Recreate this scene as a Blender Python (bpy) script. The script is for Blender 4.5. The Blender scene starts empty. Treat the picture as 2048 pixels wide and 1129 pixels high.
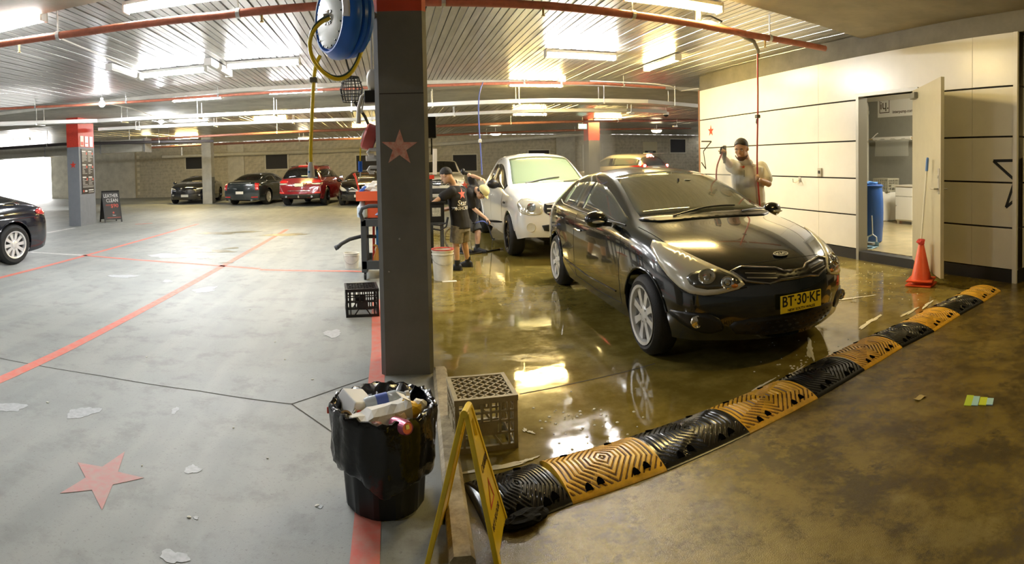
import bpy, bmesh, math, random
from math import sin, cos, tan, pi, radians, sqrt, atan2
from mathutils import Vector, Matrix, Euler
from mathutils.bvhtree import BVHTree
from mathutils.geometry import tessellate_polygon
random.seed(7)
SC = bpy.context.scene
COL = SC.collection

# ---------------------------------------------------------------- camera
# the photograph is a hand-held cylindrical panorama: pixels per radian F, eye height EYE
F, YC, PITCH, ROLL, EYE, YAW = 1131.6, 359.2, .025, .020, 1.5, radians(12.5)
RM = (Matrix.Rotation(-YAW, 3, 'Z') @ Matrix(((cos(ROLL), 0, sin(ROLL)), (0, 1, 0), (-sin(ROLL), 0, cos(ROLL))))
      @ Matrix(((1, 0, 0), (0, cos(PITCH), sin(PITCH)), (0, -sin(PITCH), cos(PITCH)))))
cam_data = bpy.data.cameras.new('camera')
cam = bpy.data.objects.new('camera', cam_data)
COL.objects.link(cam)
ex, ey, ez = RM @ Vector((1, 0, 0)), RM @ Vector((0, 1, 0)), RM @ Vector((0, 0, 1))
mw = Matrix.Identity(4)
for r in range(3):
    mw[r][0], mw[r][1], mw[r][2] = ex[r], ez[r], -ey[r]
mw[2][3] = EYE
cam.matrix_world = mw
cam_data.type = 'PANO'
pc = cam_data if hasattr(cam_data, 'panorama_type') else cam_data.cycles
pc.panorama_type = 'CENTRAL_CYLINDRICAL'
pc.central_cylindrical_range_u_min = -1024 / F
pc.central_cylindrical_range_u_max = 1024 / F
pc.central_cylindrical_range_v_min = -(1129 - YC) / F
pc.central_cylindrical_range_v_max = YC / F
pc.central_cylindrical_radius = 1.0
cam_data.clip_start = .05
SC.camera = cam

# ---------------------------------------------------------------- daylight, exposure
world = bpy.data.worlds.new('daylight')
SC.world = world
world.use_nodes = True
bg = world.node_tree.nodes['Background']
bg.inputs[0].default_value = (1, .98, .95, 1)
bg.inputs[1].default_value = 6.0
vs = SC.view_settings
vs.view_transform = 'Standard'
vs.look = 'None'
vs.exposure = 1.12
vs.gamma = 1
vs.use_curve_mapping = False
SC.cycles.use_denoising = True
SC.cycles.max_bounces = 8
SC.cycles.transparent_max_bounces = 12
SC.cycles.sample_clamp_indirect = 6
SC.cycles.caustics_reflective = False
SC.cycles.caustics_refractive = False

EYEP = Vector((0, 0, EYE))


def ray(px, py):
    th, v = (px - 1024) / F, -(py - YC) / F
    return RM @ Vector((sin(th), cos(th), v))


def gp(px, py, z=0.):
    d = ray(px, py)
    return EYEP + d * ((z - EYE) / d.z)


def yp(px, py, Y):
    d = ray(px, py)
    return EYEP + d * (Y / d.y)


def dp(px, py, D):
    d = ray(px, py)
    return EYEP + d * (D / sqrt(d.x * d.x + d.y * d.y))


WN = Vector((sin(1.404 + YAW), cos(1.404 + YAW), 0))
WT = Vector((-WN.y, WN.x, 0))
WD = 6.03


def wp(px, py, off=0.):
    d = ray(px, py)
    p = EYEP + d * ((WD - off) / d.dot(WN))
    return p.dot(WT), p.z


# ---------------------------------------------------------------- materials
MATS = {}


def mat(name, col, rough=.5, metal=0., noise=0., nscale=6., bump=0., bscale=40., emit=0., spec=.5, alpha=1., trans=0.,
        coat=0., col2=None, ecol=None, detail=4., rvar=0., stretch=None):
    if name in MATS:
        return MATS[name]
    m = bpy.data.materials.new(name)
    m.use_nodes = True
    nt = m.node_tree
    b = nt.nodes['Principled BSDF']
    b.inputs['Base Color'].default_value = (*col, 1)
    b.inputs['Roughness'].default_value = rough
    b.inputs['Metallic'].default_value = metal
    b.inputs['Specular IOR Level'].default_value = spec
    b.inputs['Coat Weight'].default_value = coat
    b.inputs['Coat Roughness'].default_value = .03
    b.inputs['Transmission Weight'].default_value = trans
    b.inputs['Alpha'].default_value = alpha
    if emit:
        b.inputs['Emission Color'].default_value = (*(ecol or col), 1)
        b.inputs['Emission Strength'].default_value = emit
    if noise or bump or rvar:
        tc = nt.nodes.new('ShaderNodeTexCoord')
        src = tc.outputs['Object']
        if stretch:
            mp = nt.nodes.new('ShaderNodeMapping')
            mp.inputs['Scale'].default_value = stretch
            nt.links.new(src, mp.inputs['Vector'])
            src = mp.outputs['Vector']
    if noise or rvar:
        n = nt.nodes.new('ShaderNodeTexNoise')
        n.inputs['Scale'].default_value = nscale
        n.inputs['Detail'].default_value = detail
        n.inputs['Roughness'].default_value = .65
        nt.links.new(src, n.inputs['Vector'])
    if noise:
        cr = nt.nodes.new('ShaderNodeValToRGB')
        c2 = col2 or tuple(max(0, c * (1 - noise)) for c in col)
        c1 = col if col2 else tuple(min(1, c * (1 + noise * .5)) for c in col)
        cr.color_ramp.elements[0].position = .32
        cr.color_ramp.elements[1].position = .68
        cr.color_ramp.elements[0].color = (*c2, 1)
        cr.color_ramp.elements[1].color = (*c1, 1)
        nt.links.new(n.outputs['Fac'], cr.inputs['Fac'])
        nt.links.new(cr.outputs['Color'], b.inputs['Base Color'])
    if rvar:
        mr = nt.nodes.new('ShaderNodeMapRange')
        mr.inputs['To Min'].default_value = max(.02, rough - rvar)
        mr.inputs['To Max'].default_value = min(1, rough + rvar)
        nt.links.new(n.outputs['Fac'], mr.inputs['Value'])
        nt.links.new(mr.outputs['Result'], b.inputs['Roughness'])
    if bump:
        n2 = nt.nodes.new('ShaderNodeTexNoise')
        n2.inputs['Scale'].default_value = bscale
        n2.inputs['Detail'].default_value = 3
        nt.links.new(src, n2.inputs['Vector'])
        bp = nt.nodes.new('ShaderNodeBump')
        bp.inputs['Strength'].default_value = bump
        bp.inputs['Distance'].default_value = .01
        nt.links.new(n2.outputs['Fac'], bp.inputs['Height'])
        nt.links.new(bp.outputs['Normal'], b.inputs['Normal'])
    MATS[name] = m
    return m


def glassmat(name, col, alpha, rough=.03, film=.25):
    # tinted car glass: a glossy skin over a see-through tint
    if name in MATS:
        return MATS[name]
    m = bpy.data.materials.new(name)
    m.use_nodes = True
    nt = m.node_tree
    nt.nodes.clear()
    out = nt.nodes.new('ShaderNodeOutputMaterial')
    tr = nt.nodes.new('ShaderNodeBsdfTransparent')
    tr.inputs[0].default_value = (*col, 1)
    pb = nt.nodes.new('ShaderNodeBsdfPrincipled')
    pb.inputs['Base Color'].default_value = (*[c * film for c in col], 1)
    pb.inputs['Roughness'].default_value = rough
    gl = nt.nodes.new('ShaderNodeBsdfGlossy')
    gl.inputs['Roughness'].default_value = rough
    fr = nt.nodes.new('ShaderNodeFresnel')
    fr.inputs['IOR'].default_value = 1.5
    m1 = nt.nodes.new('ShaderNodeMixShader')
    m1.inputs[0].default_value = alpha
    nt.links.new(tr.outputs[0], m1.inputs[1])
    nt.links.new(pb.outputs[0], m1.inputs[2])
    m2 = nt.nodes.new('ShaderNodeMixShader')
    nt.links.new(fr.outputs[0], m2.inputs[0])
    nt.links.new(m1.outputs[0], m2.inputs[1])
    nt.links.new(gl.outputs[0], m2.inputs[2])
    nt.links.new(m2.outputs[0], out.inputs[0])
    MATS[name] = m
    return m


# ---------------------------------------------------------------- mesh helpers
class MB:
    def __init__(s):
        s.v, s.f = [], []

    def add(s, vs, fs):
        o = len(s.v)
        s.v += [tuple(v) for v in vs]
        s.f += [tuple(i + o for i in f) for f in fs]
        return s

    def box(s, x0, x1, y0, y1, z0, z1, M=None):
        vs = [(x, y, z) for x in (x0, x1) for y in (y0, y1) for z in (z0, z1)]
        if M is not None:
            vs = [M @ Vector(v) for v in vs]
        return s.add(vs, [(0, 1, 3, 2), (4, 6, 7, 5), (0, 4, 5, 1), (2, 3, 7, 6), (0, 2, 6, 4), (1, 5, 7, 3)])

    def cbox(s, c, size, M=None):
        c = Vector(c)
        h = Vector(size) / 2
        if M is None:
            return s.box(c.x - h.x, c.x + h.x, c.y - h.y, c.y + h.y, c.z - h.z, c.z + h.z)
        vs = [c + M @ Vector((x, y, z)) for x in (-h.x, h.x) for y in (-h.y, h.y) for z in (-h.z, h.z)]
        return s.add(vs, [(0, 1, 3, 2), (4, 6, 7, 5), (0, 4, 5, 1), (2, 3, 7, 6), (0, 2, 6, 4), (1, 5, 7, 3)])

    def bar(s, a, b, w, h=None, up=(0, 0, 1)):
        a, b = Vector(a), Vector(b)
        h = h or w
        d = (b - a).normalized()
        u = Vector(up)
        if abs(d.dot(u)) > .98:
            u = Vector((1, 0, 0))
        r = d.cross(u).normalized() * w / 2
        u = r.cross(d).normalized() * h / 2
        vs = [p + sr * r + su * u for p in (a, b) for sr in (-1, 1) for su in (-1, 1)]
        return s.add(vs, [(0, 1, 3, 2), (4, 6, 7, 5), (0, 4, 5, 1), (2, 3, 7, 6), (0, 2, 6, 4), (1, 5, 7, 3)])

    def tube(s, pts, r, n=8, closed=False, cap=True):
        pts = [Vector(p) for p in pts]
        m = len(pts)
        rr = r if isinstance(r, (list, tuple)) else [r] * m
        prev = None
        rings = []
        for i, p in enumerate(pts):
            if closed:
                d = pts[(i + 1) % m] - pts[i - 1]
            else:
                d = pts[min(i + 1, m - 1)] - pts[max(i - 1, 0)]
            d = d.normalized() if d.length > 1e-9 else Vector((0, 0, 1))
            if prev is None:
                u = Vector((0, 0, 1)) if abs(d.z) < .9 else Vector((1, 0, 0))
                a = d.cross(u).normalized()
            else:
                a = prev - d * prev.dot(d)
                a = a.normalized() if a.length > 1e-6 else d.orthogonal().normalized()
            prev = a
            b = d.cross(a)
            rings.append([p + (a * cos(2 * pi * k / n) + b * sin(2 * pi * k / n)) * rr[i] for k in range(n)])
        vs = [v for R in rings for v in R]
        fs = []
        for i in range(m if closed else m - 1):
            j = (i + 1) % m
            for k in range(n):
                l = (k + 1) % n
                fs.append((i * n + k, i * n + l, j * n + l, j * n + k))
        if cap and not closed:
            fs.append(tuple(range(n - 1, -1, -1)))
            fs.append(tuple((m - 1) * n + k for k in range(n)))
        return s.add(vs, fs)

    def cyl(s, a, b, r, n=16, r2=None):
        return s.tube([a, b], [r, r if r2 is None else r2], n)

    def lathe(s, prof, n=24, M=None, cap=True, arc=2 * pi):
        full = abs(arc - 2 * pi) < 1e-6
        cnt = n if full else n + 1
        vs = []
        for (r, z) in prof:
            for k in range(cnt):
                a = arc * k / n
                v = Vector((r * cos(a), r * sin(a), z))
                vs.append(M @ v if M is not None else v)
        fs = []
        for i in range(len(prof) - 1):
            for k in range(n):
                l = (k + 1) % cnt
                fs.append((i * cnt + k, i * cnt + l, (i + 1) * cnt + l, (i + 1) * cnt + k))
        if cap and full:
            if prof[0][0] > 1e-5:
                fs.append(tuple(range(cnt - 1, -1, -1)))
            if prof[-1][0] > 1e-5:
                fs.append(tuple((len(prof) - 1) * cnt + k for k in range(cnt)))
        return s.add(vs, fs)

    def sphere(s, c, r, n=12, m=8, M=None):
        c = Vector(c)
        rx, ry, rz = (r, r, r) if not isinstance(r, (tuple, list)) else r
        vs = []
        for i in range(m + 1):
            t = pi * i / m
            for k in range(n):
                a = 2 * pi * k / n
                v = Vector((rx * sin(t) * cos(a), ry * sin(t) * sin(a), rz * cos(t)))
                vs.append(c + (M @ v if M is not None else v))
        fs = [(i * n + k, (i + 1) * n + k, (i + 1) * n + (k + 1) % n, i * n + (k + 1) % n) for i in range(m) for k in range(n)]
        return s.add(vs, fs)

    def prism(s, poly, z0, z1, M=None):
        n = len(poly)
        vs = [Vector((p[0], p[1], z)) for z in (z0, z1) for p in poly]
        if M is not None:
            vs = [M @ v for v in vs]
        tri = tessellate_polygon([[Vector((p[0], p[1], 0)) for p in poly]])
        fs = [tuple(reversed(t)) for t in tri] + [tuple(i + n for i in t) for t in tri]
        fs += [(i, (i + 1) % n, (i + 1) % n + n, i + n) for i in range(n)]
        return s.add(vs, fs)

    def grid(s, rows, wrap=False):
        m, n = len(rows), len(rows[0])
        fs = []
        for i in range(m - 1):
            for k in range(n if wrap else n - 1):
                l = (k + 1) % n
                fs.append((i * n + k, i * n + l, (i + 1) * n + l, (i + 1) * n + k))
        return s.add([v for r in rows for v in r], fs)

    def mesh(s, name, merge=0., recalc=True):
        me = bpy.data.meshes.new(name)
        me.from_pydata(s.v, [], s.f)
        bm = bmesh.new()
        bm.from_mesh(me)
        if merge:
            bmesh.ops.remove_doubles(bm, verts=bm.verts, dist=merge)
        if recalc:
            bmesh.ops.recalc_face_normals(bm, faces=bm.faces)
        bm.to_mesh(me)
        bm.free()
        return me

    def build(s, name, m, parent=None, smooth=False, bevel=0., merge=0., loc=None, rot=None, angle=35, recalc=True):
        return link(name, s.mesh(name, merge, recalc), m, parent, smooth, bevel, loc, rot, angle)


def link(name, me, m, parent=None, smooth=False, bevel=0., loc=None, rot=None, angle=35):
    if m is not None and not me.materials:
        me.materials.append(m)
    if smooth:
        for p in me.polygons:
            p.use_smooth = True
        try:
            me.set_sharp_from_angle(angle=radians(angle))
        except Exception:
            pass
    o = bpy.data.objects.new(name, me)
    COL.objects.link(o)
    if parent is not None:
        o.parent = parent
    if loc is not None:
        o.location = loc
    if rot is not None:
        o.rotation_euler = rot
    if bevel:
        bv = o.modifiers.new('bevel', 'BEVEL')
        bv.width = bevel
        bv.segments = 2
        bv.limit_method = 'ANGLE'
    return o


def tag(o, label, cat, group=None, kind=None):
    o['label'] = label
    o['category'] = cat
    if group:
        o['group'] = group
    if kind:
        o['kind'] = kind
    return o


def thing(name, label, cat, loc=(0, 0, 0), rotz=0., group=None):
    o = bpy.data.objects.new(name, None)
    o.empty_display_size = .1
    COL.objects.link(o)
    o.location = loc
    o.rotation_euler = (0, 0, rotz)
    return tag(o, label, cat, group)


def struct(o, label, cat='structure'):
    o['kind'] = 'structure'
    o['label'] = label
    o['category'] = cat
    return o


def shell(name, label, cat):
    o = thing(name, label, cat)
    o['kind'] = 'structure'
    return o


def copy_tree(o, parent=None):
    c = o.copy()
    COL.objects.link(c)
    c.parent = parent
    for ch in list(o.children):
        copy_tree(ch, c)
    return c


def text_mesh(body, size, extrude=.001, bold=0.):
    cu = bpy.data.curves.new('lettering', 'FONT')
    cu.body = body
    cu.size = size
    cu.extrude = extrude
    cu.offset = bold
    cu.align_x = 'CENTER'
    cu.align_y = 'CENTER'
    cu.resolution_u = 3
    t = bpy.data.objects.new('lettering', cu)
    COL.objects.link(t)
    dg = bpy.context.evaluated_depsgraph_get()
    me = bpy.data.meshes.new_from_object(t.evaluated_get(dg))
    bpy.data.objects.remove(t)
    return me


def frame(origin, xdir, ydir):
    # matrix with local x, y along the two directions, z out of the face
    x = Vector(xdir).normalized()
    z = x.cross(Vector(ydir)).normalized()
    y = z.cross(x)
    M = Matrix.Identity(4)
    for r in range(3):
        M[r][0], M[r][1], M[r][2], M[r][3] = x[r], y[r], z[r], origin[r]
    return M


def lettering(body, size, M, m, parent, sx=1., bold=0., name='lettering', fit=None):
    me = text_mesh(body, size, bold=bold)
    if fit:
        xs = [v.co.x for v in me.vertices]
        sx = fit / max(1e-6, max(xs) - min(xs))
    S = Matrix.Diagonal((sx, 1, 1, 1))
    me.transform(M @ S)
    return link(name, me, m, parent)


def star_poly(r, rot=0., inner=.382):
    return [((r if k % 2 == 0 else r * inner) * sin(rot + pi * k / 5), (r if k % 2 == 0 else r * inner) * cos(rot + pi * k / 5)) for k in range(10)]


def ring_poly(outer, inner_):
    return outer, inner_


def band(mb, outer, inner_, z0, z1, M=None):
    # closed band between two outlines with as many points each
    n = len(outer)
    vs = [Vector((p[0], p[1], z)) for z in (z0, z1) for p in outer] + [Vector((p[0], p[1], z)) for z in (z0, z1) for p in inner_]
    if M is not None:
        vs = [M @ v for v in vs]
    fs = []
    for i in range(n):
        j = (i + 1) % n
        fs += [(i, j, n + j, n + i), (2 * n + i, 3 * n + i, 3 * n + j, 2 * n + j), (n + i, n + j, 3 * n + j, 3 * n + i), (i, 2 * n + i, 2 * n + j, j)]
    return mb.add(vs, fs)


def lerp(a, b, t):
    return a + (b - a) * t


def vl(a, b, t):
    return Vector(a).lerp(Vector(b), t)

# ================================================================ STRUCTURE
white = mat('white_paint', (.82, .8, .74), .35)
concrete = mat('concrete', (.42, .40, .36), .8, noise=.25, nscale=3, bump=.15, bscale=60)
concrete_pale = mat('pale_concrete', (.58, .56, .48), .8, noise=.18, nscale=2.5, bump=.1, bscale=50)
slab_m = mat('slab_concrete', (.46, .42, .32), .75, noise=.22, nscale=1.6, bump=.1, bscale=50)
deck_m = mat('galvanised_deck', (.60, .59, .56), .34, metal=.85, noise=.22, nscale=5, rvar=.1, stretch=(1, .25, 1))
galv = mat('galvanised', (.66, .66, .64), .38, metal=.8, noise=.15, nscale=12)
red_paint = mat('red_paint', (.66, .045, .02), .5, noise=.15, nscale=20)
line_red = mat('floor_paint_red', (.72, .14, .10), .6, noise=.45, nscale=14, col2=(.60, .26, .20), detail=8)
line_white = mat('floor_paint_white', (.75, .75, .72), .6, noise=.3, nscale=10)
grey_paint = mat('grey_paint', (.17, .165, .15), .6, noise=.12, nscale=4, bump=.08, bscale=30)
black_rubber = mat('black_rubber', (.012, .012, .012), .45, noise=.3, nscale=20)
black_plastic = mat('black_plastic', (.012, .012, .013), .32)
chrome = mat('chrome', (.8, .8, .8), .12, metal=1)
steel = mat('brushed_steel', (.55, .54, .52), .35, metal=.9)
dark_gap = mat('dark_gap', (.03, .025, .02), .8)
pvc = mat('white_pvc', (.75, .73, .64), .4, noise=.08)
sprinkler = mat('red_oxide_pipe', (.52, .17, .10), .45, noise=.25, nscale=9)


# ---------------- floor
def floor_material():
    m = bpy.data.materials.new('garage_floor')
    m.use_nodes = True
    nt = m.node_tree
    N, L = nt.nodes, nt.links
    b = N['Principled BSDF']
    geo = N.new('ShaderNodeNewGeometry')
    sep = N.new('ShaderNodeSeparateXYZ')
    L.new(geo.outputs['Position'], sep.inputs[0])

    def noise(scale, det=5, rough=.6, vec=None):
        n = N.new('ShaderNodeTexNoise')
        n.inputs['Scale'].default_value = scale
        n.inputs['Detail'].default_value = det
        n.inputs['Roughness'].default_value = rough
        L.new(vec or geo.outputs['Position'], n.inputs['Vector'])
        return n.outputs['Fac']

    def math_(op, a, b_=None, c=None):
        n = N.new('ShaderNodeMath')
        n.operation = op
        for i, v in enumerate((a, b_, c)):
            if v is None:
                continue
            if isinstance(v, (int, float)):
                n.inputs[i].default_value = v
            else:
                L.new(v, n.inputs[i])
        return n.outputs[0]

    def rng(v, a, b_, c=0., d=1.):
        n = N.new('ShaderNodeMapRange')
        n.inputs['From Min'].default_value = a
        n.inputs['From Max'].default_value = b_
        n.inputs['To Min'].default_value = c
        n.inputs['To Max'].default_value = d
        n.interpolation_type = 'SMOOTHSTEP'
        L.new(v, n.inputs['Value'])
        return n.outputs[0]

    def mix(f, a, b_):
        n = N.new('ShaderNodeMix')
        n.data_type = 'RGBA'
        for s, v in ((0, f), (6, a), (7, b_)):
            if isinstance(v, tuple):
                n.inputs[s].default_value = (*v, 1)
            elif isinstance(v, (int, float)):
                n.inputs[s].default_value = v
            else:
                L.new(v, n.inputs[s])
        return n.outputs[2]
    big = noise(.7, 4)
    mid = noise(3.5, 6, .7)
    fine = noise(60, 4, .7)
    mp = N.new('ShaderNodeMapping')
    mp.inputs['Rotation'].default_value = (0, 0, .35)
    mp.inputs['Scale'].default_value = (3.2, .35, 1)
    L.new(geo.outputs['Position'], mp.inputs['Vector'])
    tracks = noise(1.1, 3, .5, mp.outputs['Vector'])
    # hosed-down bay: right of the kerb, out to behind the pickup; the driveway in front of the hump is damp too
    wob = math_('MULTIPLY_ADD', mid, .5, math_('MULTIPLY_ADD', big, 1.2, -.85))
    wx = rng(math_('ADD', sep.outputs['X'], math_('MULTIPLY', wob, .25)), .16, .42)
    wy = rng(math_('ADD', sep.outputs['Y'], wob), 15.5, 12.5)
    wet = math_('MULTIPLY', wx, wy)
    # in front of the hump the drive only carries a film of water
    hump = math_('SUBTRACT', sep.outputs['Y'], math_('MULTIPLY_ADD', sep.outputs['X'], .146, 2.35))
    bay = rng(hump, -.05, .2)
    dry_c = mix(rng(big, .3, .7), (.245, .262, .252), (.325, .342, .322))
    dry_c = mix(rng(tracks, .42, .62, 0, .4), dry_c, (.375, .385, .355))
    dry_c = mix(rng(mid, .48, .68, 0, .6), dry_c, (.19, .195, .185))
    dry_c = mix(rng(fine, .56, .72, 0, .6), dry_c, (.14, .14, .13))
    wet_warm_c = mix(rng(mid, .35, .7), (.185, .14, .028), (.31, .24, .06))  # wet, dirty concrete with the lamps' warm tint put into the colour
    drv_dim_c = mix(rng(mid, .35, .65), (.07, .046, .009), (.19, .14, .03))  # damp drive; its dim light and yellow cast are put into the colour
    drv_dim_c = mix(rng(noise(1.9, 7, .75), .50, .60, 0, .8), drv_dim_c, (.055, .038, .012))
    drv_dim_c = mix(rng(noise(1.2, 6, .7), .54, .66, 0, .6), drv_dim_c, (.25, .195, .055))
    drv_dim_c = mix(rng(fine, .55, .75, 0, .6), drv_dim_c, (.05, .035, .012))
    wetcol = mix(bay, drv_dim_c, wet_warm_c)
    col = mix(wet, dry_c, wetcol)
    L.new(col, b.inputs['Base Color'])
    rb = rng(mid, .35, .7, .03, .11)
    rd = rng(noise(1.3, 5, .7), .40, .62, .06, .24)
    rw = N.new('ShaderNodeMix')
    L.new(bay, rw.inputs[0])
    L.new(rd, rw.inputs[2])
    L.new(rb, rw.inputs[3])
    rr = N.new('ShaderNodeMix')
    L.new(wet, rr.inputs[0])
    rr.inputs[2].default_value = .55
    L.new(rw.outputs[0], rr.inputs[3])
    L.new(rr.outputs[0], b.inputs['Roughness'])
    b.inputs['Specular IOR Level'].default_value = .5
    # pooled water lies smooth, the damp drive is gritty
    grit = math_('ADD', math_('MULTIPLY', math_('SUBTRACT', 1.0, wet), .22), math_('MULTIPLY', math_('MULTIPLY', wet, math_('SUBTRACT', 1.0, bay)), .6))
    bp = N.new('ShaderNodeBump')
    bp.inputs['Distance'].default_value = .003
    L.new(grit, bp.inputs['Strength'])
    L.new(noise(210, 3, .6), bp.inputs['Height'])
    bp2 = N.new('ShaderNodeBump')
    bp2.inputs['Distance'].default_value = .02
    bp2.inputs['Strength'].default_value = .05
    L.new(noise(5, 2, .5), bp2.inputs['Height'])
    L.new(bp.outputs['Normal'], bp2.inputs['Normal'])
    L.new(bp2.outputs['Normal'], b.inputs['Normal'])
    return m


YB = 34.            # back wall
floor = struct(MB().box(-29.5, 21.5, -7, YB + .2, -.2, 0).build('floor', floor_material()), 'concrete floor, dry and grey in the car park, hosed wet in the wash bay', 'floor')


def strip(name, pts, w, m, z=.002, parent=floor):
    # flat painted strip along ground points
    mb = MB()
    rows = []
    for i, p in enumerate(pts):
        a, b = [Vector((q[0], q[1], 0)) for q in (pts[max(0, i - 1)], pts[min(len(pts) - 1, i + 1)])]
        d = (b - a)
        d.z = 0
        d.normalize()
        s_ = Vector((-d.y, d.x, 0)) * w / 2
        rows.append([Vector((p[0], p[1], z)) - s_, Vector((p[0], p[1], z)) + s_])
    return mb.grid(rows).build(name, m, parent)


def blob(name, c, rx, ry, rot, m, z=.002, n=26, jag=.35, parent=floor, seed=1):
    rd = random.Random(seed)
    ph = [rd.uniform(0, 6.28) for _ in range(5)]
    pts = []
    for k in range(n):
        a = 2 * pi * k / n
        r = 1 + jag * (.5 * sin(2 * a + ph[0]) + .35 * sin(3 * a + ph[1]) + .3 * sin(5 * a + ph[2]) + .25 * sin(9 * a + ph[3])) + rd.uniform(-.08, .08)
        x, y = rx * r * cos(a), ry * r * sin(a)
        pts.append((c[0] + x * cos(rot) - y * sin(rot), c[1] + x * sin(rot) + y * cos(rot)))
    return MB().prism(pts, z - .001, z).build(name, m, parent)


def gps(*a):
    return [gp(*p) for p in a]


xA = -2.68
strip('painted_line', [(-2.78, 1.4), (-2.70, 4), (-2.66, 9.2), (-2.62, 14.2)], .105, line_red)
strip('painted_line', [(-5.50, 4.8), (-5.54, 9.2), (-5.58, 15.8)], .105, line_red)
strip('painted_line', gps((165, 511), (400, 529), (520, 538)), .1, line_red)
strip('painted_line', gps((520, 540), (700, 543), (735, 544)), .1, line_red)
strip('painted_line', [gp(728, 1150), gp(757, 700), gp(754, 600)], .115, line_red)
strip('painted_line', gps((62, 505), (165, 511)), .1, line_white)
strip('painted_line', gps((95, 466), (150, 456)), .12, line_white, z=.003)
strip('painted_line', gps((270, 449), (305, 447)), .12, line_red)
# floor star from its five tips
tips = [Vector((p.x, p.y)) for p in gps((120, 988), (155, 926), (250, 904), (288, 957), (204, 1022))]
cen = sum(tips, Vector((0, 0))) / 5
sp = []
for i in range(5):
    sp.append(tips[i])
    sp.append(cen - (tips[(i + 3) % 5] - cen) * .40)
MB().prism([tuple(p) for p in sp], .0012, .0022).build('painted_star', mat('worn_star_paint', (.60, .27, .26), .65, noise=.5, nscale=22, col2=(.50, .36, .33), detail=8), floor)
joint_m = mat('joint_filler', (.07, .065, .055), .9)
for pts in (((-40, 709), (200, 752), (400, 783), (583, 809)), ((583, 809), (690, 772), (765, 747)), ((583, 809), (625, 838), (668, 868)),
            ((1040, 789), (1150, 767), (1252, 744), (1310, 728))):
    strip('expansion_joint', gps(*pts), .009, joint_m, z=.0015)
pale_st = mat('pale_stain', (.43, .45, .46), .5, noise=.2, nscale=30)
dark_st = mat('oil_stain', (.22, .2, .13), .35, noise=.3, nscale=30)
for i, (px, py, a, b_, r, mm) in enumerate(((165, 826, .075, .10, -.4, pale_st), (18, 815, .10, .08, .3, pale_st), (350, 822, .02, .05, .2, pale_st), (385, 940, .035, .045, .6, pale_st),
                                            (348, 1115, .05, .04, 0, pale_st), (392, 1037, .013, .010, 0, pale_st), (640, 1015, .015, .010, 0, pale_st), (345, 512, .4, .3, .2, pale_st), (245, 553, .2, .14, .2, pale_st),
                                            (410, 580, .12, .2, -.5, pale_st), (335, 563, .07, .08, .2, pale_st), (665, 668, .08, .12, -.4, pale_st), (430, 503, .35, .2, .2, dark_st), (390, 495, .14, .12, .1, dark_st),
                                            (463, 497, .14, .12, .4, dark_st), (405, 517, .1, .08, .1, dark_st), (452, 526, .1, .07, .1, dark_st), (433, 467, .5, .25, .1, dark_st), (475, 465, .5, .2, .3, dark_st),
                                            (570, 470, .6, .2, .3, dark_st))):
    blob('stain', gp(px, py), a, b_, r, mm, z=.0016 + .0001 * i, seed=i)
foam_m = mat('soap_foam', (.82, .79, .66), .6, bump=.4, bscale=150)
for i, (px, py, a, b_, r) in enumerate(((985, 938, .16, .02, .16), (1055, 922, .05, .012, .3), (1062, 866, .012, .02, .5), (1050, 862, .012, .018, .2), (1520, 775, .14, .012, .35), (1580, 752, .16, .014, .35), (1650, 720, .16, .02, .3), (1620, 700, .2, .03, .9),
                                         (1820, 625, .2, .02, .25), (1855, 610, .15, .02, .25), (1700, 598, .25, .02, -.3), (1740, 645, .2, .03, .3))):
    blob('foam_patch', gp(px, py), a, b_, r, foam_m, z=.004 + .0001 * i, jag=.6, seed=40 + i)
rd = random.Random(3)
for cluster in ((1170, 850, 110, 60, 45), (1600, 720, 90, 40, 40), (1760, 560, 110, 60, 70)):
    mb = MB()
    for k in range(cluster[4]):
        p = gp(cluster[0] + rd.gauss(0, .5) * cluster[2], cluster[1] + rd.gauss(0, .5) * cluster[3])
        r = rd.uniform(.004, .011)
        mb.lathe([(r, .001), (r * .7, .004), (0, .005)], 6, Matrix.Translation((p.x, p.y, 0)))
    mb.build('foam_specks', foam_m, floor)['kind'] = 'stuff'
# small litter flecks and pebbles on the dry floor
peb = mat('pebble', (.66, .64, .54), .6)
for i, (px, py, r) in enumerate(((378, 1036, .011), (550, 685, .01), (570, 720, .012), (625, 760, .012), (500, 620, .012), (293, 715, .012), (95, 806, .012), (634, 1013, .012), (284, 933, .006), (535, 918, .008), (467, 857, .007))):
    p = gp(px, py)
    MB().sphere((0, 0, .003), (r, r * .7, .003), 8, 5).build('pebble', peb, floor, True, loc=p, rot=(0, 0, i))

# kerb that runs from the column towards the drive
kb = MB()
a_, b_ = gp(880, 752), gp(926, 1150)
prof = [(-.05, 0), (-.048, .05), (-.032, .068), (.032, .068), (.048, .05), (.05, 0)]
dd = (b_ - a_).normalized()
sd = Vector((-dd.y, dd.x, 0))
kb.grid([[q + sd * x + Vector((0, 0, z)) for x, z in prof] for q in (a_, a_.lerp(b_, .3), a_.lerp(b_, .7), b_)])
kb.f += [(0, 1, 2, 3, 4, 5), (23, 22, 21, 20, 19, 18)]
struct(kb.build('trim_1', mat('kerb_concrete', (.40, .33, .20), .6, noise=.4, nscale=18, bump=.3, bscale=60)), 'low rounded concrete kerb running from the starred column towards the yellow sign', 'kerb')

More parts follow.
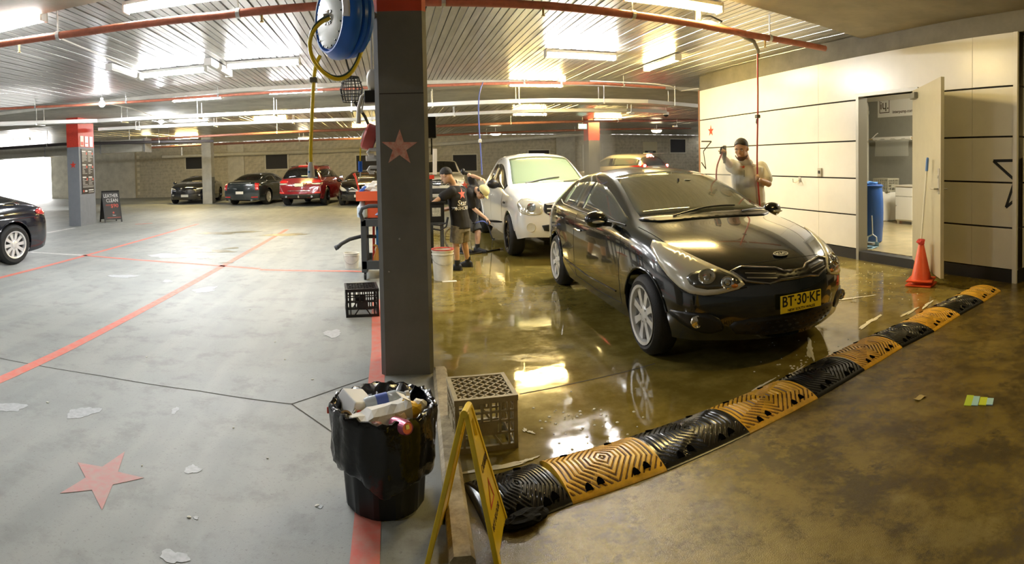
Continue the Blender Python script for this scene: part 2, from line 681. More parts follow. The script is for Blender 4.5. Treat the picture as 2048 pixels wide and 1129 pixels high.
# ---------------- ceiling
ZD, ZS = 3.40, 3.34
ceiling = shell('ceiling', 'ribbed steel deck ceiling between smooth concrete bands', 'ceiling')
YE1, YE2, YE3 = 5.3, 12.4, 16.4
MB().prism([(-29.5, -7), (21.5, -7), (21.5, 5.75), (6.3, 5.72), (3.4, 5.3), (-29.5, YE1 - .35)], ZS, ZS + .3).build('near_slab', slab_m, ceiling)
MB().box(-29.5, 21.5, YE2, YE3, ZS - .02, ZS + .3).build('band_beam', concrete_pale, ceiling)
MB().box(-29.5, 21.5, -7, YB + .2, ZS + .3, ZS + .5).build('slab_above', concrete, ceiling)


def deck_mesh(w, l):
    # one sheet of dovetail deck seen from below: flat pans, two narrow upstand ribs, an open lap at the side
    prof = [(0, 0), (w * .30, 0), (w * .31, .03), (w * .36, .03), (w * .37, .004), (w * .63, .004), (w * .64, .018), (w * .67, .018), (w * .68, 0), (w * .955, 0), (w * .955, .05), (0, .05)]
    mb = MB()
    n = len(prof)
    mb.grid([[(x, y, z) for x, z in prof] for y in (0, l)], wrap=True)
    mb.f += [tuple(range(n)), tuple(range(2 * n - 1, n - 1, -1))]
    me = mb.mesh('deck_panel')
    me.materials.append(deck_m)
    return me


dm = deck_mesh(.3, 7.6)
for i in range(79):
    link('deck_panel', dm, None, ceiling, loc=(-16 + i * .3, 4.9, ZD))
dm2 = deck_mesh(.6, YB - YE3 + .1)
for i in range(72):
    link('deck_panel', dm2, None, ceiling, loc=(-22 + i * .6, YE3 - .1, ZD))

# ---------------- back wall of concrete blocks
block_m = [mat('block_a', (.52, .485, .38), .85, noise=.25, nscale=5, bump=.2), mat('block_b', (.47, .44, .345), .85, noise=.25, nscale=5, bump=.2), mat('block_c', (.57, .53, .42), .85, noise=.2, nscale=5, bump=.2)]
mortar = mat('mortar', (.68, .64, .52), .9)
wall_back = shell('wall_back', 'concrete block wall at the far end of the car park', 'wall')
XL = yp(107, 350, YB).x
MB().box(XL, 21.5, YB + .012, YB + .25, 0, ZD).build('mortar_bed', mortar, wall_back)
bme = []
for k in range(3):
    me = MB().box(0, .39, 0, .05, 0, .19).mesh('block')
    me.materials.append(block_m[k])
    bme.append(me)
cells = []
row = 0
z = .005
while z < ZD - .1:
    x = -16.2 + (.2 if row % 2 else 0)
    while x < 20.6:
        cells.append((x, z))
        x += .4
    z += .2
    row += 1
cells.sort(key=lambda c: abs(c[0] + 3.) + (0 if 1.4 < c[1] < 3.2 else 30))
rest = [MB(), MB(), MB()]
for i, (x, z) in enumerate(cells):
    k = random.choice((0, 0, 1, 2))
    if i < 300:
        link('block', bme[k], None, wall_back, loc=(x, YB, z))
    else:
        rest[k].box(x, x + .39, YB, YB + .05, z, z + .19)
rr = MB()
for k in range(3):
    rr.add(rest[k].v, rest[k].f)
ro = rr.build('blockwork', block_m[0], wall_back)
ro['kind'] = 'stuff'
# smooth piers on the block wall and the plain wall beside the daylight opening
for px0, px1 in ((457, 489), (1112, 1150)):
    x0, x1 = yp(px0, 330, YB).x, yp(px1, 330, YB).x
    MB().box(x0, x1, YB - .12, YB + .02, 0, ZD).build('pier', concrete_pale, wall_back)
MB().box(XL, -16.2, YB - .3, YB + .02, 0, ZD).build('plain_bay', concrete_pale, wall_back)
MB().box(-29.5, XL, YB - .1, YB + .25, 3.1, ZD).build('opening_lintel', concrete_pale, wall_back)

vent_dark = mat('dark_mesh', (.012, .012, .014), .6, bump=.5, bscale=300)
frame_w = mat('window_frame_white', (.62, .6, .5), .5)
wi = 0
for (x0, y0, x1, y1) in ((226, 311, 261, 338), (372, 312, 408, 338), (532, 308, 575, 338), (713, 311, 760, 343), (906, 310, 953, 342), (1057, 301, 1098, 322), (1340, 279, 1370, 305)):
    a, b = yp(x0, (y0 + y1) / 2, YB), yp(x1, (y0 + y1) / 2, YB)
    zt, zb = yp((x0 + x1) / 2, y0, YB).z, yp((x0 + x1) / 2, y1, YB).z
    if y1 == 322:
        zb = zt - 1.0
    wi += 1
    w = shell('window_%d' % wi, 'dark meshed window opening in a white frame on the block wall', 'window')
    w['group'] = 'meshed windows along the block wall'
    MB().box(a.x, b.x, YB - .02, YB + .0, zb, zt).build('mesh_panel', vent_dark, w)
    for q in ((a.x - .07, a.x, zb - .07, zt + .07), (b.x, b.x + .07, zb - .07, zt + .07)):
        MB().box(q[0], q[1], YB - .06, YB, q[2], q[3]).build('frame_side', frame_w, w)
    for zz in (zb - .07, zt):
        MB().box(a.x, b.x, YB - .06, YB, zz, zz + .07).build('frame_rail', frame_w, w)
# pale door with a dark sign bar, and a big pale panel beside it
a, b, zt = yp(1286, 300, YB), yp(1314, 300, YB), yp(1300, 284, YB).z
d1 = shell('door_1', 'pale flush door with a dark sign bar in the block wall', 'door')
MB().box(a.x, b.x, YB - .05, YB, 0, zt).build('leaf', mat('pale_door', (.62, .57, .38), .5), d1)
MB().box(a.x + .12, b.x - .12, YB - .06, YB - .05, zt - .75, zt - .6).build('sign_bar', mat('dark_sign', (.03, .03, .025), .5), d1)
MB().box(a.x + .35, b.x - .35, YB - .062, YB - .06, zt - .69, zt - .66).build('lettering', white, d1)
a, b, zt = yp(1164, 300, YB), yp(1205, 300, YB), yp(1180, 289, YB).z
d2 = shell('door_2', 'large pale panelled door with white edge strips behind the red topped column', 'door')
MB().box(a.x, b.x, YB - .08, YB, 0, zt).build('leaf', mat('pale_panel', (.5, .5, .42), .5), d2)
for q in (a.x, b.x - .06):
    MB().box(q, q + .06, YB - .1, YB - .08, 0, zt).build('edge_strip', white, d2)

# ---------------- plain walls that close the place
for nm, q in (('wall_left', (-29.7, -29.5, -7, YB + .2)), ('wall_behind', (-29.5, 21.5, -7.2, -7)), ('wall_far_right', (21.5, 21.7, 12, YB + .2)), ('wall_near_right', (11.6, 11.8, -7, 3.0))):
    struct(MB().box(q[0], q[1], q[2], q[3], 0, ZD).build(nm, concrete), 'plain concrete wall closing the car park', 'wall')

# ---------------- white panelled wall of the pump room
WM = Matrix.Identity(4)            # local: x along the wall (s), y into the wall, z up
for r in range(3):
    WM[r][0], WM[r][1], WM[r][3] = WT[r], WN[r], (WN * WD)[r]
wall_right = shell('wall_right', 'white panelled wall of the pump room with dark joints and star marks', 'wall')
wall_right.matrix_world = WM
panel_m = mat('white_panel', (.80, .78, .72), .28, noise=.05, nscale=2)
S0, S1 = 3.385, 11.05
DJ0, DJ1, DTOP = 4.98, 6.10, 2.47
rows_z = [(.16, .68), (.68, 1.24), (1.24, 1.81), (1.81, 2.43), (2.43, 3.08)]
G = .011
for i, (z0, z1) in enumerate(rows_z):
    spans = [(S0 + .06, 4.05), (4.05, DJ0 - .04), (DJ1 + .04, 7.04), (7.04, S1)]
    if i == 4:
        spans.append((DJ0 - .046, DJ1 + .046))
    for (s0, s1) in spans:
        zz0 = z0 + G
        if s1 - s0 > 1.1 and s1 < 6.5:
            zz0 = DTOP + .05
        MB().box(s0 + .002, s1 - .002, 0, .03, zz0, z1 - G if i < 4 else z1).build('panel', panel_m, wall_right, bevel=.002)
for (s0, s1, z0, z1) in ((S0, DJ0, 0, 3.08), (DJ1, S1, 0, 3.08), (DJ0, DJ1, DTOP, 3.08)):
    MB().box(s0, s1, .032, .15, z0, z1).build('backing', dark_gap, wall_right)
skirt = mat('black_skirting', (.02, .019, .018), .4)
for (s0, s1) in ((S0 + .06, DJ0 - .04), (DJ1 + .04, S1)):
    MB().box(s0, s1, -.004, .03, 0, .16).build('skirting', skirt, wall_right)
fas = mat('fascia_grey', (.17, .155, .115), .7, noise=.2, nscale=3)
MB().box(2.0, S1 + .02, .01, .3, 3.08, ZD).build('fascia', fas, wall_right)
MB().box(S0, S0 + .058, -.012, .05, 0, 3.08).build('corner_trim', white, wall_right)
MB().box(S1, S1 + .05, -.012, .2, 0, 3.1).build('end_trim', mat('red_brown_trim', (.25, .12, .07), .5), wall_right)
MB().box(S1 - .2, S1, .2, 9, 0, ZD).build('end_return', concrete, wall_right)
# return past the near corner
for i, (z0, z1) in enumerate(rows_z):
    MB().box(S0, S0 + .03, .02, 2.2, z0 + G, z1 - G if i < 4 else z1).build('return_panel', panel_m, wall_right)
MB().box(S0 + .032, S0 + .15, .03, 2.2, 0, 3.08).build('return_backing', dark_gap, wall_right)
MB().box(S0 - .004, S0 + .03, .02, 2.2, 0, .16).build('return_skirting', skirt, wall_right)
# door frame
fr_m = mat('door_frame_grey', (.36, .35, .31), .4, metal=.3)
MB().box(DJ1 - .01, DJ1 + .045, -.02, .17, 0, DTOP + .05).build('door_jamb', fr_m, wall_right)
MB().box(DJ0 - .045, DJ0 + .01, -.02, .17, 0, DTOP + .05).build('door_jamb', fr_m, wall_right)
MB().box(DJ0 + .01, DJ1 - .01, -.02, .17, DTOP, DTOP + .05).build('door_head', fr_m, wall_right)
MB().box(DJ0 + .01, DJ1 - .01, -.01, .2, 0, .13).build('door_sill', skirt, wall_right)
# star marks
star_black = mat('black_vinyl', (.015, .015, .015), .5)


def wpath(name, pxs, w, m=star_black):
    mb = MB()
    pts = []
    for p in pxs:
        s_, z_ = wp(*p)
        pts.append(Vector((s_, -.002, z_)))
    for a, b in zip(pts, pts[1:]):
        mb.bar(a, b, w, .004, up=(0, 1, 0))
    return mb.build(name, m, wall_right)


wpath('star_outline', ((1403, 283), (1423, 283), (1407, 303), (1412, 338), (1403, 325)), .03)
wpath('star_outline', ((2033, 321), (1987, 322), (2030, 361), (2012, 415), (2033, 398)), .035)
rs = MB()
s_, z_ = wp(1422, 262)
rs.prism([(x, y) for x, y in star_poly(.125)], 0, .003, Matrix.Translation((s_, -.003, z_)) @ Matrix.Rotation(pi / 2, 4, 'X'))
rs.build('red_star', red_paint, wall_right)
# pump room shell
grey_wall = mat('grey_render', (.30, .295, .25), .6, noise=.06)
RD = 4.3
wall_pump = shell('wall_pump_room', 'grey rendered inside walls of the pump room behind the open door', 'wall')
wall_pump.matrix_world = WM
MB().box(3.6, 10.8, RD, RD + .1, 0, 3.1).build('rear_wall', grey_wall, wall_pump)
MB().box(10.7, 10.8, .15, RD, 0, 3.1).build('side_wall', grey_wall, wall_pump)
MB().box(3.6, 3.7, .15, RD, 0, 3.1).build('side_wall', grey_wall, wall_pump)
MB().box(3.6, 10.8, .15, RD, 3.0, 3.1).build('room_ceiling', white, wall_pump)
MB().box(3.6, 10.8, .15, RD, 0, .13).build('room_floor', mat('ochre_wet_floor', (.45, .37, .2), .2, noise=.2, nscale=3), wall_pump)

# ---------------- columns


def chamfer_col(x0, x1, y0, y1, c):
    return [(x0 + c, y0), (x1 - c, y0), (x1, y0 + c), (x1, y1 - c), (x1 - c, y1), (x0 + c, y1), (x0, y1 - c), (x0, y0 + c)]


cl, crr = gp(765, 752), gp(866, 735)
CX0, CY0 = cl.x, cl.y
CW = .375
col1 = thing('concrete_column', 'grey painted concrete column with a red star and red top band', 'column', (CX0, CY0, 0))
pol = chamfer_col(-.005, CW, 0, .42, .03)
MB().prism(pol, 0, 2.62).build('shaft', grey_paint, col1)
MB().prism(pol, 2.62, ZS).build('red_band', mat('red_band_paint', (.62, .07, .03), .5, noise=.1), col1)
MB().box(.03, CW - .03, -.002, .01, 2.03, 2.036).build('pour_line', dark_gap, col1)
p = yp(799, 296, CY0)
MB().prism(star_poly(.135, rot=.03), 0, .003, frame((p.x - CX0, -.001, p.z), (1, 0, 0), (0, 0, 1))).build('star', mat('faded_star', (.62, .2, .15), .6, noise=.5, nscale=30, col2=(.75, .5, .42), detail=8), col1)
for px, py in ((799, 478), (778, 543)):
    q = yp(px, py, CY0)
    MB().cyl((q.x - CX0, -.012, q.z), (q.x - CX0, .01, q.z), .007, 8).build('bolt', steel, col1)
# far left column with the price board
q0, q1 = gp(162, 453), gp(208, 446)
C2X1, C2Y0 = q0.x, q0.y
col2 = thing('concrete_column', 'grey column with a red top carrying the price board and posters', 'column', (C2X1, C2Y0, 0))
MB().box(-.42, 0, 0, .95, 0, 2.42).build('shaft', mat('blue_grey_paint', (.22, .235, .26), .6, noise=.08), col2)
MB().box(-.42, 0, 0, .95, 2.42, ZS).build('red_band', red_paint, col2)
zz = dp(146, 332, 18.5).z
MB().prism(star_poly(.12), 0, .004, frame((-.21, -.002, zz), (1, 0, 0), (0, 0, 1))).build('star', red_paint, col2)
board_m = mat('board_black', (.03, .026, .026), .4)
MB().box(.002, .02, .13, .85, .98, 2.36).build('price_board', board_m, col2)
ink_w, ink_r = mat('ink_white', (.7, .7, .68), .5), mat('ink_red', (.7, .1, .06), .5)
rb_, rw_ = MB(), MB()
rd = random.Random(5)
for r_, (z1, n) in enumerate(((2.56, 7), (2.10, 6), (1.68, 5))):
    for c_ in range(2):
        y0 = .16 + c_ * .36
        rw_.box(.02, .0215, y0, y0 + .22, z1 - .045, z1)
        rb_.box(.02, .0215, y0 + .24, y0 + .3, z1 - .13, z1 - .05)
        for k in range(n):
            zk = z1 - .08 - k * .045
            rw_.box(.02, .0215, y0, y0 + rd.uniform(.1, .3), zk - .012, zk)
for k in range(4):
    rw_.box(.02, .0215, .16, .82, 1.37 - k * .02, 1.375 - k * .02)
rw_.box(.02, .0215, .5, .8, 1.2, 1.24)
rw_.box(.02, .0215, .5, .82, 1.14, 1.16)
rw_.box(.02, .0215, .28, .42, 1.16, 1.22)
rw_.v = [(x, y, .98 + (z - 1.10) * .908) for x, y, z in rw_.v]
rw_.build('price_print', ink_w, col2)
rb_.prism(star_poly(.06), 0, .0015, frame((.02, .2, 1.19), (0, 1, 0), (0, 0, 1)))
rb_.v = [(x, y, .98 + (z - 1.10) * .908) for x, y, z in rb_.v]
rb_.build('price_print_red', ink_r, col2)
for k, c in enumerate(((.72, .62, .5), (.8, .78, .76), (.66, .74, .8))):
    MB().box(.002, .012, .1 + k * .28, .1 + k * .28 + .2, 2.44, 2.76).build('poster', mat('poster_%d' % k, c, .4), col2)
MB().box(.012, .014, .12, .28, 2.47, 2.58).build('poster_print', ink_r, col2)
MB().box(.012, .014, .40, .55, 2.53, 2.56).build('poster_print', ink_r, col2)
# pale concrete pillar in front of the parked cars, red topped column beyond the pickup
q = gp(406, 408)
col3 = thing('concrete_pillar', 'bare pale concrete pillar between the black coupe and the dark sedan', 'pillar', (q.x, q.y, 0))
MB().box(0, .48, 0, .5, 0, ZD).build('shaft', concrete_pale, col3)
MB().box(.482, .486, .02, .48, .0, 1.3).build('scuff_panel', mat('scuffed_grey', (.25, .25, .22), .7, noise=.4, nscale=8), col3)
q = dp(1178, 330, 24)
col4 = thing('concrete_column', 'square column painted red at the top, standing behind the white pickup in spray', 'column', (q.x, q.y, 0))
MB().box(0, .5, 0, .6, 0, 2.5).build('shaft', grey_paint, col4)
MB().box(0, .5, 0, .6, 2.5, ZD).build('red_band', red_paint, col4)

# ================================================================ LIGHTS AND SERVICES OVERHEAD
COOL, NEUT, WARM = (.97, .985, 1), (1, .92, .74), (1, .74, .28)
PW = 75.
LG = 'fluorescent battens under the ceiling'


def batten(c, ax, col, power, label, L=1.24, on=True, z=3.385, parent=None, w=.13):
    t = thing('ceiling_light', label, 'light', (c[0], c[1], z), 0 if ax == 'x' else pi / 2, LG)
    MB().box(-L / 2, L / 2, -w / 2, w / 2, -.045, 0).build('housing', white, t, bevel=.006)
    prof = [(-w * .48, -.045), (-w * .45, -.085), (-w * .25, -.11), (w * .25, -.11), (w * .45, -.085), (w * .48, -.045)]
    mb = MB().grid([[(x, y, zz) for y, zz in prof] for x in (-L / 2 + .02, L / 2 - .02)])
    mb.f += [(0, 1, 2, 3, 4, 5), (11, 10, 9, 8, 7, 6)]
    if on:
        m = mat('tube_%s_%.1f' % (''.join('%02d' % (100 * x) for x in col), power), (.9, .9, .9), .4, emit=power, ecol=col)
    else:
        m = mat('diffuser_off', (.75, .75, .7), .3)
    mb.build('diffuser', m, t)
    for sx in (-1, 1):
        MB().box(sx * L / 2 - .012, sx * L / 2 + .012, -w * .5, w * .5, -.115, 0).build('end_cap', white, t)
    return t


def mid(p0, p1, z):
    a, b = gp(*p0, z), gp(*p1, z)
    return (a + b) / 2


zt = 3.29
for (p0, p1, ax, col, pw, lab) in (
        ((250, 18), (470, -3), 'x', COOL, PW, 'lit fluorescent batten above the orange pipe on the car park side'),
        ((-70, 72), (80, 48), 'x', COOL, PW, 'lit fluorescent batten by the far end of the orange pipe, near the dark liftback'),
        ((272, 152), (418, 145), 'x', COOL, PW, 'lit batten next to the short unlit batten, over the car park bays'),
        ((455, 135), (598, 128), 'x', COOL, PW, 'lit batten between the unlit batten and the blue hose reel'),
        ((340, 202), (450, 197), 'x', COOL, PW, 'lit batten hung beside the thin red pipe, further from the yellow hose'),
        ((535, 187), (650, 183), 'x', COOL, PW, 'lit batten hung beside the thin red pipe right behind the yellow hose'),
        ((1090, 113), (1232, 118), 'x', (1, .97, .93), PW * 2.1, 'lit batten over the wash bay above the dark hatchback'),
        ((1018, 172), (1125, 172), 'x', WARM, PW * 1.2, 'lit warm batten over the white pickup by the thin red pipe'),
        ((1286, 140), (1364, 120), 'y', WARM, PW * 1.3, 'lit warm batten running lengthwise near the white panelled wall'),
        ((1265, -5), (1425, 25), 'x', WARM, PW * 1.2, 'lit warm batten above the orange pipe over the wash bay')):
    c = mid(p0, p1, zt)
    batten(c, ax, col, pw, lab)
# unlit battens that run with the deck ribs
for p0, p1, lab in (((226, 142), (275, 156), 'unlit batten at the end of the lit one, furthest from the hose reel'), ((405, 122), (466, 156), 'unlit batten lying across between two lit battens')):
    a, b = gp(*p0, zt), gp(*p1, zt)
    batten((a + b) / 2, 'y', COOL, 0, lab, on=False)
# far battens over the parked cars
for p0, p1, col, lab in (((510, 246), (570, 248), WARM, 'warm lit batten over the red four wheel drive'), ((1027, 229), (1090, 232), WARM, 'warm lit batten beyond the white pickup roof'), ((325, 253), (445, 248), COOL, 'long lit batten under the cable tray near the pillar')):
    c = mid(p0, p1, zt)
    batten(c, 'x', col, PW * 1.9, lab, z=3.39)
# more row lights; the two on the near slab are added to light the foreground
for (x, y, col, lab) in ((-4.2, 1.2, COOL, 'added fill batten on the smooth slab over the dry bays'), (-9.5, 5.6, COOL, 'lit batten over the dark liftback'), (-9.8, 9.5, COOL, 'lit batten over the bays beside the price column'),
                         (4.4, .9, WARM, 'added warm fill batten on the smooth slab over the driveway'), (-16, 21, COOL, 'lit batten by the ductwork near the daylight opening'), (9, 22, WARM, 'lit warm batten over the far silver car'), (-1, 26, WARM, 'lit warm batten close to the block wall'), (-10, 27, WARM, 'lit warm batten over the coupe and the sedan')):
    batten((x, y), 'x', col, PW * (1.8 if y > 15 else (.5 if x > 0 else (.5 if y < 3 else .75))), lab, z=3.39 if y > 5 else 3.335)
pm = batten((0, 0), 'x', NEUT, PW * 2.0, 'lit batten on the pump room ceiling', z=0)
pm.location = WN * (WD + 2.2) + WT * 6.0 + Vector((0, 0, 2.99))
pm.rotation_euler = (0, 0, atan2(WT.y, WT.x))
# round bulkhead lamps and the two bare bright bulbs
for px, py, D, lab in ((607, 274, 28, 'oval bulkhead lamp over the red four wheel drive'), (991, 262, 28, 'oval bulkhead lamp beyond the pickup cab'), (1313, 252, 28, 'oval bulkhead lamp near the pale far door'), (293, 284, 28, 'oval bulkhead lamp at the end of the duct')):
    p = dp(px, py, D)
    p.z = min(p.z, 3.12)
    t = thing('bulkhead_lamp', lab, 'lamp', (p.x, p.y, p.z), 0, 'oval bulkhead lamps over the far bays')
    MB().lathe([(.30, .05), (.30, .0), (.27, -.02)], 20, Matrix.Diagonal((1, .7, 1, 1))).build('base', white, t)
    MB().lathe([(.27, -.02), (.24, -.08), (.14, -.12), (0, -.13)], 20, Matrix.Diagonal((1, .7, 1, 1))).build('lens', mat('bulkhead_lens', (.9, .85, .7), .4, emit=18, ecol=(1, .85, .55)), t, True)
    MB().cyl((0, 0, .05), (0, 0, ZD - p.z - .004), .02, 8).build('drop_rod', galv, t)
for px, py, D, lab in ((204, 208, 13, 'bright bare bulb hung beside the red top of the price column'), (322, 243, 17, 'bright bare bulb hung behind the price column')):
    p = dp(px, py, D)
    t = thing('hanging_bulb', lab, 'lamp', (p.x, p.y, p.z), 0, 'bare bulbs near the price column')
    MB().sphere((0, 0, 0), .07, 14, 10).build('bulb', mat('bulb_glow', (1, 1, 1), .3, emit=160, ecol=(.9, .93, 1)), t, True)
    MB().cyl((0, 0, .05), (0, 0, .14), .035, 10).build('holder', white, t)
    MB().cyl((0, 0, .12), (0, 0, ZD - p.z), .006, 6).build('cord', white, t)


def pipe(name, label, pts, r, m, cat='pipe', n=12, clips=0, drops=(), clipm=galv):
    t = thing(name, label, cat, tuple(pts[0]))
    o = Vector(pts[0])
    lp = [Vector(p) - o for p in pts]
    MB().tube(lp, r, n).build('pipe_run', m, t, True)
    tot = sum((lp[i + 1] - lp[i]).length for i in range(len(lp) - 1))
    for k in range(clips):
        d = tot * (k + .5) / clips
        for i in range(len(lp) - 1):
            sl = (lp[i + 1] - lp[i]).length
            if d <= sl:
                q = lp[i].lerp(lp[i + 1], d / sl)
                dr = (lp[i + 1] - lp[i]).normalized()
                break
            d -= sl
        MB().cyl(q - dr * .02, q + dr * .02, r * 1.22, 12).bar(q + Vector((0, 0, r)), q + Vector((0, 0, ZD - o.z - q.z)), .025, .008).build('hanger', clipm, t)
    for q in drops:
        q = Vector(q) - o
        MB().cyl(q, q - Vector((0, 0, r + .05)), .012, 8).lathe([(.004, 0), (.02, -.012), (.02, -.02), (0, -.02)], 8, Matrix.Translation(q - Vector((0, 0, r + .05)))).build('sprinkler_head', mat('brass', (.5, .38, .16), .35, metal=.9), t)
    return t


P1 = [gp(p[0], p[1], 3.1) for p in ((-40, 95), (180, 63), (440, 31), (640, 12), (845, 4), (1100, 12), (1390, 48), (1500, 70), (1650, 97))]
pipe('sprinkler_pipe', 'thick orange red sprinkler pipe along the near edge of the deck', P1, .042, sprinkler, clips=5, drops=[gp(38, 86, 3.1), gp(523, 22, 3.1), gp(1086, 10, 3.1), gp(1530, 78, 3.1)])
P2 = [gp(p[0], p[1], 3.2) for p in ((-20, 219), (150, 211), (300, 202), (450, 191), (640, 180), (850, 172), (1050, 166), (1200, 167), (1330, 176))]
pipe('sprinkler_pipe', 'thin dark red pipe across the deck in front of the smooth beam', P2, .03, sprinkler, clips=7)
rustp = mat('dull_red_pipe', (.25, .10, .06), .55, noise=.2)
for (y, z, r, lab) in ((21.5, 2.95, .05, 'dull red pipe across the far deck, nearer of two'), (27, 2.9, .05, 'dull red pipe across the far deck close to the block wall')):
    pipe('sprinkler_pipe', lab, [(-20, y, z), (0, y, z + .05), (16, y, z + .5)], r, rustp, clips=8)
# white drain pipe on the block wall
wpx = ((325, 314), (405, 311), (560, 306), (760, 299), (850, 291), (1000, 280), (1100, 273), (1200, 267), (1290, 261), (1390, 254))
pipe('drain_pipe', 'long white plastic drain pipe running along the block wall', [yp(p[0], p[1], YB - .25) for p in wpx], .11, pvc, n=14)
a = yp(364, 312, YB - .3)
pipe('vent_pipe', 'short upright pale pipe rising from the drain pipe to the deck', [a, (a.x, a.y, ZD)], .06, galv)
# trays
tray_m = mat('tray_galv', (.7, .69, .64), .4, metal=.6)


def tray(label, pts, z, w, hangs):
    P = [gp(p[0], p[1], z) for p in pts]
    t = thing('cable_tray', label, 'cable tray', tuple(P[0]))
    o = P[0]
    base, s1, s2 = MB(), MB(), MB()
    rows = [p - o for p in P]
    base.grid([[r + Vector((0, -w / 2, 0)), r + Vector((0, w / 2, 0))] for r in rows]).grid([[r + Vector((0, -w / 2, .006)), r + Vector((0, w / 2, .006))] for r in rows])
    for mbx, y in ((s1, -w / 2), (s2, w / 2)):
        mbx.grid([[r + Vector((0, y + dy, dz)) for dy, dz in ((-.006, 0), (.006, 0), (.006, .09), (-.006, .09))] for r in rows], wrap=True)
    base.build('tray_bed', tray_m, t)
    s1.build('tray_side', tray_m, t)
    s2.build('tray_side', tray_m, t)
    for k in range(4):
        MB().tube([r + Vector((0, -w * .3 + k * w * .2, .03)) for r in rows], .016, 6).build('cable', mat('cable_%d' % (k % 2), ((.6, .6, .56), (.08, .08, .08))[k % 2], .5), t)
    tot = P[-1].x - P[0].x
    for k in range(hangs):
        x = tot * (k + .5) / hangs
        for i in range(len(rows) - 1):
            if rows[i].x <= x <= rows[i + 1].x:
                q = rows[i].lerp(rows[i + 1], (x - rows[i].x) / (rows[i + 1].x - rows[i].x))
        mb = MB()
        for y in (-w / 2 - .02, w / 2 + .02):
            mb.cyl(q + Vector((0, y, -.03)), q + Vector((0, y, ZD - z + .05 - q.z)), .009, 6)
        mb.box(q.x - .02, q.x + .02, q.y - w / 2 - .04, q.y + w / 2 + .04, q.z - .03, q.z - .002)
        mb.build('hanger', galv, t)


tray('galvanised cable tray hung in front of the red topped price column', ((-10, 252), (200, 246), (400, 236), (590, 228), (760, 220), (850, 215), (1090, 206), (1290, 208), (1398, 217)), 2.92, .3, 9)
tray('narrower cable tray hung behind the price column', ((200, 262), (323, 256), (480, 250), (720, 242), (850, 235), (1090, 225), (1250, 224), (1330, 227)), 2.95, .22, 7)
# ductwork
du = thing('air_duct', 'square sheet metal air duct behind the price column', 'duct', (-20, 20.5, 2.45))
for k, (x0, x1) in enumerate(((0, 2.9), (2.92, 5.8), (5.82, 8.6), (8.62, 10.6))):
    MB().box(x0, x1, 0, .6, .0, .5).build('duct_section', mat('duct_sheet', (.72, .69, .58), .4, metal=.2, noise=.1), du)
    MB().box(x1 - .03, x1 + .03, -.03, .63, -.03, .53).build('flange', galv, du)
for k in range(5):
    MB().cyl((1 + k * 2.2, .3, .5), (1 + k * 2.2, .3, ZD - 2.45), .012, 6).build('hanger', galv, du)
pipe('service_pipe', 'dark pipe slung across the daylight end of the car park', [(-24, 18.5, 2.85), (-12, 18.5, 2.8), (-7, 22, 2.8)], .06, mat('dark_pipe', (.06, .05, .05), .5), clips=4)
# exit sign, cameras and sensors
p = dp(1165, 253, 23)
t = thing('exit_sign', 'small green lit exit sign hung beside the red topped column', 'exit sign', (p.x, p.y, p.z))
MB().box(-.19, .19, -.02, .02, -.11, .11).build('case', white, t)
MB().box(-.17, .17, -.024, -.02, -.09, .09).build('face', mat('exit_green', (.35, .85, .62), .4, emit=1.2, ecol=(.45, .9, .7)), t)
MB().box(.02, .12, -.027, -.024, -.07, .07).box(-.13, -.03, -.027, -.024, -.03, .03).build('pictogram', mat('exit_white', (.9, 1, .95), .4, emit=1.5), t)
MB().cyl((0, 0, .11), (0, 0, ZD - p.z), .012, 6).build('drop_rod', galv, t)
for px, py, D, lab in ((1332, 230, 19, 'small dome camera hung from the beam near the end of the white wall'),):
    p = dp(px, py, D)
    t = thing('security_camera', lab, 'camera', (p.x, p.y, p.z))
    MB().lathe([(.09, .1), (.1, .02), (.1, 0)], 16).build('mount', white, t, True)
    MB().lathe([(.09, 0), (.07, -.05), (0, -.08)], 16).build('dome', black_plastic, t, True)
    MB().cyl((0, 0, .1), (0, 0, ZD - p.z), .015, 6).build('drop_rod', white, t)
for px, py, D, lab in ((1262, 228, 19, 'white bracket sensor hung near the dome camera'), (1350, 253, 24, 'small white sensor beside the oval lamp')):
    p = dp(px, py, D)
    t = thing('ceiling_sensor', lab, 'sensor', (p.x, p.y, p.z))
    MB().box(-.1, .1, -.06, .06, -.03, .03).build('body', white, t, bevel=.01)
    MB().cyl((.08, 0, .0), (.1, 0, ZD - p.z), .008, 6).build('drop_rod', white, t)
# conduit, junction box and swing arm for the bay hose
p1, p2 = gp(1395, 28, 3.28), gp(1517, 98, 2.95)
arm = thing('hose_swing_arm', 'grey swing arm under the ceiling that carries the red hose', 'hose arm', tuple(p1))
p1z = Vector((0, 0, .06))
MB().cyl((0, 0, -.12), p1z, .05, 12).cyl((0, 0, -.16), (0, 0, -.12), .03, 12).build('pivot', black_plastic, arm, True)
d = p2 - p1
MB().tube([Vector((0, 0, -.1)), d * .2 + Vector((0, 0, -.02)), d * .55 + Vector((0, 0, .04)), d * .92 + Vector((0, 0, .06)), d * .99 + Vector((0, 0, -.02)), d + Vector((0, 0, -.12))], [.03, .03, .028, .026, .024, .016], 10).build('arm_tube', mat('grey_tube', (.3, .28, .22), .45), arm, True)
MB().tube([Vector((0, 0, -.02)), Vector((.25, .1, .03)), Vector((.45, .15, .0)), Vector((.42, .2, -.12))], .012, 8).build('feed_hose', black_rubber, arm, True)
jb = thing('junction_box', 'white junction box with conduit tees under the deck over the pickup', 'junction box', tuple(gp(1123, 158, 3.15)))
MB().box(-.07, .07, -.05, .05, -.06, .06).build('box', white, jb, bevel=.008)
MB().cyl((0, 0, .06), (-.05, .1, .24), .018, 8).cyl((0, 0, -.06), (0, 0, -.16), .018, 8).cyl((-.05, 0, .02), (-.2, 0, .05), .018, 8).build('conduit', pvc, jb)
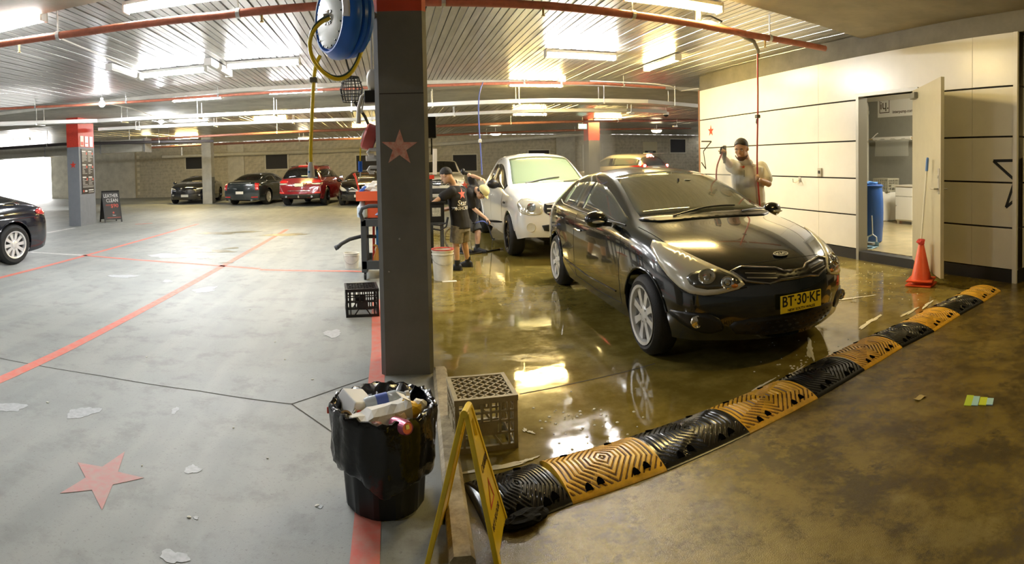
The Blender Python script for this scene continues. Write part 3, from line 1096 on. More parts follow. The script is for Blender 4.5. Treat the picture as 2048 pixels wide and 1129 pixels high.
# thin conduit sagging across the beam
pts = [gp(*q, 3.2) for q in ((205, 205), (262, 217), (300, 230), (345, 238))]
pipe('conduit', 'thin white conduit crossing the ceiling from the bare bulb', pts, .014, white, n=6)
pts = [gp(*q, 3.2) for q in ((1180, 162), (1300, 167), (1340, 172), (1362, 182), (1398, 177))]
pipe('conduit', 'thin white conduit dropping to the end of the white wall', pts, .012, white, n=6)
pts = [gp(*q, 3.31) for q in ((116, 75), (200, 110), (290, 150))]
pipe('conduit', 'thin white conduit running with the deck ribs to the unlit batten', pts, .012, white, n=6)

# ================================================================ VEHICLES
def paint(name, col, rough=.22, metal=.0, coat=1.):
    return mat(name, col, rough, metal, coat=coat)


tyre_m = mat('tyre', (.014, .014, .014), .65, bump=.2, bscale=120)
arch_m = mat('wheel_well', (.006, .006, .006), .9)
trim_blk = mat('trim_black', (.012, .012, .012), .35)
lens_clear = mat('lamp_lens', (.75, .76, .74), .08, metal=.35, coat=1.)
lamp_chrome = mat('lamp_reflector', (.85, .85, .82), .1, metal=1)
lamp_red = mat('tail_lamp_red', (.55, .02, .02), .15, coat=1.)
plate_w = mat('plate_white', (.75, .75, .7), .4)


def eval_mesh(o):
    dg = bpy.context.evaluated_depsgraph_get()
    dg.update()
    return bpy.data.meshes.new_from_object(o.evaluated_get(dg))


def temp(me):
    o = bpy.data.objects.new('temp', me)
    COL.objects.link(o)
    return o


def car_shell(sp):
    st, kx = sp['st'], sp.get('kx', 1.)
    n = len(st)
    W4 = [.0, .13, .0, .0]
    V, idx = [], {}

    def add(key, v):
        idx[key] = len(V)
        V.append(v)
    for i, (x, sill, hw, belt, ry, rz, top, dxc) in enumerate(st):
        mid_z = sill + (belt - sill) * .5
        tum = sp.get('tumble', .05)
        gh = sp['gh'][0] <= i <= sp['gh'][1]
        r4 = (hw - tum, belt)
        r6 = (ry, rz)
        if gh:
            r5 = (ry + (r4[0] - ry) * .13, rz - (rz - belt) * .13)
        else:
            r5 = ((r4[0] + ry) / 2, (belt + rz) / 2 + .008)
        rows = [(hw - .05, sill, 0), (hw - .008, sill + (belt - sill) * .2, 0), (hw, mid_z, 0), (hw - .006, belt - (belt - sill) * .17, 0), (r4[0], r4[1], 0),
                (r5[0], r5[1], .1 * dxc), (r6[0], r6[1], .25 * dxc), (ry * .55, rz + (top - rz) * .75, .72 * dxc), (0, top, dxc)]
        for j, (y, z, dx) in enumerate(rows):
            for s in ((1, -1) if j < 8 else (0,)):
                add((i, j, s), ((x + dx) * kx, y * s, z))

    def key(i, j, s):
        return idx[(i, j, s if j < 8 else 0)]
    faces, fm = [], []
    mi = sp.get('mi', {})
    for s in (1, -1):
        for i in range(n - 1):
            for j in range(8):
                f = [key(i, j, s), key(i + 1, j, s), key(i + 1, j + 1, s), key(i, j + 1, s)]
                faces.append(f if s < 0 else f[::-1])
                m = 0
                for name, (a, b, c, d) in mi.items():
                    if a <= i < b and c <= j < d:
                        m = sp['order'].index(name) + 1
                fm.append(m)
    for end, bul in ((0, sp['nose']), (n - 1, sp['tail'])):
        sg = 1 if end == 0 else -1
        for lv in range(4):
            p4 = V[key(end, lv, 1)]
            top4 = V[key(end, 4, 1)]
            for k in range(5, 9):
                ref = V[key(end, k, 1)]
                ratio = ref[1] / top4[1]
                dx = ref[0] - top4[0]
                fall = (1 - ratio * ratio)
                x = p4[0] + dx + sg * bul[lv] * fall ** .5
                for s in ((1, -1) if k < 8 else (0,)):
                    add(('f', end, lv, k, s), (x, p4[1] * ratio * s, p4[2] + (ref[2] - top4[2]) * (lv / 4.) ** 2))

        def fk(lv, k, s):
            if k == 4:
                return key(end, lv, s)
            if lv == 4:
                return key(end, k, s)
            return idx[('f', end, lv, k, s if k < 8 else 0)]
        for s in (1, -1):
            for lv in range(4):
                for k in range(4, 8):
                    faces.append([fk(lv, k, s), fk(lv, k + 1, s), fk(lv + 1, k + 1, s), fk(lv + 1, k, s)])
                    fm.append(0)
    me = bpy.data.meshes.new('shell')
    me.from_pydata(V, [], faces)
    for _ in range(len(sp['order']) + 1):
        me.materials.append(arch_m)
    for p, m in zip(me.polygons, fm):
        p.material_index = m
        p.use_smooth = True
    bm = bmesh.new()
    bm.from_mesh(me)
    bmesh.ops.recalc_face_normals(bm, faces=bm.faces)
    # make sure normals look outward
    tot = sum(f.normal.dot(f.calc_center_median() - Vector((0, 0, .6))) for f in bm.faces)
    if tot < 0:
        bmesh.ops.reverse_faces(bm, faces=bm.faces)
    bm.to_mesh(me)
    bm.free()
    o = temp(me)
    ss = o.modifiers.new('s', 'SUBSURF')
    ss.levels = ss.render_levels = sp.get('sub', 2)
    out = eval_mesh(o)
    bpy.data.objects.remove(o)
    return out


def split_mesh(me, k, name):
    c = me.copy()
    c.name = name
    bm = bmesh.new()
    bm.from_mesh(c)
    bmesh.ops.delete(bm, geom=[f for f in bm.faces if f.material_index != k], context='FACES')
    for f in bm.faces:
        f.material_index = 0
    bm.to_mesh(c)
    bm.free()
    c.materials.clear()
    return c


class Car:
    def __init__(s, name, label, sp, loc, heading, body_m, glass_m, cat='car', pane_m=None, scale=1., interior=None):
        s.sp, s.kx = sp, sp.get('kx', 1.)
        s.root = thing(name, label, cat, loc, heading)
        s.root.scale = (scale,) * 3
        full = car_shell(sp)
        bm = bmesh.new()
        bm.from_mesh(full)
        s.bvh = BVHTree.FromBMesh(bm)
        bm.free()
        shell_ = split_mesh(full, 0, 'body')
        o = temp(shell_)
        so = o.modifiers.new('t', 'SOLIDIFY')
        so.thickness = .018
        so.offset = -1
        cuts = []
        for ax in sp['axles']:
            for sd_ in (1, -1):
                c = temp(MB().cyl((ax * s.kx, sd_ * .46, sp['wr'] + .015), (ax * s.kx, sd_ * 1.3, sp['wr'] + .015), sp['wr'] * 1.12, 32).mesh('cut'))
                b = o.modifiers.new('b', 'BOOLEAN')
                b.object = c
                b.operation = 'DIFFERENCE'
                b.solver = 'EXACT'
                cuts.append(c)
        me = eval_mesh(o)
        for c in cuts + [o]:
            bpy.data.objects.remove(c)
        me.materials.clear()
        for p in me.polygons:
            p.material_index = 0
        s.body = link('body', me, body_m, s.root, True, angle=50)
        for k, nm in enumerate(sp['order']):
            g = split_mesh(full, k + 1, nm)
            gm = trim_blk if 'pillar' in nm else (pane_m or {}).get(nm, glass_m)
            if 'bed' in nm:
                gm = trim_blk
            # one mesh per side
            for sd_ in ((1, -1) if 'side' in nm or 'pillar' in nm else (0,)):
                h = g.copy()
                if sd_:
                    bm = bmesh.new()
                    bm.from_mesh(h)
                    bmesh.ops.delete(bm, geom=[f for f in bm.faces if f.calc_center_median().y * sd_ < 0], context='FACES')
                    bm.to_mesh(h)
                    bm.free()
                if not len(h.polygons):
                    continue
                nm2 = 'side_window' if 'side' in nm else ('door_pillar' if 'pillar' in nm else nm)
                ob = link(nm2, h, gm, s.root, True, angle=60)
                so = ob.modifiers.new('t', 'SOLIDIFY')
                so.thickness = .004
                so.offset = -1
        s.underbody()

    def underbody(s):
        sp = s.sp
        a0, a1 = sp['axles'][0] * s.kx, sp['axles'][1] * s.kx
        x0, x1 = sp['st'][0][0] * s.kx, sp['st'][-1][0] * s.kx
        w = sp['st'][len(sp['st']) // 2][2] - .1
        r = sp['wr']
        mb = MB()
        mb.box(a1 + r * 1.15, a0 - r * 1.15, -w, w, sp['st'][2][1] + .01, .34)
        mb.box(x1 + .06, x0 - .02, -.46, .46, sp['st'][2][1] + .03, .45)
        mb.build('underbody', arch_m, s.root)

    # --- surface helpers
    def hit(s, o, d):
        h = s.bvh.ray_cast(Vector(o), Vector(d))
        return (h[0], h[1]) if h[0] is not None else (None, None)

    def proj(s, p, d):
        d = Vector(d).normalized()
        o = Vector(p) - d * 6
        a, n_ = s.hit(o, d)
        if a is None:
            a, n_, _, _ = s.bvh.find_nearest(Vector(p))
        if n_.dot(d) > 0:
            n_ = -n_
        return a, n_

    def pt(s, kind, u, v, sd_=1):
        # front/rear: u = y, v = z ; side: u = x, v = z ; top: u = x, v = y
        if kind == 'front':
            return s.proj((0, u, v), (-1, 0, 0))
        if kind == 'rear':
            return s.proj((0, u, v), (1, 0, 0))
        if kind == 'side':
            return s.proj((u * s.kx, 0, v), (0, -sd_, 0))
        if kind == 'top':
            return s.proj((u * s.kx, v, .5), (0, 0, -1))
        if kind == 'corner':   # front corner, looking 45 degrees inwards; u runs along the diagonal, v = z
            e = Vector((-.7071, sd_ * .7071, 0))
            return s.proj(Vector((0, 0, v)) + e * u, (-.7071, -sd_ * .7071, 0))
        if kind == 'rcorner':
            e = Vector((.7071, sd_ * .7071, 0))
            return s.proj(Vector((0, 0, v)) + e * u, (.7071, -sd_ * .7071, 0))

    def patch(s, name, kind, poly, m, off=.006, thick=.02, sd_=1, parent=None, smooth_it=1, cuts=2, edge=.05):
        pts = [Vector((p[0], p[1])) for p in poly]
        for _ in range(smooth_it):
            q = []
            for i in range(len(pts)):
                a, b = pts[i], pts[(i + 1) % len(pts)]
                q += [a.lerp(b, .22), a.lerp(b, .78)]
            pts = q
        bm = bmesh.new()
        vs_ = [bm.verts.new((p.x, p.y, 0)) for p in pts]
        bm.faces.new(vs_)
        bmesh.ops.triangulate(bm, faces=bm.faces[:])
        for _ in range(4):
            le = [e for e in bm.edges if e.calc_length() > edge]
            if not le:
                break
            bmesh.ops.subdivide_edges(bm, edges=le, cuts=1)
            bmesh.ops.triangulate(bm, faces=bm.faces[:])
        bmesh.ops.beautify_fill(bm, faces=bm.faces[:], edges=[e for e in bm.edges if not e.is_boundary])
        for v in bm.verts:
            a, n_ = s.pt(kind, v.co.x, v.co.y, sd_)
            v.co = a + n_ * off
        me = bpy.data.meshes.new(name)
        bm.to_mesh(me)
        bm.free()
        o = link(name, me, m, parent or s.root, True, angle=60)
        so = o.modifiers.new('t', 'SOLIDIFY')
        so.thickness = thick
        so.offset = 0
        return o

    def line(s, name, kind, pts, r, m, sd_=1, off=0., parent=None, closed=False, sub=6):
        out = []
        n = len(pts)
        for i in range(n if closed else n - 1):
            a, b = pts[i], pts[(i + 1) % n]
            for k in range(sub):
                t = k / sub
                p, n_ = s.pt(kind, lerp(a[0], b[0], t), lerp(a[1], b[1], t), sd_)
                out.append(p + n_ * off)
        if not closed:
            p, n_ = s.pt(kind, pts[-1][0], pts[-1][1], sd_)
            out.append(p + n_ * off)
        return MB().tube(out, r, 6, closed=closed).build(name, m, parent or s.root, True)

    def wheels(s, style, rim_m, y, w, spokes=10, cap_m=None):
        r = s.sp['wr']
        rr = r * s.sp.get('rimk', .67)
        ty = MB().lathe([(rr, -w / 2), (rr + .02, -w / 2 - .004), (r - .05, -w / 2 - .008), (r - .015, -w * .42), (r, -w * .3), (r, w * .3), (r - .015, w * .42), (r - .05, w / 2 + .008), (rr + .02, w / 2 + .004), (rr, w / 2)], 36, cap=False).mesh('tyre')
        # rim: barrel, outer lip, spokes; the show face looks along +z
        rm = MB()
        rm.lathe([(rr, -w / 2), (rr - .012, -w / 2 + .01), (rr - .02, 0), (rr - .016, w * .30), (rr + .003, w / 2 + .006), (rr + .004, w / 2 + .01), (rr - .018, w / 2 + .004), (rr - .028, w * .32)], 36, cap=False)
        zf = w * .42
        for k in range(spokes):
            a = 2 * pi * k / spokes
            R_ = Matrix.Rotation(a, 4, 'Z')
            hw0, hw1 = (.026, .034) if style != 'thin' else (.016, .02)
            if style == 'five':
                hw0, hw1 = .036, .046
            if style == 'twin':
                for dv in (-1, 1):
                    pl = [(.05, dv * .012 - .012), (rr - .012, dv * .034 - .014), (rr - .012, dv * .034 + .014), (.05, dv * .012 + .012)]
                    rm.prism(pl, zf - .022, zf, R_)
            else:
                pl = [(.045, -hw0), (rr * .55, -hw0 * .95), (rr - .012, -hw1), (rr - .012, hw1), (rr * .55, hw0 * .95), (.045, hw0)]
                rm.prism(pl, zf - .024, zf, R_)
        rm.lathe([(.075, zf - .03), (.075, zf - .002), (.06, zf + .006), (0, zf + .006)], 20)
        for k in range(5):
            a = 2 * pi * k / 5 + .3
            rm.cyl((.055 * cos(a), .055 * sin(a), zf), (.055 * cos(a), .055 * sin(a), zf + .012), .009, 6)
        rme = rm.mesh('rim')
        disc = MB().lathe([(rr * .82, -.01), (rr * .82, .01), (0, .01)], 24).mesh('brake_disc')
        back = MB().lathe([(rr - .02, -.03), (0, -.03)], 24, cap=False).mesh('hub_backing')
        for ax in s.sp['axles']:
            for sd_ in (1, -1):
                t = link('tyre', ty, tyre_m, s.root, True)
                t.matrix_local = Matrix.Translation((ax * s.kx, sd_ * y, r)) @ Matrix.Rotation(-sd_ * pi / 2, 4, 'X') @ Matrix.Rotation(.37 * ax, 4, 'Z')
                link('rim', rme, rim_m, t, True, angle=30)
                link('brake_disc', disc, steel, t, True)
                link('hub_backing', back, arch_m, t)

    def mirror(s, x, z, y, m, sd_, size=(.07, .11, .075)):
        c = Vector((x * s.kx, sd_ * (y + .1), z))
        mb = MB()
        mb.sphere(c, (size[0], size[1], size[2]), 14, 10)
        for i, v in enumerate(mb.v):
            v = Vector(v)
            if v.x < c.x - size[0] * .45:
                v.x = c.x - size[0] * .45
            mb.v[i] = tuple(v)
        o = mb.build('mirror', m, s.root, True)
        MB().bar((x * s.kx + .01, sd_ * (y - .04), z - .05), c - Vector((0, 0, .03)), .05, .04).build('mirror_arm', trim_blk, o)
        MB().cbox(c + Vector((-size[0] * .46, 0, 0)), (.004, size[1] * 1.5, size[2] * 1.3)).build('mirror_glass', lamp_chrome, o, bevel=.01)
        return o

    def handle(s, x, z, sd_, m):
        a, n_ = s.pt('side', x, z, sd_)
        mb = MB()
        mb.tube([a + Vector((-.10, 0, 0)) + n_ * .004, a + Vector((-.07, 0, .003)) + n_ * .03, a + Vector((.07, 0, .003)) + n_ * .03, a + Vector((.10, 0, 0)) + n_ * .004], .011, 8)
        return mb.build('door_handle', m, s.root, True)

    def plate(s, kind, y, z, w, h, m, texts=(), m_ink=None, off=.02, tilt=0.):
        a, n_ = s.pt(kind, y, z)
        sg = 1 if kind == 'front' else -1
        # read along the car's right for the front, left for the rear
        M = frame(a + Vector((sg * off, 0, 0)), (0, sg, 0), (-sg * tilt, 0, 1))
        o = MB().box(-w / 2, w / 2, -h / 2, h / 2, -.006, .002, M).build('number_plate', m, s.root, bevel=.002)
        for body, size, dx, dy, fit, bold in texts:
            lettering(body, size, M @ Matrix.Translation((dx, dy, .0025)), m_ink, o, fit=fit, bold=bold)
        return o

# ---------------- dark hatchback in the wash bay
kia_paint = mat('midnight_green_paint', (.004, .0075, .009), .16, coat=1.)
clear_glass = glassmat('windscreen_glass', (.86, .90, .76), .20, .04, .9)
tint_glass = glassmat('tinted_glass', (.78, .84, .74), .24, .04, .8)
dark_glass = glassmat('privacy_glass', (.05, .055, .06), .8)
alloy = mat('silver_alloy', (.72, .72, .69), .3, metal=.3)
alloy_dark = mat('black_alloy', (.015, .015, .016), .25, metal=.3)
KX = 1.07
hatch = dict(kx=KX, rimk=.735, wr=.312, axles=(1.285, -1.285), gh=(3, 8), order=['windscreen', 'rear_window', 'side_a', 'side_b', 'pillar_b', 'side_c'], tumble=.055,
             st=[(1.80, .24, .74, .70, .55, .735, .76, .29), (1.48, .20, .835, .85, .62, .885, .915, .13), (1.12, .19, .855, .92, .66, .965, .99, .10), (.80, .19, .86, .95, .715, 1.0, 1.03, .20),
                 (.38, .19, .86, .965, .645, 1.225, 1.27, .12), (-.06, .19, .86, .975, .565, 1.39, 1.44, .06), (-.42, .19, .86, .985, .565, 1.41, 1.462, 0), (-.50, .19, .86, .987, .565, 1.41, 1.462, 0),
                 (-1.15, .2, .855, 1.02, .545, 1.36, 1.435, 0), (-1.60, .22, .83, 1.03, .53, 1.24, 1.37, -.06), (-1.80, .25, .80, .95, .62, .96, 1.0, -.10), (-1.84, .28, .76, .80, .60, .81, .82, -.10)],
             mi={'windscreen': (3, 5, 6, 8), 'rear_window': (9, 10, 6, 8), 'side_a': (3, 6, 4, 5), 'pillar_b': (6, 7, 4, 5), 'side_b': (7, 8, 4, 5)}, nose=[.01, .05, .07, .05], tail=[.02, .06, .06, .03])
hatch['order'] = ['windscreen', 'rear_window', 'side_a', 'pillar_b', 'side_b']
kia = Car('hatchback_car', 'wet black green hatchback with yellow number plate parked behind the speed hump', hatch, (2.80, 5.31, 0), radians(-92.8), kia_paint, tint_glass, pane_m={'windscreen': clear_glass})
kia.wheels('ten', alloy, .748, .19, 8)
uc = lambda x, y: (-x * KX + y) / sqrt(2)
for sd in (1, -1):
    hl = kia.patch('headlight', 'corner', [(uc(2.00, .36), .625), (uc(1.90, .60), .565), (uc(1.78, .73), .585), (uc(1.60, .82), .70), (uc(1.30, .80), .895), (uc(1.50, .72), .875), (uc(1.80, .58), .775), (uc(1.98, .42), .70)], mat('headlamp_bowl', (.70, .68, .56), .2, metal=.15, coat=1.), off=.004, thick=.012, sd_=sd)
    for (x, y, z, r) in ((1.86, .60, .69, .062), (1.93, .47, .655, .046)):
        a, n_ = kia.pt('corner', uc(x, y), z, sd)
        M = Matrix.Translation(a + n_ * .010) @ n_.to_track_quat('Z', 'Y').to_matrix().to_4x4()
        MB().lathe([(r, 0), (r, .008), (r * .86, .012), (r * .8, .004), (r * .45, .0), (r * .4, .012), (0, .02)], 24, M).build('projector', lamp_chrome, hl, True)
    kia.line('headlight_edge', 'corner', [(uc(2.00, .36), .625), (uc(1.90, .60), .568), (uc(1.76, .74), .590), (uc(1.58, .82), .70)], .006, trim_blk, sd, .004, hl)
    a, n_ = kia.pt('corner', uc(1.95, .42), .635, sd)
    MB().sphere(a + n_ * .004, (.02, .03, .016), 10, 6).build('indicator_bulb', mat('amber_lamp', (.6, .2, .04), .2), hl, True)
    fh = kia.patch('fog_light_housing', 'front', [(sd * .50, .33), (sd * .56, .43), (sd * .70, .45), (sd * .80, .43), (sd * .72, .33), (sd * .6, .29)], trim_blk, off=.002, thick=.01)
    a, n_ = kia.pt('front', sd * .68, .385)
    M = Matrix.Translation(a + Vector((.008, 0, 0))) @ Matrix.Rotation(pi / 2, 4, 'Y') @ Matrix.Rotation(0, 4, 'Z')
    MB().lathe([(.045, 0), (.045, .014), (.036, .016), (.032, .006), (.0, .012)], 20, M).build('fog_light', lamp_chrome, fh, True)
    kia.patch('tail_light', 'rcorner', [(-(-1.84 * KX * -1) / 1.414 + .52, .98), (-(1.84 * KX) / 1.414 + .60, .80), (-(1.84 * KX) / 1.414 + .44, .72), (-(1.84 * KX) / 1.414 + .40, .95)], lamp_red, sd_=sd)
    kia.mirror(.58, 1.0, .86, kia_paint, sd)
    a = Vector((.60 * KX + .072, sd * .97, .985))
    MB().sphere(a, (.006, .06, .012), 8, 6).build('mirror_indicator', lens_clear, kia.root, True)
    kia.handle(-.32, .80, sd, chrome)
    kia.handle(-1.12, .86, sd, chrome)
    for pts in ([(.86, .30), (.84, .6), (.86, .80), (.80, .93)], [(-.46, .28), (-.47, .6), (-.46, .96)], [(-.93, .42), (-1.0, .6), (-1.2, .78), (-1.22, .98)], [(.86, .30), (.2, .27), (-.46, .28), (-.93, .42)]):
        kia.line('door_seam', 'side', pts, .0035, arch_m, sd, -.001)
    kia.line('sill_crease', 'side', [(.75, .38), (0, .36), (-.85, .40)], .008, kia_paint, sd, .002)
    kia.line('window_trim', 'side', [(.82, .962), (.3, .975), (-.4, .99), (-1.1, 1.02), (-1.3, 1.06)], .008, trim_blk, sd, .002)
    # black strip that edges the arches
    for ax in hatch['axles']:
        kia.line('arch_lip', 'side', [(ax + .352 / KX * cos(t), .327 + .352 * sin(t)) for t in [pi * k / 14 for k in range(1, 14)]], .009, kia_paint, sd, .002, sub=2)
    kia.line('bonnet_seam', 'top', [(1.98, sd * .43), (1.80, sd * .60), (1.4, sd * .70), (1.0, sd * .735)], .004, arch_m, 1, -.001)
kia.line('bonnet_front_seam', 'front', [(-.42, .757), (-.2, .772), (0, .778), (.2, .772), (.42, .757)], .003, arch_m, 1, -.001)
gh = [(0, .708), (.09, .708), (.14, .732), (.36, .748), (.44, .725), (.37, .665), (.22, .640), (.13, .658), (0, .658)]
gpoly = gh + [(-y, z) for y, z in gh[-2:0:-1]]
gr = kia.patch('grille', 'front', gpoly, trim_blk, off=-.001, thick=.012, smooth_it=0)
kia.line('grille_frame', 'front', gpoly, .009, chrome, 1, .006, gr, closed=True, sub=3)
for z in (.672, .70):
    for sg in (-1, 1):
        kia.line('grille_bar', 'front', [(sg * .16, z), (sg * .36, z + .012)], .005, steel, 1, .006, gr)
lo = kia.patch('lower_intake', 'front', [(-.50, .375), (-.42, .27), (.42, .27), (.50, .375), (.3, .41), (-.3, .41)], trim_blk, off=.001, thick=.008)
for r_ in range(3):
    for k in range(12):
        y = -.36 + k * .065 + (r_ % 2) * .03
        a, n_ = kia.pt('front', y, .295 + r_ * .034)
        MB().sphere(a + n_ * .004, (.008, .02, .009), 6, 4).build('intake_mesh', black_plastic, lo)
a, n_ = kia.pt('front', 0, .80)
Mb = Matrix.Translation(a + n_ * .004) @ frame((0, 0, 0), (0, 1, 0), Vector((0, 0, 1)) - n_ * n_.z)
badge_s = mat('badge_silver', (.75, .75, .72), .3, metal=.3)
out_ = [(.066 * cos(t), .036 * sin(t)) for t in [2 * pi * k / 32 for k in range(32)]]
inn_ = [(.058 * cos(t), .029 * sin(t)) for t in [2 * pi * k / 32 for k in range(32)]]
bo = MB().prism(out_, 0, .006, Mb).build('badge', trim_blk, kia.root)
band(MB(), out_, inn_, .004, .010, Mb).build('badge_ring', badge_s, bo)
lettering('KIA', .042, Mb @ Matrix.Translation((0, 0, .0075)), badge_s, bo, fit=.092, bold=.001)
yel = mat('plate_yellow', (.86, .66, .03), .4)
ink = mat('plate_ink', (.01, .01, .01), .5)
kia.plate('front', 0, .495, .372, .125, yel, (('BT·30·KF', .105, 0, .016, .345, .0015), ('NEW SOUTH WALES', .026, 0, -.046, .25, .0003)), ink, off=.03)
# wipers, cowl, interior
kia.patch('wiper_cowl', 'top', [(1.04, -.50), (.93, -.66), (.86, -.68), (.97, -.3), (1.0, 0), (.97, .3), (.86, .68), (.93, .66), (1.04, .50), (1.09, 0)], trim_blk, off=.004, thick=.01)
for (p0, p1, p2) in (((.98, -.40), (.90, -.05), (.86, .30)), ((.98, .30), (.90, .50), (.84, .66))):
    kia.line('wiper', 'top', [p0, p1, p2], .008, trim_blk, 1, .018)
rest_m = mat('dark_trim', (.14, .13, .10), .7)
seat_m = mat('charcoal_seat', (.30, .29, .25), .85)


def cabin(car, x_dash, x_front, x_rear, floor_z, dash_z, hw, seat_h=.62, belt=.95):
    k = car.kx
    MB().box((x_dash - .25) * k, (x_dash + .12) * k, -hw, hw, dash_z - .30, dash_z - .06).build('dashboard', rest_m, car.root, bevel=.05)
    MB().box((x_rear - .35) * k, x_dash * k, -hw, hw, floor_z - .06, floor_z).build('cabin_floor', rest_m, car.root)
    for y in (-.37, .37):
        mb = MB()
        mb.box(x_front * k - .25, x_front * k + .25, y - .24, y + .24, floor_z + .12, floor_z + .28)
        R_ = Matrix.Translation((x_front * k - .22, y, floor_z + .25)) @ Matrix.Rotation(radians(-14), 4, 'Y')
        mb.box(-.07, .07, -.23, .23, 0, seat_h, R_)
        o = mb.build('front_seat', seat_m, car.root, bevel=.05)
        MB().box(-.045, .045, -.13, .13, seat_h + .04, seat_h + .22, R_).build('headrest', seat_m, o, bevel=.03)
    mb = MB().box(x_rear * k - .2, x_rear * k + .25, -hw + .1, hw - .1, floor_z + .1, floor_z + .26)
    mb.box(-.07, .07, -hw + .1, hw - .1, 0, seat_h - .08, Matrix.Translation((x_rear * k - .2, 0, floor_z + .22)) @ Matrix.Rotation(radians(-18), 4, 'Y'))
    mb.build('rear_seat', seat_m, car.root, bevel=.05)
    M = Matrix.Translation(((x_dash - .36) * k, -.37, dash_z - .10)) @ Matrix.Rotation(radians(-65), 4, 'Y')
    ring = [M @ Vector((.185 * cos(t), .185 * sin(t), 0)) for t in [2 * pi * i / 24 for i in range(24)]]
    mb = MB().tube(ring, .014, 8, closed=True)
    for t in (0, 2.2, -2.2):
        mb.bar(M @ Vector((0, 0, 0)), M @ Vector((.18 * cos(t), .18 * sin(t), 0)), .035, .012)
    mb.build('steering_wheel', trim_blk, car.root, True)


rows_ = []
for xx in (-.02, -.3, -.6, -.9, -1.2, -1.45):
    rr_ = []
    for yy in (-.5, -.3, 0, .3, .5):
        a, n_ = kia.pt('top', xx, yy)
        rr_.append(a - Vector((0, 0, .035)))
    rows_.append(rr_)
MB().grid(rows_).build('headliner', mat('pale_lining', (.5, .48, .40), .9), kia.root, True)
for sd in (1, -1):
    kia.patch('lamp_bezel', 'corner', [(uc(1.99, .40), .645), (uc(1.90, .585), .605), (uc(1.80, .68), .625), (uc(1.74, .70), .70), (uc(1.86, .55), .745), (uc(1.97, .43), .69)], mat('bezel_grey', (.10, .10, .085), .2, metal=.5, coat=1.), off=.0105, thick=.002, sd_=sd)
cabin(kia, .86, .08, -.82, .42, 1.0, .70, .46)
MB().cbox((.34 * KX, 0, 1.26), (.02, .2, .06)).cyl((.34 * KX, 0, 1.28), (.33 * KX, 0, 1.34), .01, 8).build('rear_view_mirror', trim_blk, kia.root)
for y, b_ in ((-.55, .12), (.45, .10)):
    a, n_ = kia.pt('top', .48, y * .5)
a, n_ = kia.pt('top', .30, .12)
MB().cbox(a + n_ * .003, (.05, .06, .003)).build('windscreen_sticker', white, kia.root)

# ---------------- white dual cab pickup
utw = mat('white_car_paint', (.80, .79, .74), .2, coat=1.)
UX = 1.08
ute = dict(kx=UX, wr=.345, axles=(1.54, -1.54), gh=(3, 9), tumble=.05, order=['windscreen', 'rear_window', 'side_a', 'pillar_b', 'side_b', 'bed'],
           st=[(2.22, .38, .78, .86, .60, .90, .93, .20), (1.90, .30, .86, .98, .66, 1.02, 1.05, .10), (1.35, .28, .875, 1.04, .70, 1.09, 1.12, .06), (1.0, .28, .88, 1.06, .74, 1.12, 1.14, .14),
               (.60, .28, .88, 1.08, .66, 1.42, 1.45, .10), (.20, .28, .88, 1.09, .60, 1.66, 1.71, .05), (-.08, .28, .88, 1.10, .60, 1.68, 1.735, 0), (-.20, .28, .88, 1.10, .60, 1.68, 1.735, 0),
               (-.80, .28, .88, 1.10, .59, 1.66, 1.72, 0), (-.98, .28, .88, 1.11, .585, 1.60, 1.69, 0), (-1.02, .28, .88, 1.15, .82, 1.16, 1.17, 0), (-1.06, .28, .88, 1.17, .80, 1.17, 1.17, 0), (-2.3, .34, .87, 1.16, .80, 1.16, 1.16, 0), (-2.45, .40, .85, 1.12, .78, 1.13, 1.13, 0)],
           mi={'windscreen': (3, 5, 6, 8), 'side_a': (3, 6, 4, 5), 'pillar_b': (6, 7, 4, 5), 'side_b': (7, 8, 4, 5), 'rear_window': (9, 10, 6, 8), 'bed': (11, 12, 6, 8)}, nose=[.02, .08, .08, .03], tail=[.0, .0, .0, .0])
misty = glassmat('misted_glass', (.66, .84, .52), .40, .15, .85)
ut = Car('pickup_truck', 'white dual cab pickup being hosed down behind the dark hatchback', ute, (2.87, 10.86, 0), radians(-91.5), utw, dark_glass, cat='pickup', pane_m={'windscreen': misty})
ut.wheels('five', alloy_dark, .77, .24, 6)
uu = lambda x, y: (-x * UX + y) / sqrt(2)
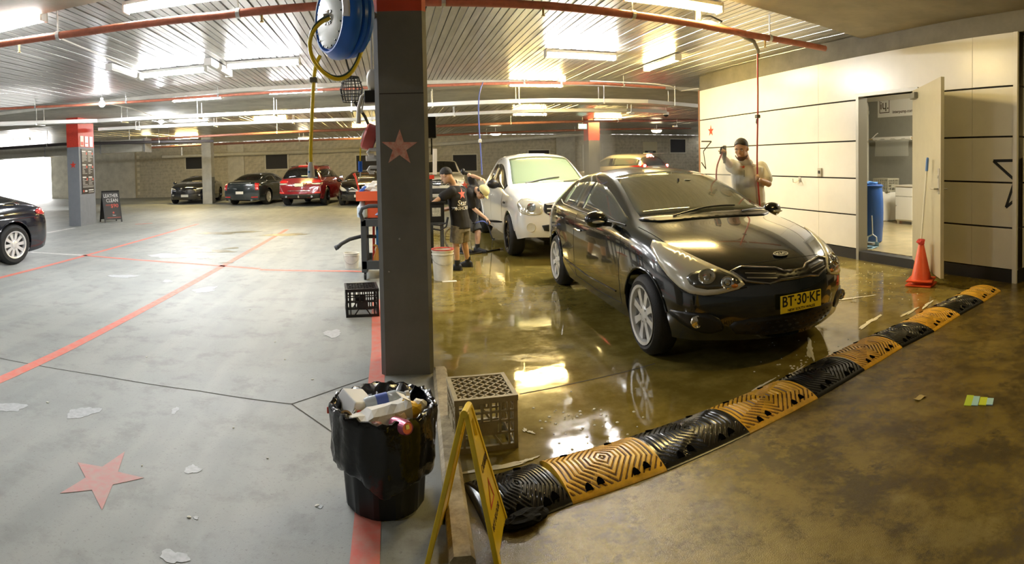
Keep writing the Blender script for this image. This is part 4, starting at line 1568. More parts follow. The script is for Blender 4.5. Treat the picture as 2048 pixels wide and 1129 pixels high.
for sd in (1, -1):
    h = ut.patch('headlight', 'corner', [(uu(2.38, .52), .74), (uu(2.30, .66), .72), (uu(2.14, .80), .75), (uu(2.02, .84), .90), (uu(2.08, .80), .97), (uu(2.36, .56), .93)], mat('truck_lamp', (.72, .70, .58), .12, metal=.4, coat=1.), off=.004, sd_=sd)
    a, n_ = ut.pt('corner', uu(2.28, .66), .84, sd)
    MB().lathe([(.075, 0), (.07, .012), (.03, .002), (0, .006)], 20, Matrix.Translation(a + n_ * .012) @ n_.to_track_quat('Z', 'Y').to_matrix().to_4x4()).build('reflector', lamp_chrome, h, True)
    a, n_ = ut.pt('front', sd * .66, .54)
    MB().lathe([(.075, 0), (.07, .012), (.05, .004), (0, .008)], 20, Matrix.Translation(a + n_ * .004) @ n_.to_track_quat('Z', 'Y').to_matrix().to_4x4()).build('fog_light', mat('fog_cover', (.62, .6, .5), .3), ut.root, True)
    ut.mirror(.82, 1.17, .88, black_plastic, sd, (.06, .115, .085))
    ut.handle(-.02, .93, sd, utw)
    ut.handle(-.88, .95, sd, utw)
    for pts in ([(1.0, .42), (1.0, .8), (.98, 1.05)], [(-.14, .40), (-.14, 1.08)], [(-.98, .62), (-.96, 1.1)], [(1.0, .42), (-.14, .40), (-.9, .42)]):
        ut.line('door_seam', 'side', pts, .004, mat('seam_grey', (.2, .2, .18), .7), sd, -.001)
    for ax in ute['axles']:
        ut.line('arch_lip', 'side', [(ax + .39 / UX * cos(t), .36 + .39 * sin(t)) for t in [pi * k / 14 for k in range(1, 14)]], .012, utw, sd, .002, sub=2)
    a, n_ = ut.pt('side', 1.2, .86, sd)
    MB().cbox(a + n_ * .006, (.16, .012, .03)).build('side_badge', trim_blk, ut.root)
ug = ut.patch('grille', 'front', [(-.44, .92), (-.48, .78), (-.36, .70), (.36, .70), (.48, .78), (.44, .92)], trim_blk, off=.002)
for z in (.76, .82, .88):
    ut.line('grille_bar', 'front', [(-.42, z), (0, z), (.42, z)], .012, utw, 1, .01, ug)
ut.patch('lower_intake', 'front', [(-.52, .60), (-.46, .46), (.46, .46), (.52, .60)], trim_blk, off=.002)
ut.line('wiper', 'top', [(1.1, -.45), (1.02, -.1), (.96, .2)], .012, trim_blk, 1, .02)
ut.line('wiper', 'top', [(1.1, .25), (1.02, .5), (.96, .7)], .012, trim_blk, 1, .02)
cabin(ut, 1.05, .35, -.45, .62, 1.12, .72, .52)


def stars3(r):
    mb = []
    for k in range(3):
        a = pi / 2 + k * 2 * pi / 3
        mb.append([(r * cos(a), r * sin(a)), (r * .12 * cos(a + 2.0), r * .12 * sin(a + 2.0)), (r * .12 * cos(a - 2.0), r * .12 * sin(a - 2.0))])
    return mb


def ring_badge(car, z, r, kind='front', off=.02):
    a, n_ = car.pt(kind, 0, z)
    M = frame(a + Vector((off, 0, 0)), (0, 1, 0), (0, 0, 1))
    mb = MB()
    band(mb, [(r * cos(t), r * sin(t)) for t in [2 * pi * k / 24 for k in range(24)]], [(r * .86 * cos(t), r * .86 * sin(t)) for t in [2 * pi * k / 24 for k in range(24)]], 0, .015, M)
    for k in range(3):
        t = pi / 2 + k * 2 * pi / 3
        mb.prism([(r * .9 * cos(t), r * .9 * sin(t)), (.16 * r * cos(t + 1.05), .16 * r * sin(t + 1.05)), (.16 * r * cos(t - 1.05), .16 * r * sin(t - 1.05))], 0, .012, M)
    mb.build('badge', chrome, car.root)


# ---------------- sedan and coupe shells
def sedan_spec(L=4.7, hw=.90, h=1.45, belt=.96, hood=.90, wr=.34, wb=2.85, fo=.84, roof_x=(.1, -1.0), cowl=.95, deck=1.02, deck_x=-1.55, ry=.56, kx=1.):
    nose = wb / 2 + fo
    tail = nose - L
    return dict(kx=kx, wr=wr, axles=(wb / 2, -wb / 2), gh=(3, 9), tumble=.05, order=['windscreen', 'rear_window', 'side_a', 'pillar_b', 'side_b'],
                st=[(nose - .30, .22, hw - .12, hood - .18, .58, hood - .15, hood - .12, .30), (wb / 2 + .15, .18, hw - .02, hood - .04, .66, hood, hood + .02, .12), (wb / 2 - .2, .17, hw, hood + .01, .69, hood + .05, hood + .07, .08), (cowl - .15, .17, hw, belt - .02, .74, hood + .08, hood + .10, .18),
                    (cowl * .45, .17, hw, belt, .66, (h + belt) / 2 + .03, (h + belt) / 2 + .08, .10), (roof_x[0] - .2, .17, hw, belt, ry, h - .07, h - .01, .04), (roof_x[0] - .40, .17, hw, belt + .005, ry, h - .06, h, 0), (roof_x[0] - .50, .17, hw, belt + .005, ry, h - .06, h, 0),
                    (roof_x[1], .17, hw, belt + .01, ry, h - .10, h - .03, 0), (deck_x + .12, .18, hw, belt + .01, ry + .06, belt + .18, belt + .26, -.06), (deck_x - .12, .2, hw - .01, belt, .66, deck, deck + .02, -.12), (tail + .22, .22, hw - .04, belt - .03, .66, deck - .01, deck + .01, -.16), (tail + .16, .26, hw - .10, belt - .18, .62, deck - .14, deck - .12, -.16)],
                mi={'windscreen': (3, 5, 6, 8), 'side_a': (3, 6, 4, 5), 'pillar_b': (6, 7, 4, 5), 'side_b': (7, 9, 4, 5), 'rear_window': (8, 10, 6, 8)}, nose=[.02, .06, .07, .05], tail=[.0, .03, .04, .03])


def basic(car, lines=True, mcol=None):
    for sd in (1, -1):
        car.mirror(.62, car.sp['st'][4][3] + .05, car.sp['st'][4][2] - .01, mcol or car.body.data.materials[0], sd)
        for x in (.0, -.95):
            car.handle(x - .2, car.sp['st'][5][3] - .13, sd, chrome)
        b = car.sp['st'][5][3]
        for x in (.78, -.32, -1.15):
            car.line('door_seam', 'side', [(x, .3), (x - .02, .6), (x, b - .02)], .004, arch_m, sd, -.001)
        for ax in car.sp['axles']:
            car.line('arch_lip', 'side', [(ax + (car.sp['wr'] * 1.13) / car.kx * cos(t), car.sp['wr'] + .015 + car.sp['wr'] * 1.13 * sin(t)) for t in [pi * k / 12 for k in range(1, 12)]], .01, car.body.data.materials[0], sd, .002, sub=2)


navy = mat('black_blue_paint', (.006, .008, .014), .15, coat=1.)
blk = mat('black_paint', (.006, .006, .007), .14, coat=1.)
gun = mat('gunmetal_paint', (.022, .03, .034), .2, coat=1.)
limo = glassmat('limo_glass', (.02, .022, .028), .9)


def facing(px, py):
    # heading that looks from a ground pixel towards the camera's side (-y)
    return gp(px, py)


# black coupe, nose out
c1 = sedan_spec(4.79, .95, 1.38, .98, .98, .35, 2.72, .95, (.0, -.75), .85, 1.05, -1.6, .52)
p = gp(366, 409)
coupe = Car('coupe_car', 'black muscle coupe parked nose out beside the pale pillar', c1, (p.x, p.y + 2.2, 0), radians(-90 + 4), navy, limo)
basic(coupe)
coupe.wheels('thin', alloy_dark, .80, .25, 10)
for sd in (1, -1):
    h = coupe.patch('headlight', 'front', [(sd * .50, .70), (sd * .84, .74), (sd * .86, .80), (sd * .56, .76)], lens_clear, off=.01)
    coupe.patch('air_inlet', 'front', [(sd * .55, .36), (sd * .80, .40), (sd * .78, .52), (sd * .56, .48)], trim_blk, off=.004)
    a, n_ = coupe.pt('front', sd * .66, .44)
    MB().sphere(a + n_ * .02, (.02, .05, .04), 8, 6).build('fog_light', lens_clear, coupe.root, True)
coupe.patch('grille', 'front', [(-.46, .72), (-.52, .56), (-.3, .48), (.3, .48), (.52, .56), (.46, .72)], trim_blk, off=.006)
a, n_ = coupe.pt('front', 0, .64)
MB().prism([(-.11, -.01), (-.06, .03), (-.02, .02), (.04, .035), (.11, .05), (.05, .0), (.06, -.04), (.02, -.02), (-.04, -.04), (-.03, -.01)], 0, .012, frame(a + Vector((.03, 0, 0)), (0, 1, 0), (0, 0, 1))).build('badge', chrome, coupe.root)
coupe.plate('front', 0, .42, .37, .12, plate_w, (), ink, off=.05)
# dark sedan, tail out
c2 = sedan_spec(5.04, .95, 1.48, 1.02, .98, .36, 3.05, .90, (.1, -1.05), 1.0, 1.08, -1.75, .60)
p = gp(487, 411)
sedan = Car('sedan_car', 'dark grey sedan parked tail out between the pillar and the red four wheel drive', c2, (p.x + .45, p.y + 2.2, 0), radians(90 - 11), gun, limo)
basic(sedan)
sedan.wheels('five', alloy, .80, .24, 7)
for sd in (1, -1):
    t = sedan.patch('tail_light', 'rear', [(sd * .66, 1.0), (sd * .82, .98), (sd * .85, .70), (sd * .70, .68)], lamp_red, off=.012, smooth_it=0)
    sedan.line('tail_light_trim', 'rear', [(sd * .66, 1.0), (sd * .82, .98), (sd * .85, .70), (sd * .70, .68)], .01, chrome, 1, .014, t, closed=True, sub=3)
    sedan.patch('reflector', 'rear', [(sd * .52, .36), (sd * .80, .36), (sd * .80, .40), (sd * .52, .40)], lamp_red, off=.012, smooth_it=0)
    MB().cyl((-2.43, sd * .55, .24), (-2.6, sd * .55, .24), .05, 12).build('exhaust_tip', chrome, sedan.root, True)
    sedan.line('window_chrome', 'side', [(.7, 1.03), (0, 1.045), (-1.0, 1.05), (-1.45, 1.06)], .012, chrome, sd, .004)
sedan.patch('boot_trim', 'rear', [(-.5, .985), (.5, .985), (.5, 1.005), (-.5, 1.005)], chrome, off=.01, smooth_it=0)
sedan.plate('rear', 0, .58, .37, .12, plate_w, (), ink, off=.04)
# black sedan with ring badge, nose out
c3 = sedan_spec(4.69, .91, 1.44, .98, .96, .335, 2.84, .80, (.05, -.95), .95, 1.04, -1.6, .56)
p = gp(724, 413)
ms = Car('sedan_car', 'black sedan with round chrome badge parked nose out behind the tool cart', c3, (p.x, p.y + 2.3, 0), radians(-90 - 3), blk, limo)
basic(ms)
ms.wheels('five', alloy, .78, .22, 5)
for sd in (1, -1):
    ms.patch('headlight', 'front', [(sd * .48, .62), (sd * .70, .60), (sd * .84, .72), (sd * .80, .80), (sd * .60, .73)], lens_clear, off=.012)
    ms.patch('air_inlet', 'front', [(sd * .48, .30), (sd * .80, .34), (sd * .78, .48), (sd * .52, .44)], trim_blk, off=.004)
ms.patch('grille', 'front', [(-.44, .70), (-.46, .54), (-.36, .48), (.36, .48), (.46, .54), (.44, .70)], trim_blk, off=.006)
ms.patch('grille_bar', 'front', [(-.40, .585), (.40, .585), (.40, .635), (-.40, .635)], steel, off=.02, smooth_it=0)
ring_badge(ms, .61, .10, off=.06)
ms.plate('front', 0, .42, .37, .11, plate_w, (), ink, off=.06)
ms.line('bonnet_edge', 'top', [(.95, -.6), (1.05, 0), (.95, .6)], .012, chrome, 1, .004)


def suv_spec(L=4.83, hw=.97, h=1.76, wr=.385, wb=2.915, fo=.92, belt=1.12, hood=1.08, ry=.64):
    nose, tail = wb / 2 + fo, wb / 2 + fo - L
    return dict(wr=wr, axles=(wb / 2, -wb / 2), gh=(3, 9), tumble=.05, order=['windscreen', 'rear_window', 'side_a', 'pillar_b', 'side_b', 'pillar_c', 'side_c'],
                st=[(nose - .22, .32, hw - .10, hood - .10, .64, hood - .06, hood - .02, .2), (wb / 2 + .1, .28, hw, hood, .70, hood + .04, hood + .06, .1), (wb / 2 - .25, .27, hw, hood + .03, .74, hood + .07, hood + .09, .08), (1.0, .27, hw, belt - .02, .78, hood + .10, hood + .12, .16),
                    (.55, .27, hw, belt, .70, (h + belt) / 2, (h + belt) / 2 + .06, .1), (.1, .27, hw, belt, ry, h - .08, h - .03, .04), (-.15, .27, hw, belt, ry, h - .07, h, 0), (-.25, .27, hw, belt, ry, h - .07, h, 0),
                    (-1.1, .27, hw, belt + .02, ry, h - .08, h, 0), (tail + .42, .29, hw - .02, belt + .03, ry - .02, h - .14, h - .04, -.05), (tail + .20, .32, hw - .04, belt - .04, .72, belt - .02, belt, -.08), (tail + .12, .36, hw - .08, belt - .22, .70, belt - .20, belt - .20, -.10)],
                mi={'windscreen': (3, 5, 6, 8), 'side_a': (3, 6, 4, 5), 'pillar_b': (6, 7, 4, 5), 'side_b': (7, 9, 4, 5), 'rear_window': (9, 10, 5, 8)}, nose=[.02, .06, .06, .04], tail=[.02, .08, .05, .02])


red_car = mat('cherry_red_paint', (.20, .012, .018), .18, coat=1.)
su = suv_spec()
su['order'] = ['windscreen', 'rear_window', 'side_a', 'pillar_b', 'side_b']
p = gp(598, 413)
jeep = Car('four_wheel_drive', 'cherry red four wheel drive parked tail out under the yellow hose', su, (p.x + .45, p.y + 2.1, 0), radians(90 - 9), red_car, limo)
basic(jeep, mcol=trim_blk)
jeep.wheels('five', alloy_dark, .83, .26, 5)
for sd in (1, -1):
    t = jeep.patch('tail_light', 'rear', [(sd * .50, 1.07), (sd * .92, 1.09), (sd * .93, .98), (sd * .52, .98)], lamp_red, off=.012)
    jeep.patch('reverse_lamp', 'rear', [(sd * .50, .965), (sd * .90, .965), (sd * .88, .91), (sd * .56, .91)], lens_clear, off=.014, parent=None)
    jeep.patch('reflector', 'rear', [(sd * .66, .55), (sd * .88, .56), (sd * .88, .60), (sd * .66, .60)], mat('bright_red', (.75, .06, .05), .3), off=.014, smooth_it=0)
    MB().cyl((-2.35, sd * .55, .42), (-2.5, sd * .55, .42), .045, 12).build('exhaust_tip', chrome, jeep.root, True)
    jeep.line('roof_rail', 'top', [(.1, sd * .60), (-.6, sd * .61), (-1.5, sd * .60)], .02, trim_blk, 1, .03)
jeep.patch('bumper_skirt', 'rear', [(-.86, .36), (.86, .36), (.88, .52), (-.88, .52)], trim_blk, off=.012, smooth_it=0)
jeep.patch('tailgate_trim', 'rear', [(-.34, .98), (-.26, .82), (.26, .82), (.34, .98)], mat('darker_red', (.11, .008, .012), .25, coat=1.), off=.008, smooth_it=0)
jeep.patch('chrome_strip', 'rear', [(-.5, .645), (.5, .645), (.5, .67), (-.5, .67)], chrome, off=.014, smooth_it=0)
jeep.patch('brake_light', 'rear', [(-.2, 1.66), (.2, 1.66), (.2, 1.70), (-.2, 1.70)], mat('bright_red', (.75, .06, .05), .3), off=.014, smooth_it=0)
MB().cyl((-2.40, 0, .40), (-2.55, 0, .40), .03, 10).sphere((-2.55, 0, .44), .03, 10, 8).build('tow_ball', steel, jeep.root, True)
MB().tube([(-1.2, 0, 1.76), (-1.28, 0, 1.84), (-1.36, 0, 1.85)], [.03, .02, .008], 8).build('aerial_fin', red_car, jeep.root, True)
jeep.plate('rear', 0, .90, .37, .13, plate_w, (), ink, off=.03)
# white work van-pickup with ring badge beyond the first washer
sv = suv_spec(4.9, .95, 1.82, .38, 2.95, .95, 1.15, 1.12, .66)
sv['order'] = ['windscreen', 'rear_window', 'side_a', 'pillar_b', 'side_b']
p = gp(893, 410)
van = Car('four_wheel_drive', 'white four wheel drive with round badge grille parked nose out behind the washers', sv, (p.x, p.y + 2.3, 0), radians(-90 - 2), utw, limo)
basic(van, mcol=trim_blk)
van.wheels('five', alloy, .80, .25, 5)
for sd in (1, -1):
    van.patch('headlight', 'front', [(sd * .56, .86), (sd * .86, .86), (sd * .88, 1.0), (sd * .60, .98)], lens_clear, off=.012)
van.patch('grille', 'front', [(-.50, 1.0), (-.52, .82), (-.4, .76), (.4, .76), (.52, .82), (.50, 1.0)], trim_blk, off=.01)
for z in (.84, .93):
    van.patch('grille_bar', 'front', [(-.46, z - .015), (.46, z - .015), (.46, z + .015), (-.46, z + .015)], chrome, off=.02, smooth_it=0)
ring_badge(van, .89, .13, off=.06)
van.patch('bumper_insert', 'front', [(-.8, .45), (.8, .45), (.82, .66), (-.82, .66)], trim_blk, off=.006, smooth_it=0)
van.plate('front', 0, .72, .37, .11, plate_w, (), ink, off=.06)
# pale wagon with its brake lights on, over the hatchback roof
sw = suv_spec(4.6, .92, 1.93, .38, 2.7, .9, 1.34, 1.2, .62)
sw['order'] = ['windscreen', 'rear_window', 'side_a', 'pillar_b', 'side_b']
silver = mat('pale_silver_paint', (.58, .54, .44), .25, metal=.2, coat=1.)
p = dp(1269, 400, 24)
wag = Car('wagon_car', 'pale wagon with glowing red brake lights seen over the hatchback roof', sw, (p.x, p.y + 1.6, .12), radians(90 + 24), silver, tint_glass)
wag.root.location.z = 0
basic(wag)
wag.wheels('five', alloy, .78, .23, 5)
glow = mat('brake_lamp_on', (1, .1, .08), .3, emit=55, ecol=(1, .07, .05))
for sd in (1, -1):
    a, n_ = wag.pt('rear', sd * .74, 1.37)
    t = wag.patch('tail_light', 'rear', [(sd * .62, 1.44), (sd * .84, 1.42), (sd * .86, 1.20), (sd * .66, 1.22)], lamp_red, off=.01)
    MB().sphere(a + n_ * .03, (.03, .08, .06), 10, 8).build('lit_lamp', glow, t, True)
a, n_ = wag.pt('rear', 0, 1.85)
MB().cbox(a + Vector((-.04, 0, .0)), (.03, .34, .04)).build('high_brake_light', glow, wag.root, bevel=.01)
MB().box(-2.2, -1.85, -.5, .5, 1.89, 1.925).build('roof_spoiler', silver, wag.root, bevel=.012)
wag.plate('rear', 0, .80, .37, .12, plate_w, (), ink, off=.03)
# dark liftback at the left edge, tail towards the price column
tl = dict(wr=.352, axles=(1.48, -1.48), gh=(3, 9), tumble=.06, order=['windscreen', 'rear_window', 'side_a', 'pillar_b', 'side_b'],
          st=[(2.1, .2, .82, .70, .6, .73, .76, .3), (1.75, .17, .95, .86, .68, .89, .91, .12), (1.2, .16, .965, .93, .72, .97, .99, .1), (.95, .16, .965, .96, .76, 1.0, 1.03, .2), (.4, .16, .965, .985, .66, 1.25, 1.30, .1), (-.1, .16, .965, 1.0, .57, 1.38, 1.43, 0),
              (-.3, .16, .965, 1.0, .565, 1.385, 1.44, 0), (-.4, .16, .965, 1.0, .565, 1.385, 1.44, 0), (-1.1, .16, .965, 1.03, .54, 1.31, 1.38, 0), (-1.75, .18, .96, 1.06, .58, 1.14, 1.20, 0), (-2.2, .22, .92, 1.0, .66, 1.02, 1.05, -.1), (-2.32, .28, .86, .80, .66, .82, .84, -.12)],
          mi={'windscreen': (3, 5, 6, 8), 'side_a': (3, 6, 4, 5), 'pillar_b': (6, 7, 4, 5), 'side_b': (7, 9, 4, 5), 'rear_window': (8, 10, 6, 8)}, nose=[.02, .06, .07, .05], tail=[.0, .06, .06, .03])
p = gp(31, 530)
TH = radians(-104)
tes = Car('liftback_car', 'dark liftback with pale ten spoke wheels parked near the price column', tl, (p.x + cos(TH) * 1.48 + sin(TH) * .95, p.y + sin(TH) * 1.48 - cos(TH) * .95, 0), TH, mat('midnight_paint', (.008, .010, .02), .15, coat=1.), limo)
basic(tes)
tes.wheels('ten', mat('pale_alloy', (.8, .8, .8), .3, metal=.5), .84, .25, 10)
for sd in (1, -1):
    tes.patch('tail_light', 'rcorner', [((-2.36 + .62) / 1.414, .93), ((-2.36 + .70) / 1.414, .84), ((-2.05 + .93) / 1.414, .84), ((-2.0 + .93) / 1.414, .93), ((-2.2 + .80) / 1.414, .97)], lamp_red, sd_=sd, off=.008)
    tes.line('window_chrome', 'side', [(.8, 1.0), (0, 1.025), (-1.0, 1.055), (-1.6, 1.09)], .01, chrome, sd, .003)
    tes.line('body_crease', 'side', [(1.2, .72), (0, .75), (-1.2, .80), (-2.1, .82)], .01, tes.body.data.materials[0], sd, .002)
tes.patch('rear_diffuser', 'rear', [(-.6, .24), (.6, .24), (.6, .38), (-.6, .38)], trim_blk, off=.006, smooth_it=0)

# ================================================================ SPEED HUMP
humpB = [gp(*q) for q in ((1146, 1009.7), (1335, 943), (1500.5, 868.5), (1636, 797.7), (1730, 741.5), (1805, 696), (1869, 664), (1920.5, 631), (1967.6, 604.7), (2002, 583))]
u0 = (humpB[-1] - humpB[0]).normalized()
humpB = [gp(1004, 1064)] + humpB
HW, HH = .39, .055
nu, nv = 120, 84


def hump_mesh(m):
    rows = []
    for i in range(nu + 1):
        u = i / nu
        r = []
        for j in range(nv + 1):
            v = j / nv
            z = HH * sin(pi * v) ** .75 + .004
            a, b = abs(u - .5) * .56, abs(v - .5) * HW
            d = max(a, (a + b * .95) * .74) if v > .06 else 0
            ph = (d / .027) % 1.
            g = min(1, max(0, (abs(ph - .5) - .13) / .08))
            edge = min(v, 1 - v) < .05 or min(u, 1 - u) < .012
            if not edge:
                z -= .0065 * (1 - g)
            r.append((u, v * HW, max(z, .002)))
        rows.append(r)
    mb = MB().grid(rows)
    n = nv + 1
    for i in (0, nu):
        o = len(mb.v)
        mb.v += [(rows[i][0][0], 0, 0), (rows[i][0][0], HW, 0)]
        mb.f.append(tuple([o] + [i * n + j for j in range(n)] + [o + 1]))
    for j in (0, nv):
        o = len(mb.v)
        mb.v += [(0, rows[0][j][1], 0), (1, rows[0][j][1], 0)]
        mb.f.append(tuple([o] + [i * n + j for i in range(nu + 1)] + [o + 1]))
    me = mb.mesh('hump_module')
    me.materials.append(m)
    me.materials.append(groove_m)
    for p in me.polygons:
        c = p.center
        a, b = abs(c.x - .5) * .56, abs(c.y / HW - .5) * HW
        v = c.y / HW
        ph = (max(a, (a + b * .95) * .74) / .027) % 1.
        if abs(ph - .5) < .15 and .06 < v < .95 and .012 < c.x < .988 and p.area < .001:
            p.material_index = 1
    return me


hy = mat('yellow_rubber', (.80, .45, .03), .38, noise=.3, nscale=9, rvar=.12)
hb = mat('wet_black_rubber', (.010, .010, .009), .22, noise=.3, nscale=12, rvar=.1)
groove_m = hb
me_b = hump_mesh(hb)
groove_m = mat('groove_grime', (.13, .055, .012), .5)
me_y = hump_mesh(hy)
hump = thing('speed_hump', 'black and yellow ribbed rubber speed hump across the mouth of the wash bay', 'speed hump', tuple(humpB[0]))
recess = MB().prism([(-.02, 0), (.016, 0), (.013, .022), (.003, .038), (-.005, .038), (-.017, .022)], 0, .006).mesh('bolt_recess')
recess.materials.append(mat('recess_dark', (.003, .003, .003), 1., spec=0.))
for k in range(len(humpB) - 1):
    a, b = humpB[k], humpB[k + 1]
    d = b - a
    L_ = sqrt(d.x ** 2 + d.y ** 2)
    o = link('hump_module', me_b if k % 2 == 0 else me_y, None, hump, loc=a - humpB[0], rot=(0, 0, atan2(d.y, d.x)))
    o.scale = (L_ * .996, 1, 1)
    for (u, v) in ((.20, .07), (.33, .10), (.70, .07), (.83, .10), (.22, .84), (.72, .84)):
        v_ = v + .05
        z = HH * sin(pi * v_) ** .75
        sl = atan2(HH * .75 * sin(pi * v_) ** -.25 * cos(pi * v_) * pi, HW)
        rc = link('bolt_recess', recess, None, o)
        rc.matrix_local = Matrix.Translation((u, v * HW, HH * sin(pi * v) ** .75 + .003)) @ Matrix.Diagonal((1 / L_, 1, 1, 1)) @ Matrix.Rotation(sl, 4, 'X')
ec = MB()
rows = []
for i in range(9):
    t = pi / 2 * i / 8
    rows.append([(-.06 * sin(t), HW * v, HH * .8 * sin(pi * v) ** .75 * cos(t) + .002) for v in [j / 16 for j in range(17)]])
ec.grid(rows)
ec.build('end_cap', hb, hump, True, rot=(0, 0, atan2(u0.y, u0.x)))
# torn black rag lying at the end of the hump
RAG = gp(1052, 1046)

# ================================================================ WET FLOOR SIGN
sy = mat('sign_yellow', (.85, .60, .02), .35, noise=.12, nscale=10)
sign_ink = mat('sign_print', (.12, .07, .03), .6)
A1, hd = Vector((.255, 2.05, 0)), Vector((.30, .954, 0))
ws = thing('wet_floor_sign', 'yellow folding wet floor sign standing astride the kerb', 'floor sign', tuple(A1))
zt_ = .585


def sheet(b0, b1, t0, t1, th, name):
    # tapered plastic sheet between a bottom and a top edge, with a hand hole near the top
    bd_, td = (b1 - b0), (t1 - t0)
    nrm = bd_.cross(t0 - b0).normalized() * th
    pts = []
    for (s_, t_) in ((0, 0), (1, 0), (1, 1), (0, 1)):
        pts.append(lerp(b0 + bd_ * s_, t0 + td * s_, t_))
    return pts, nrm


for sg, nm in ((-1, 'left'), (1, 'right')):
    side = Vector((hd.y, -hd.x, 0)) * sg
    off = (side * .115) if sg > 0 else (side * .155)
    b0, b1 = off.copy(), off + hd * .30
    t0, t1 = Vector((0, 0, zt_)) + hd * .01 + side * .006, Vector((0, 0, zt_ - .012)) + hd * .10 + side * .006
    bd_ = b1 - b0
    up_ = (t0 - b0)
    nrm = bd_.cross(up_).normalized()
    if nrm.dot(side) < 0:
        nrm = -nrm
    th = .011
    mb = MB()
    outl = []

    def P(s_, t_, k=0.):
        return b0.lerp(b1, s_).lerp(t0.lerp(t1, s_), t_) + nrm * k
    outer = [(0, 0), (.18, 0), (.24, .05), (.76, .05), (.82, 0), (1, 0), (1, .55), (1, 1), (0, 1), (0, .55)]
    hole = [(.3, .80), (.5, .79), (.7, .80), (.72, .84), (.74, .88), (.72, .92), (.5, .93), (.3, .92), (.26, .88), (.28, .84)]
    # solid sheet in two bands round the hand hole
    cells = [((0, 0), (.18, 0), (.18, .06), (0, .06)), ((.82, 0), (1, 0), (1, .06), (.82, .06)), ((0, .06), (1, .06), (1, .80), (0, .80)), ((0, .80), (.3, .80), (.3, .93), (0, .93)), ((.7, .80), (1, .80), (1, .93), (.7, .93)), ((0, .93), (1, .93), (1, 1), (0, 1))]
    for c in cells:
        o_ = len(mb.v)
        mb.add([P(s_, t_, k) for k in (-th / 2, th / 2) for s_, t_ in c], [(0, 1, 2, 3), (7, 6, 5, 4), (0, 4, 5, 1), (1, 5, 6, 2), (2, 6, 7, 3), (3, 7, 4, 0)])
    mb.build('sign_panel', sy, ws, merge=.0005)
    for s_ in (0.02, .98):
        MB().bar(P(s_, 0, 0), P(s_, 1, 0), .018, .02, up=nrm).build('edge_rib', sy, ws, bevel=.003)
    face = frame(P(.5, .5, th / 2 + .001), b1 - b0 if sg < 0 else b0 - b1, up_)
    face = frame(P(.5, .42, th / 2 + .001), (nrm.cross(Vector((0, 0, 1)))) * -1, up_)
    tri = MB()
    band(tri, [(-.05, -.05), (.05, -.05), (0, .05)], [(-.038, -.043), (.038, -.043), (0, .034)], 0, .001, face)
    tri.build('warning_triangle', mat('warning_red', (.55, .06, .03), .5), ws)
    lettering('CAUTION', .045, face @ Matrix.Translation((0, .11, 0)), sign_ink, ws, fit=.13)
    lettering('WET FLOOR', .04, face @ Matrix.Translation((0, -.11, 0)), sign_ink, ws, fit=.19)
MB().cyl(Vector((0, 0, zt_)), Vector((0, 0, zt_ - .012)) + hd * .11, .014, 10).build('hinge', sy, ws, True)

# ================================================================ RUBBISH BIN
c = gp(772, 1050)
dv = Vector((c.x, c.y, 0)).normalized()
bc = Vector((c.x, c.y, 0)) + dv * .19
rbin = thing('rubbish_bin', 'overflowing black ribbed rubbish bin lined with a black plastic bag', 'bin', tuple(bc))
mb = MB()
n = 48
prof = [(.168, 0), (.172, .01), (.186, .20), (.195, .40), (.203, .425)]
rows = []
for (r, z) in prof:
    rows.append([((r + (.006 if (k // 2) % 2 else -.004) * (1 if .005 < z < .3 else 0)) * cos(2 * pi * k / n), (r + (.006 if (k // 2) % 2 else -.004) * (1 if .005 < z < .3 else 0)) * sin(2 * pi * k / n), z) for k in range(n)])
mb.grid(rows, wrap=True)
mb.f.append(tuple(range(n)))
mb.build('bin_body', mat('bin_plastic', (.010, .010, .011), .4), rbin, True, angle=25)
bag_m = mat('bin_liner', (.008, .008, .009), .16, bump=.6, bscale=16)
rd = random.Random(2)
prof = [(.212, .165), (.226, .18), (.234, .24), (.238, .32), (.236, .40), (.240, .43), (.232, .448), (.214, .445), (.200, .42), (.192, .37), (.186, .33)]
rows = []
n = 72
for i, (r, z) in enumerate(prof):
    rr_ = []
    for k in range(n):
        a = 2 * pi * k / n
        w = .006 * sin(9 * a + z * 22) + .004 * sin(17 * a + 3) * (1 if i < 9 else .6) + .003 * sin(31 * a + z * 60)
        zz = z + (.03 * sin(2 * a + 1) + .02 * sin(5 * a)) * (1 if i < 2 else .15) + .006 * sin(23 * a) * (1 if 4 < i < 9 else 0)
        rr_.append(((r + w) * cos(a), (r + w) * sin(a), zz))
    rows.append(rr_)
mb = MB().grid(rows, wrap=True)
mb.build('bag', bag_m, rbin, True, angle=70)
MB().lathe([(.19, .34), (.12, .355), (0, .36)], 24, cap=False).build('bag_fill', bag_m, rbin, True)
# crumpled flap of liner standing at the back
rows = []
for i in range(14):
    a = .5 + 1.9 * i / 13
    rows.append([((.222 - .05 * j) * cos(a), (.222 - .05 * j) * sin(a), .43 + .02 * sin(j * 2 + i * 1.7) + (.025 if j == 1 else 0) + rd.uniform(-.01, .01)) for j in range(4)])
MB().grid(rows).build('bag_flap', bag_m, rbin, True, angle=60)
BT = bc + Vector((0, 0, 0))
camd = -dv
camr = Vector((dv.y, -dv.x, 0))     # towards the right of the picture


def onbin(r, f, z):
    return bc + camr * r + camd * f + Vector((0, 0, z))


paper = mat('white_paper', (.78, .76, .70), .6, noise=.06)
foam = mat('white_foam', (.82, .82, .80), .5)


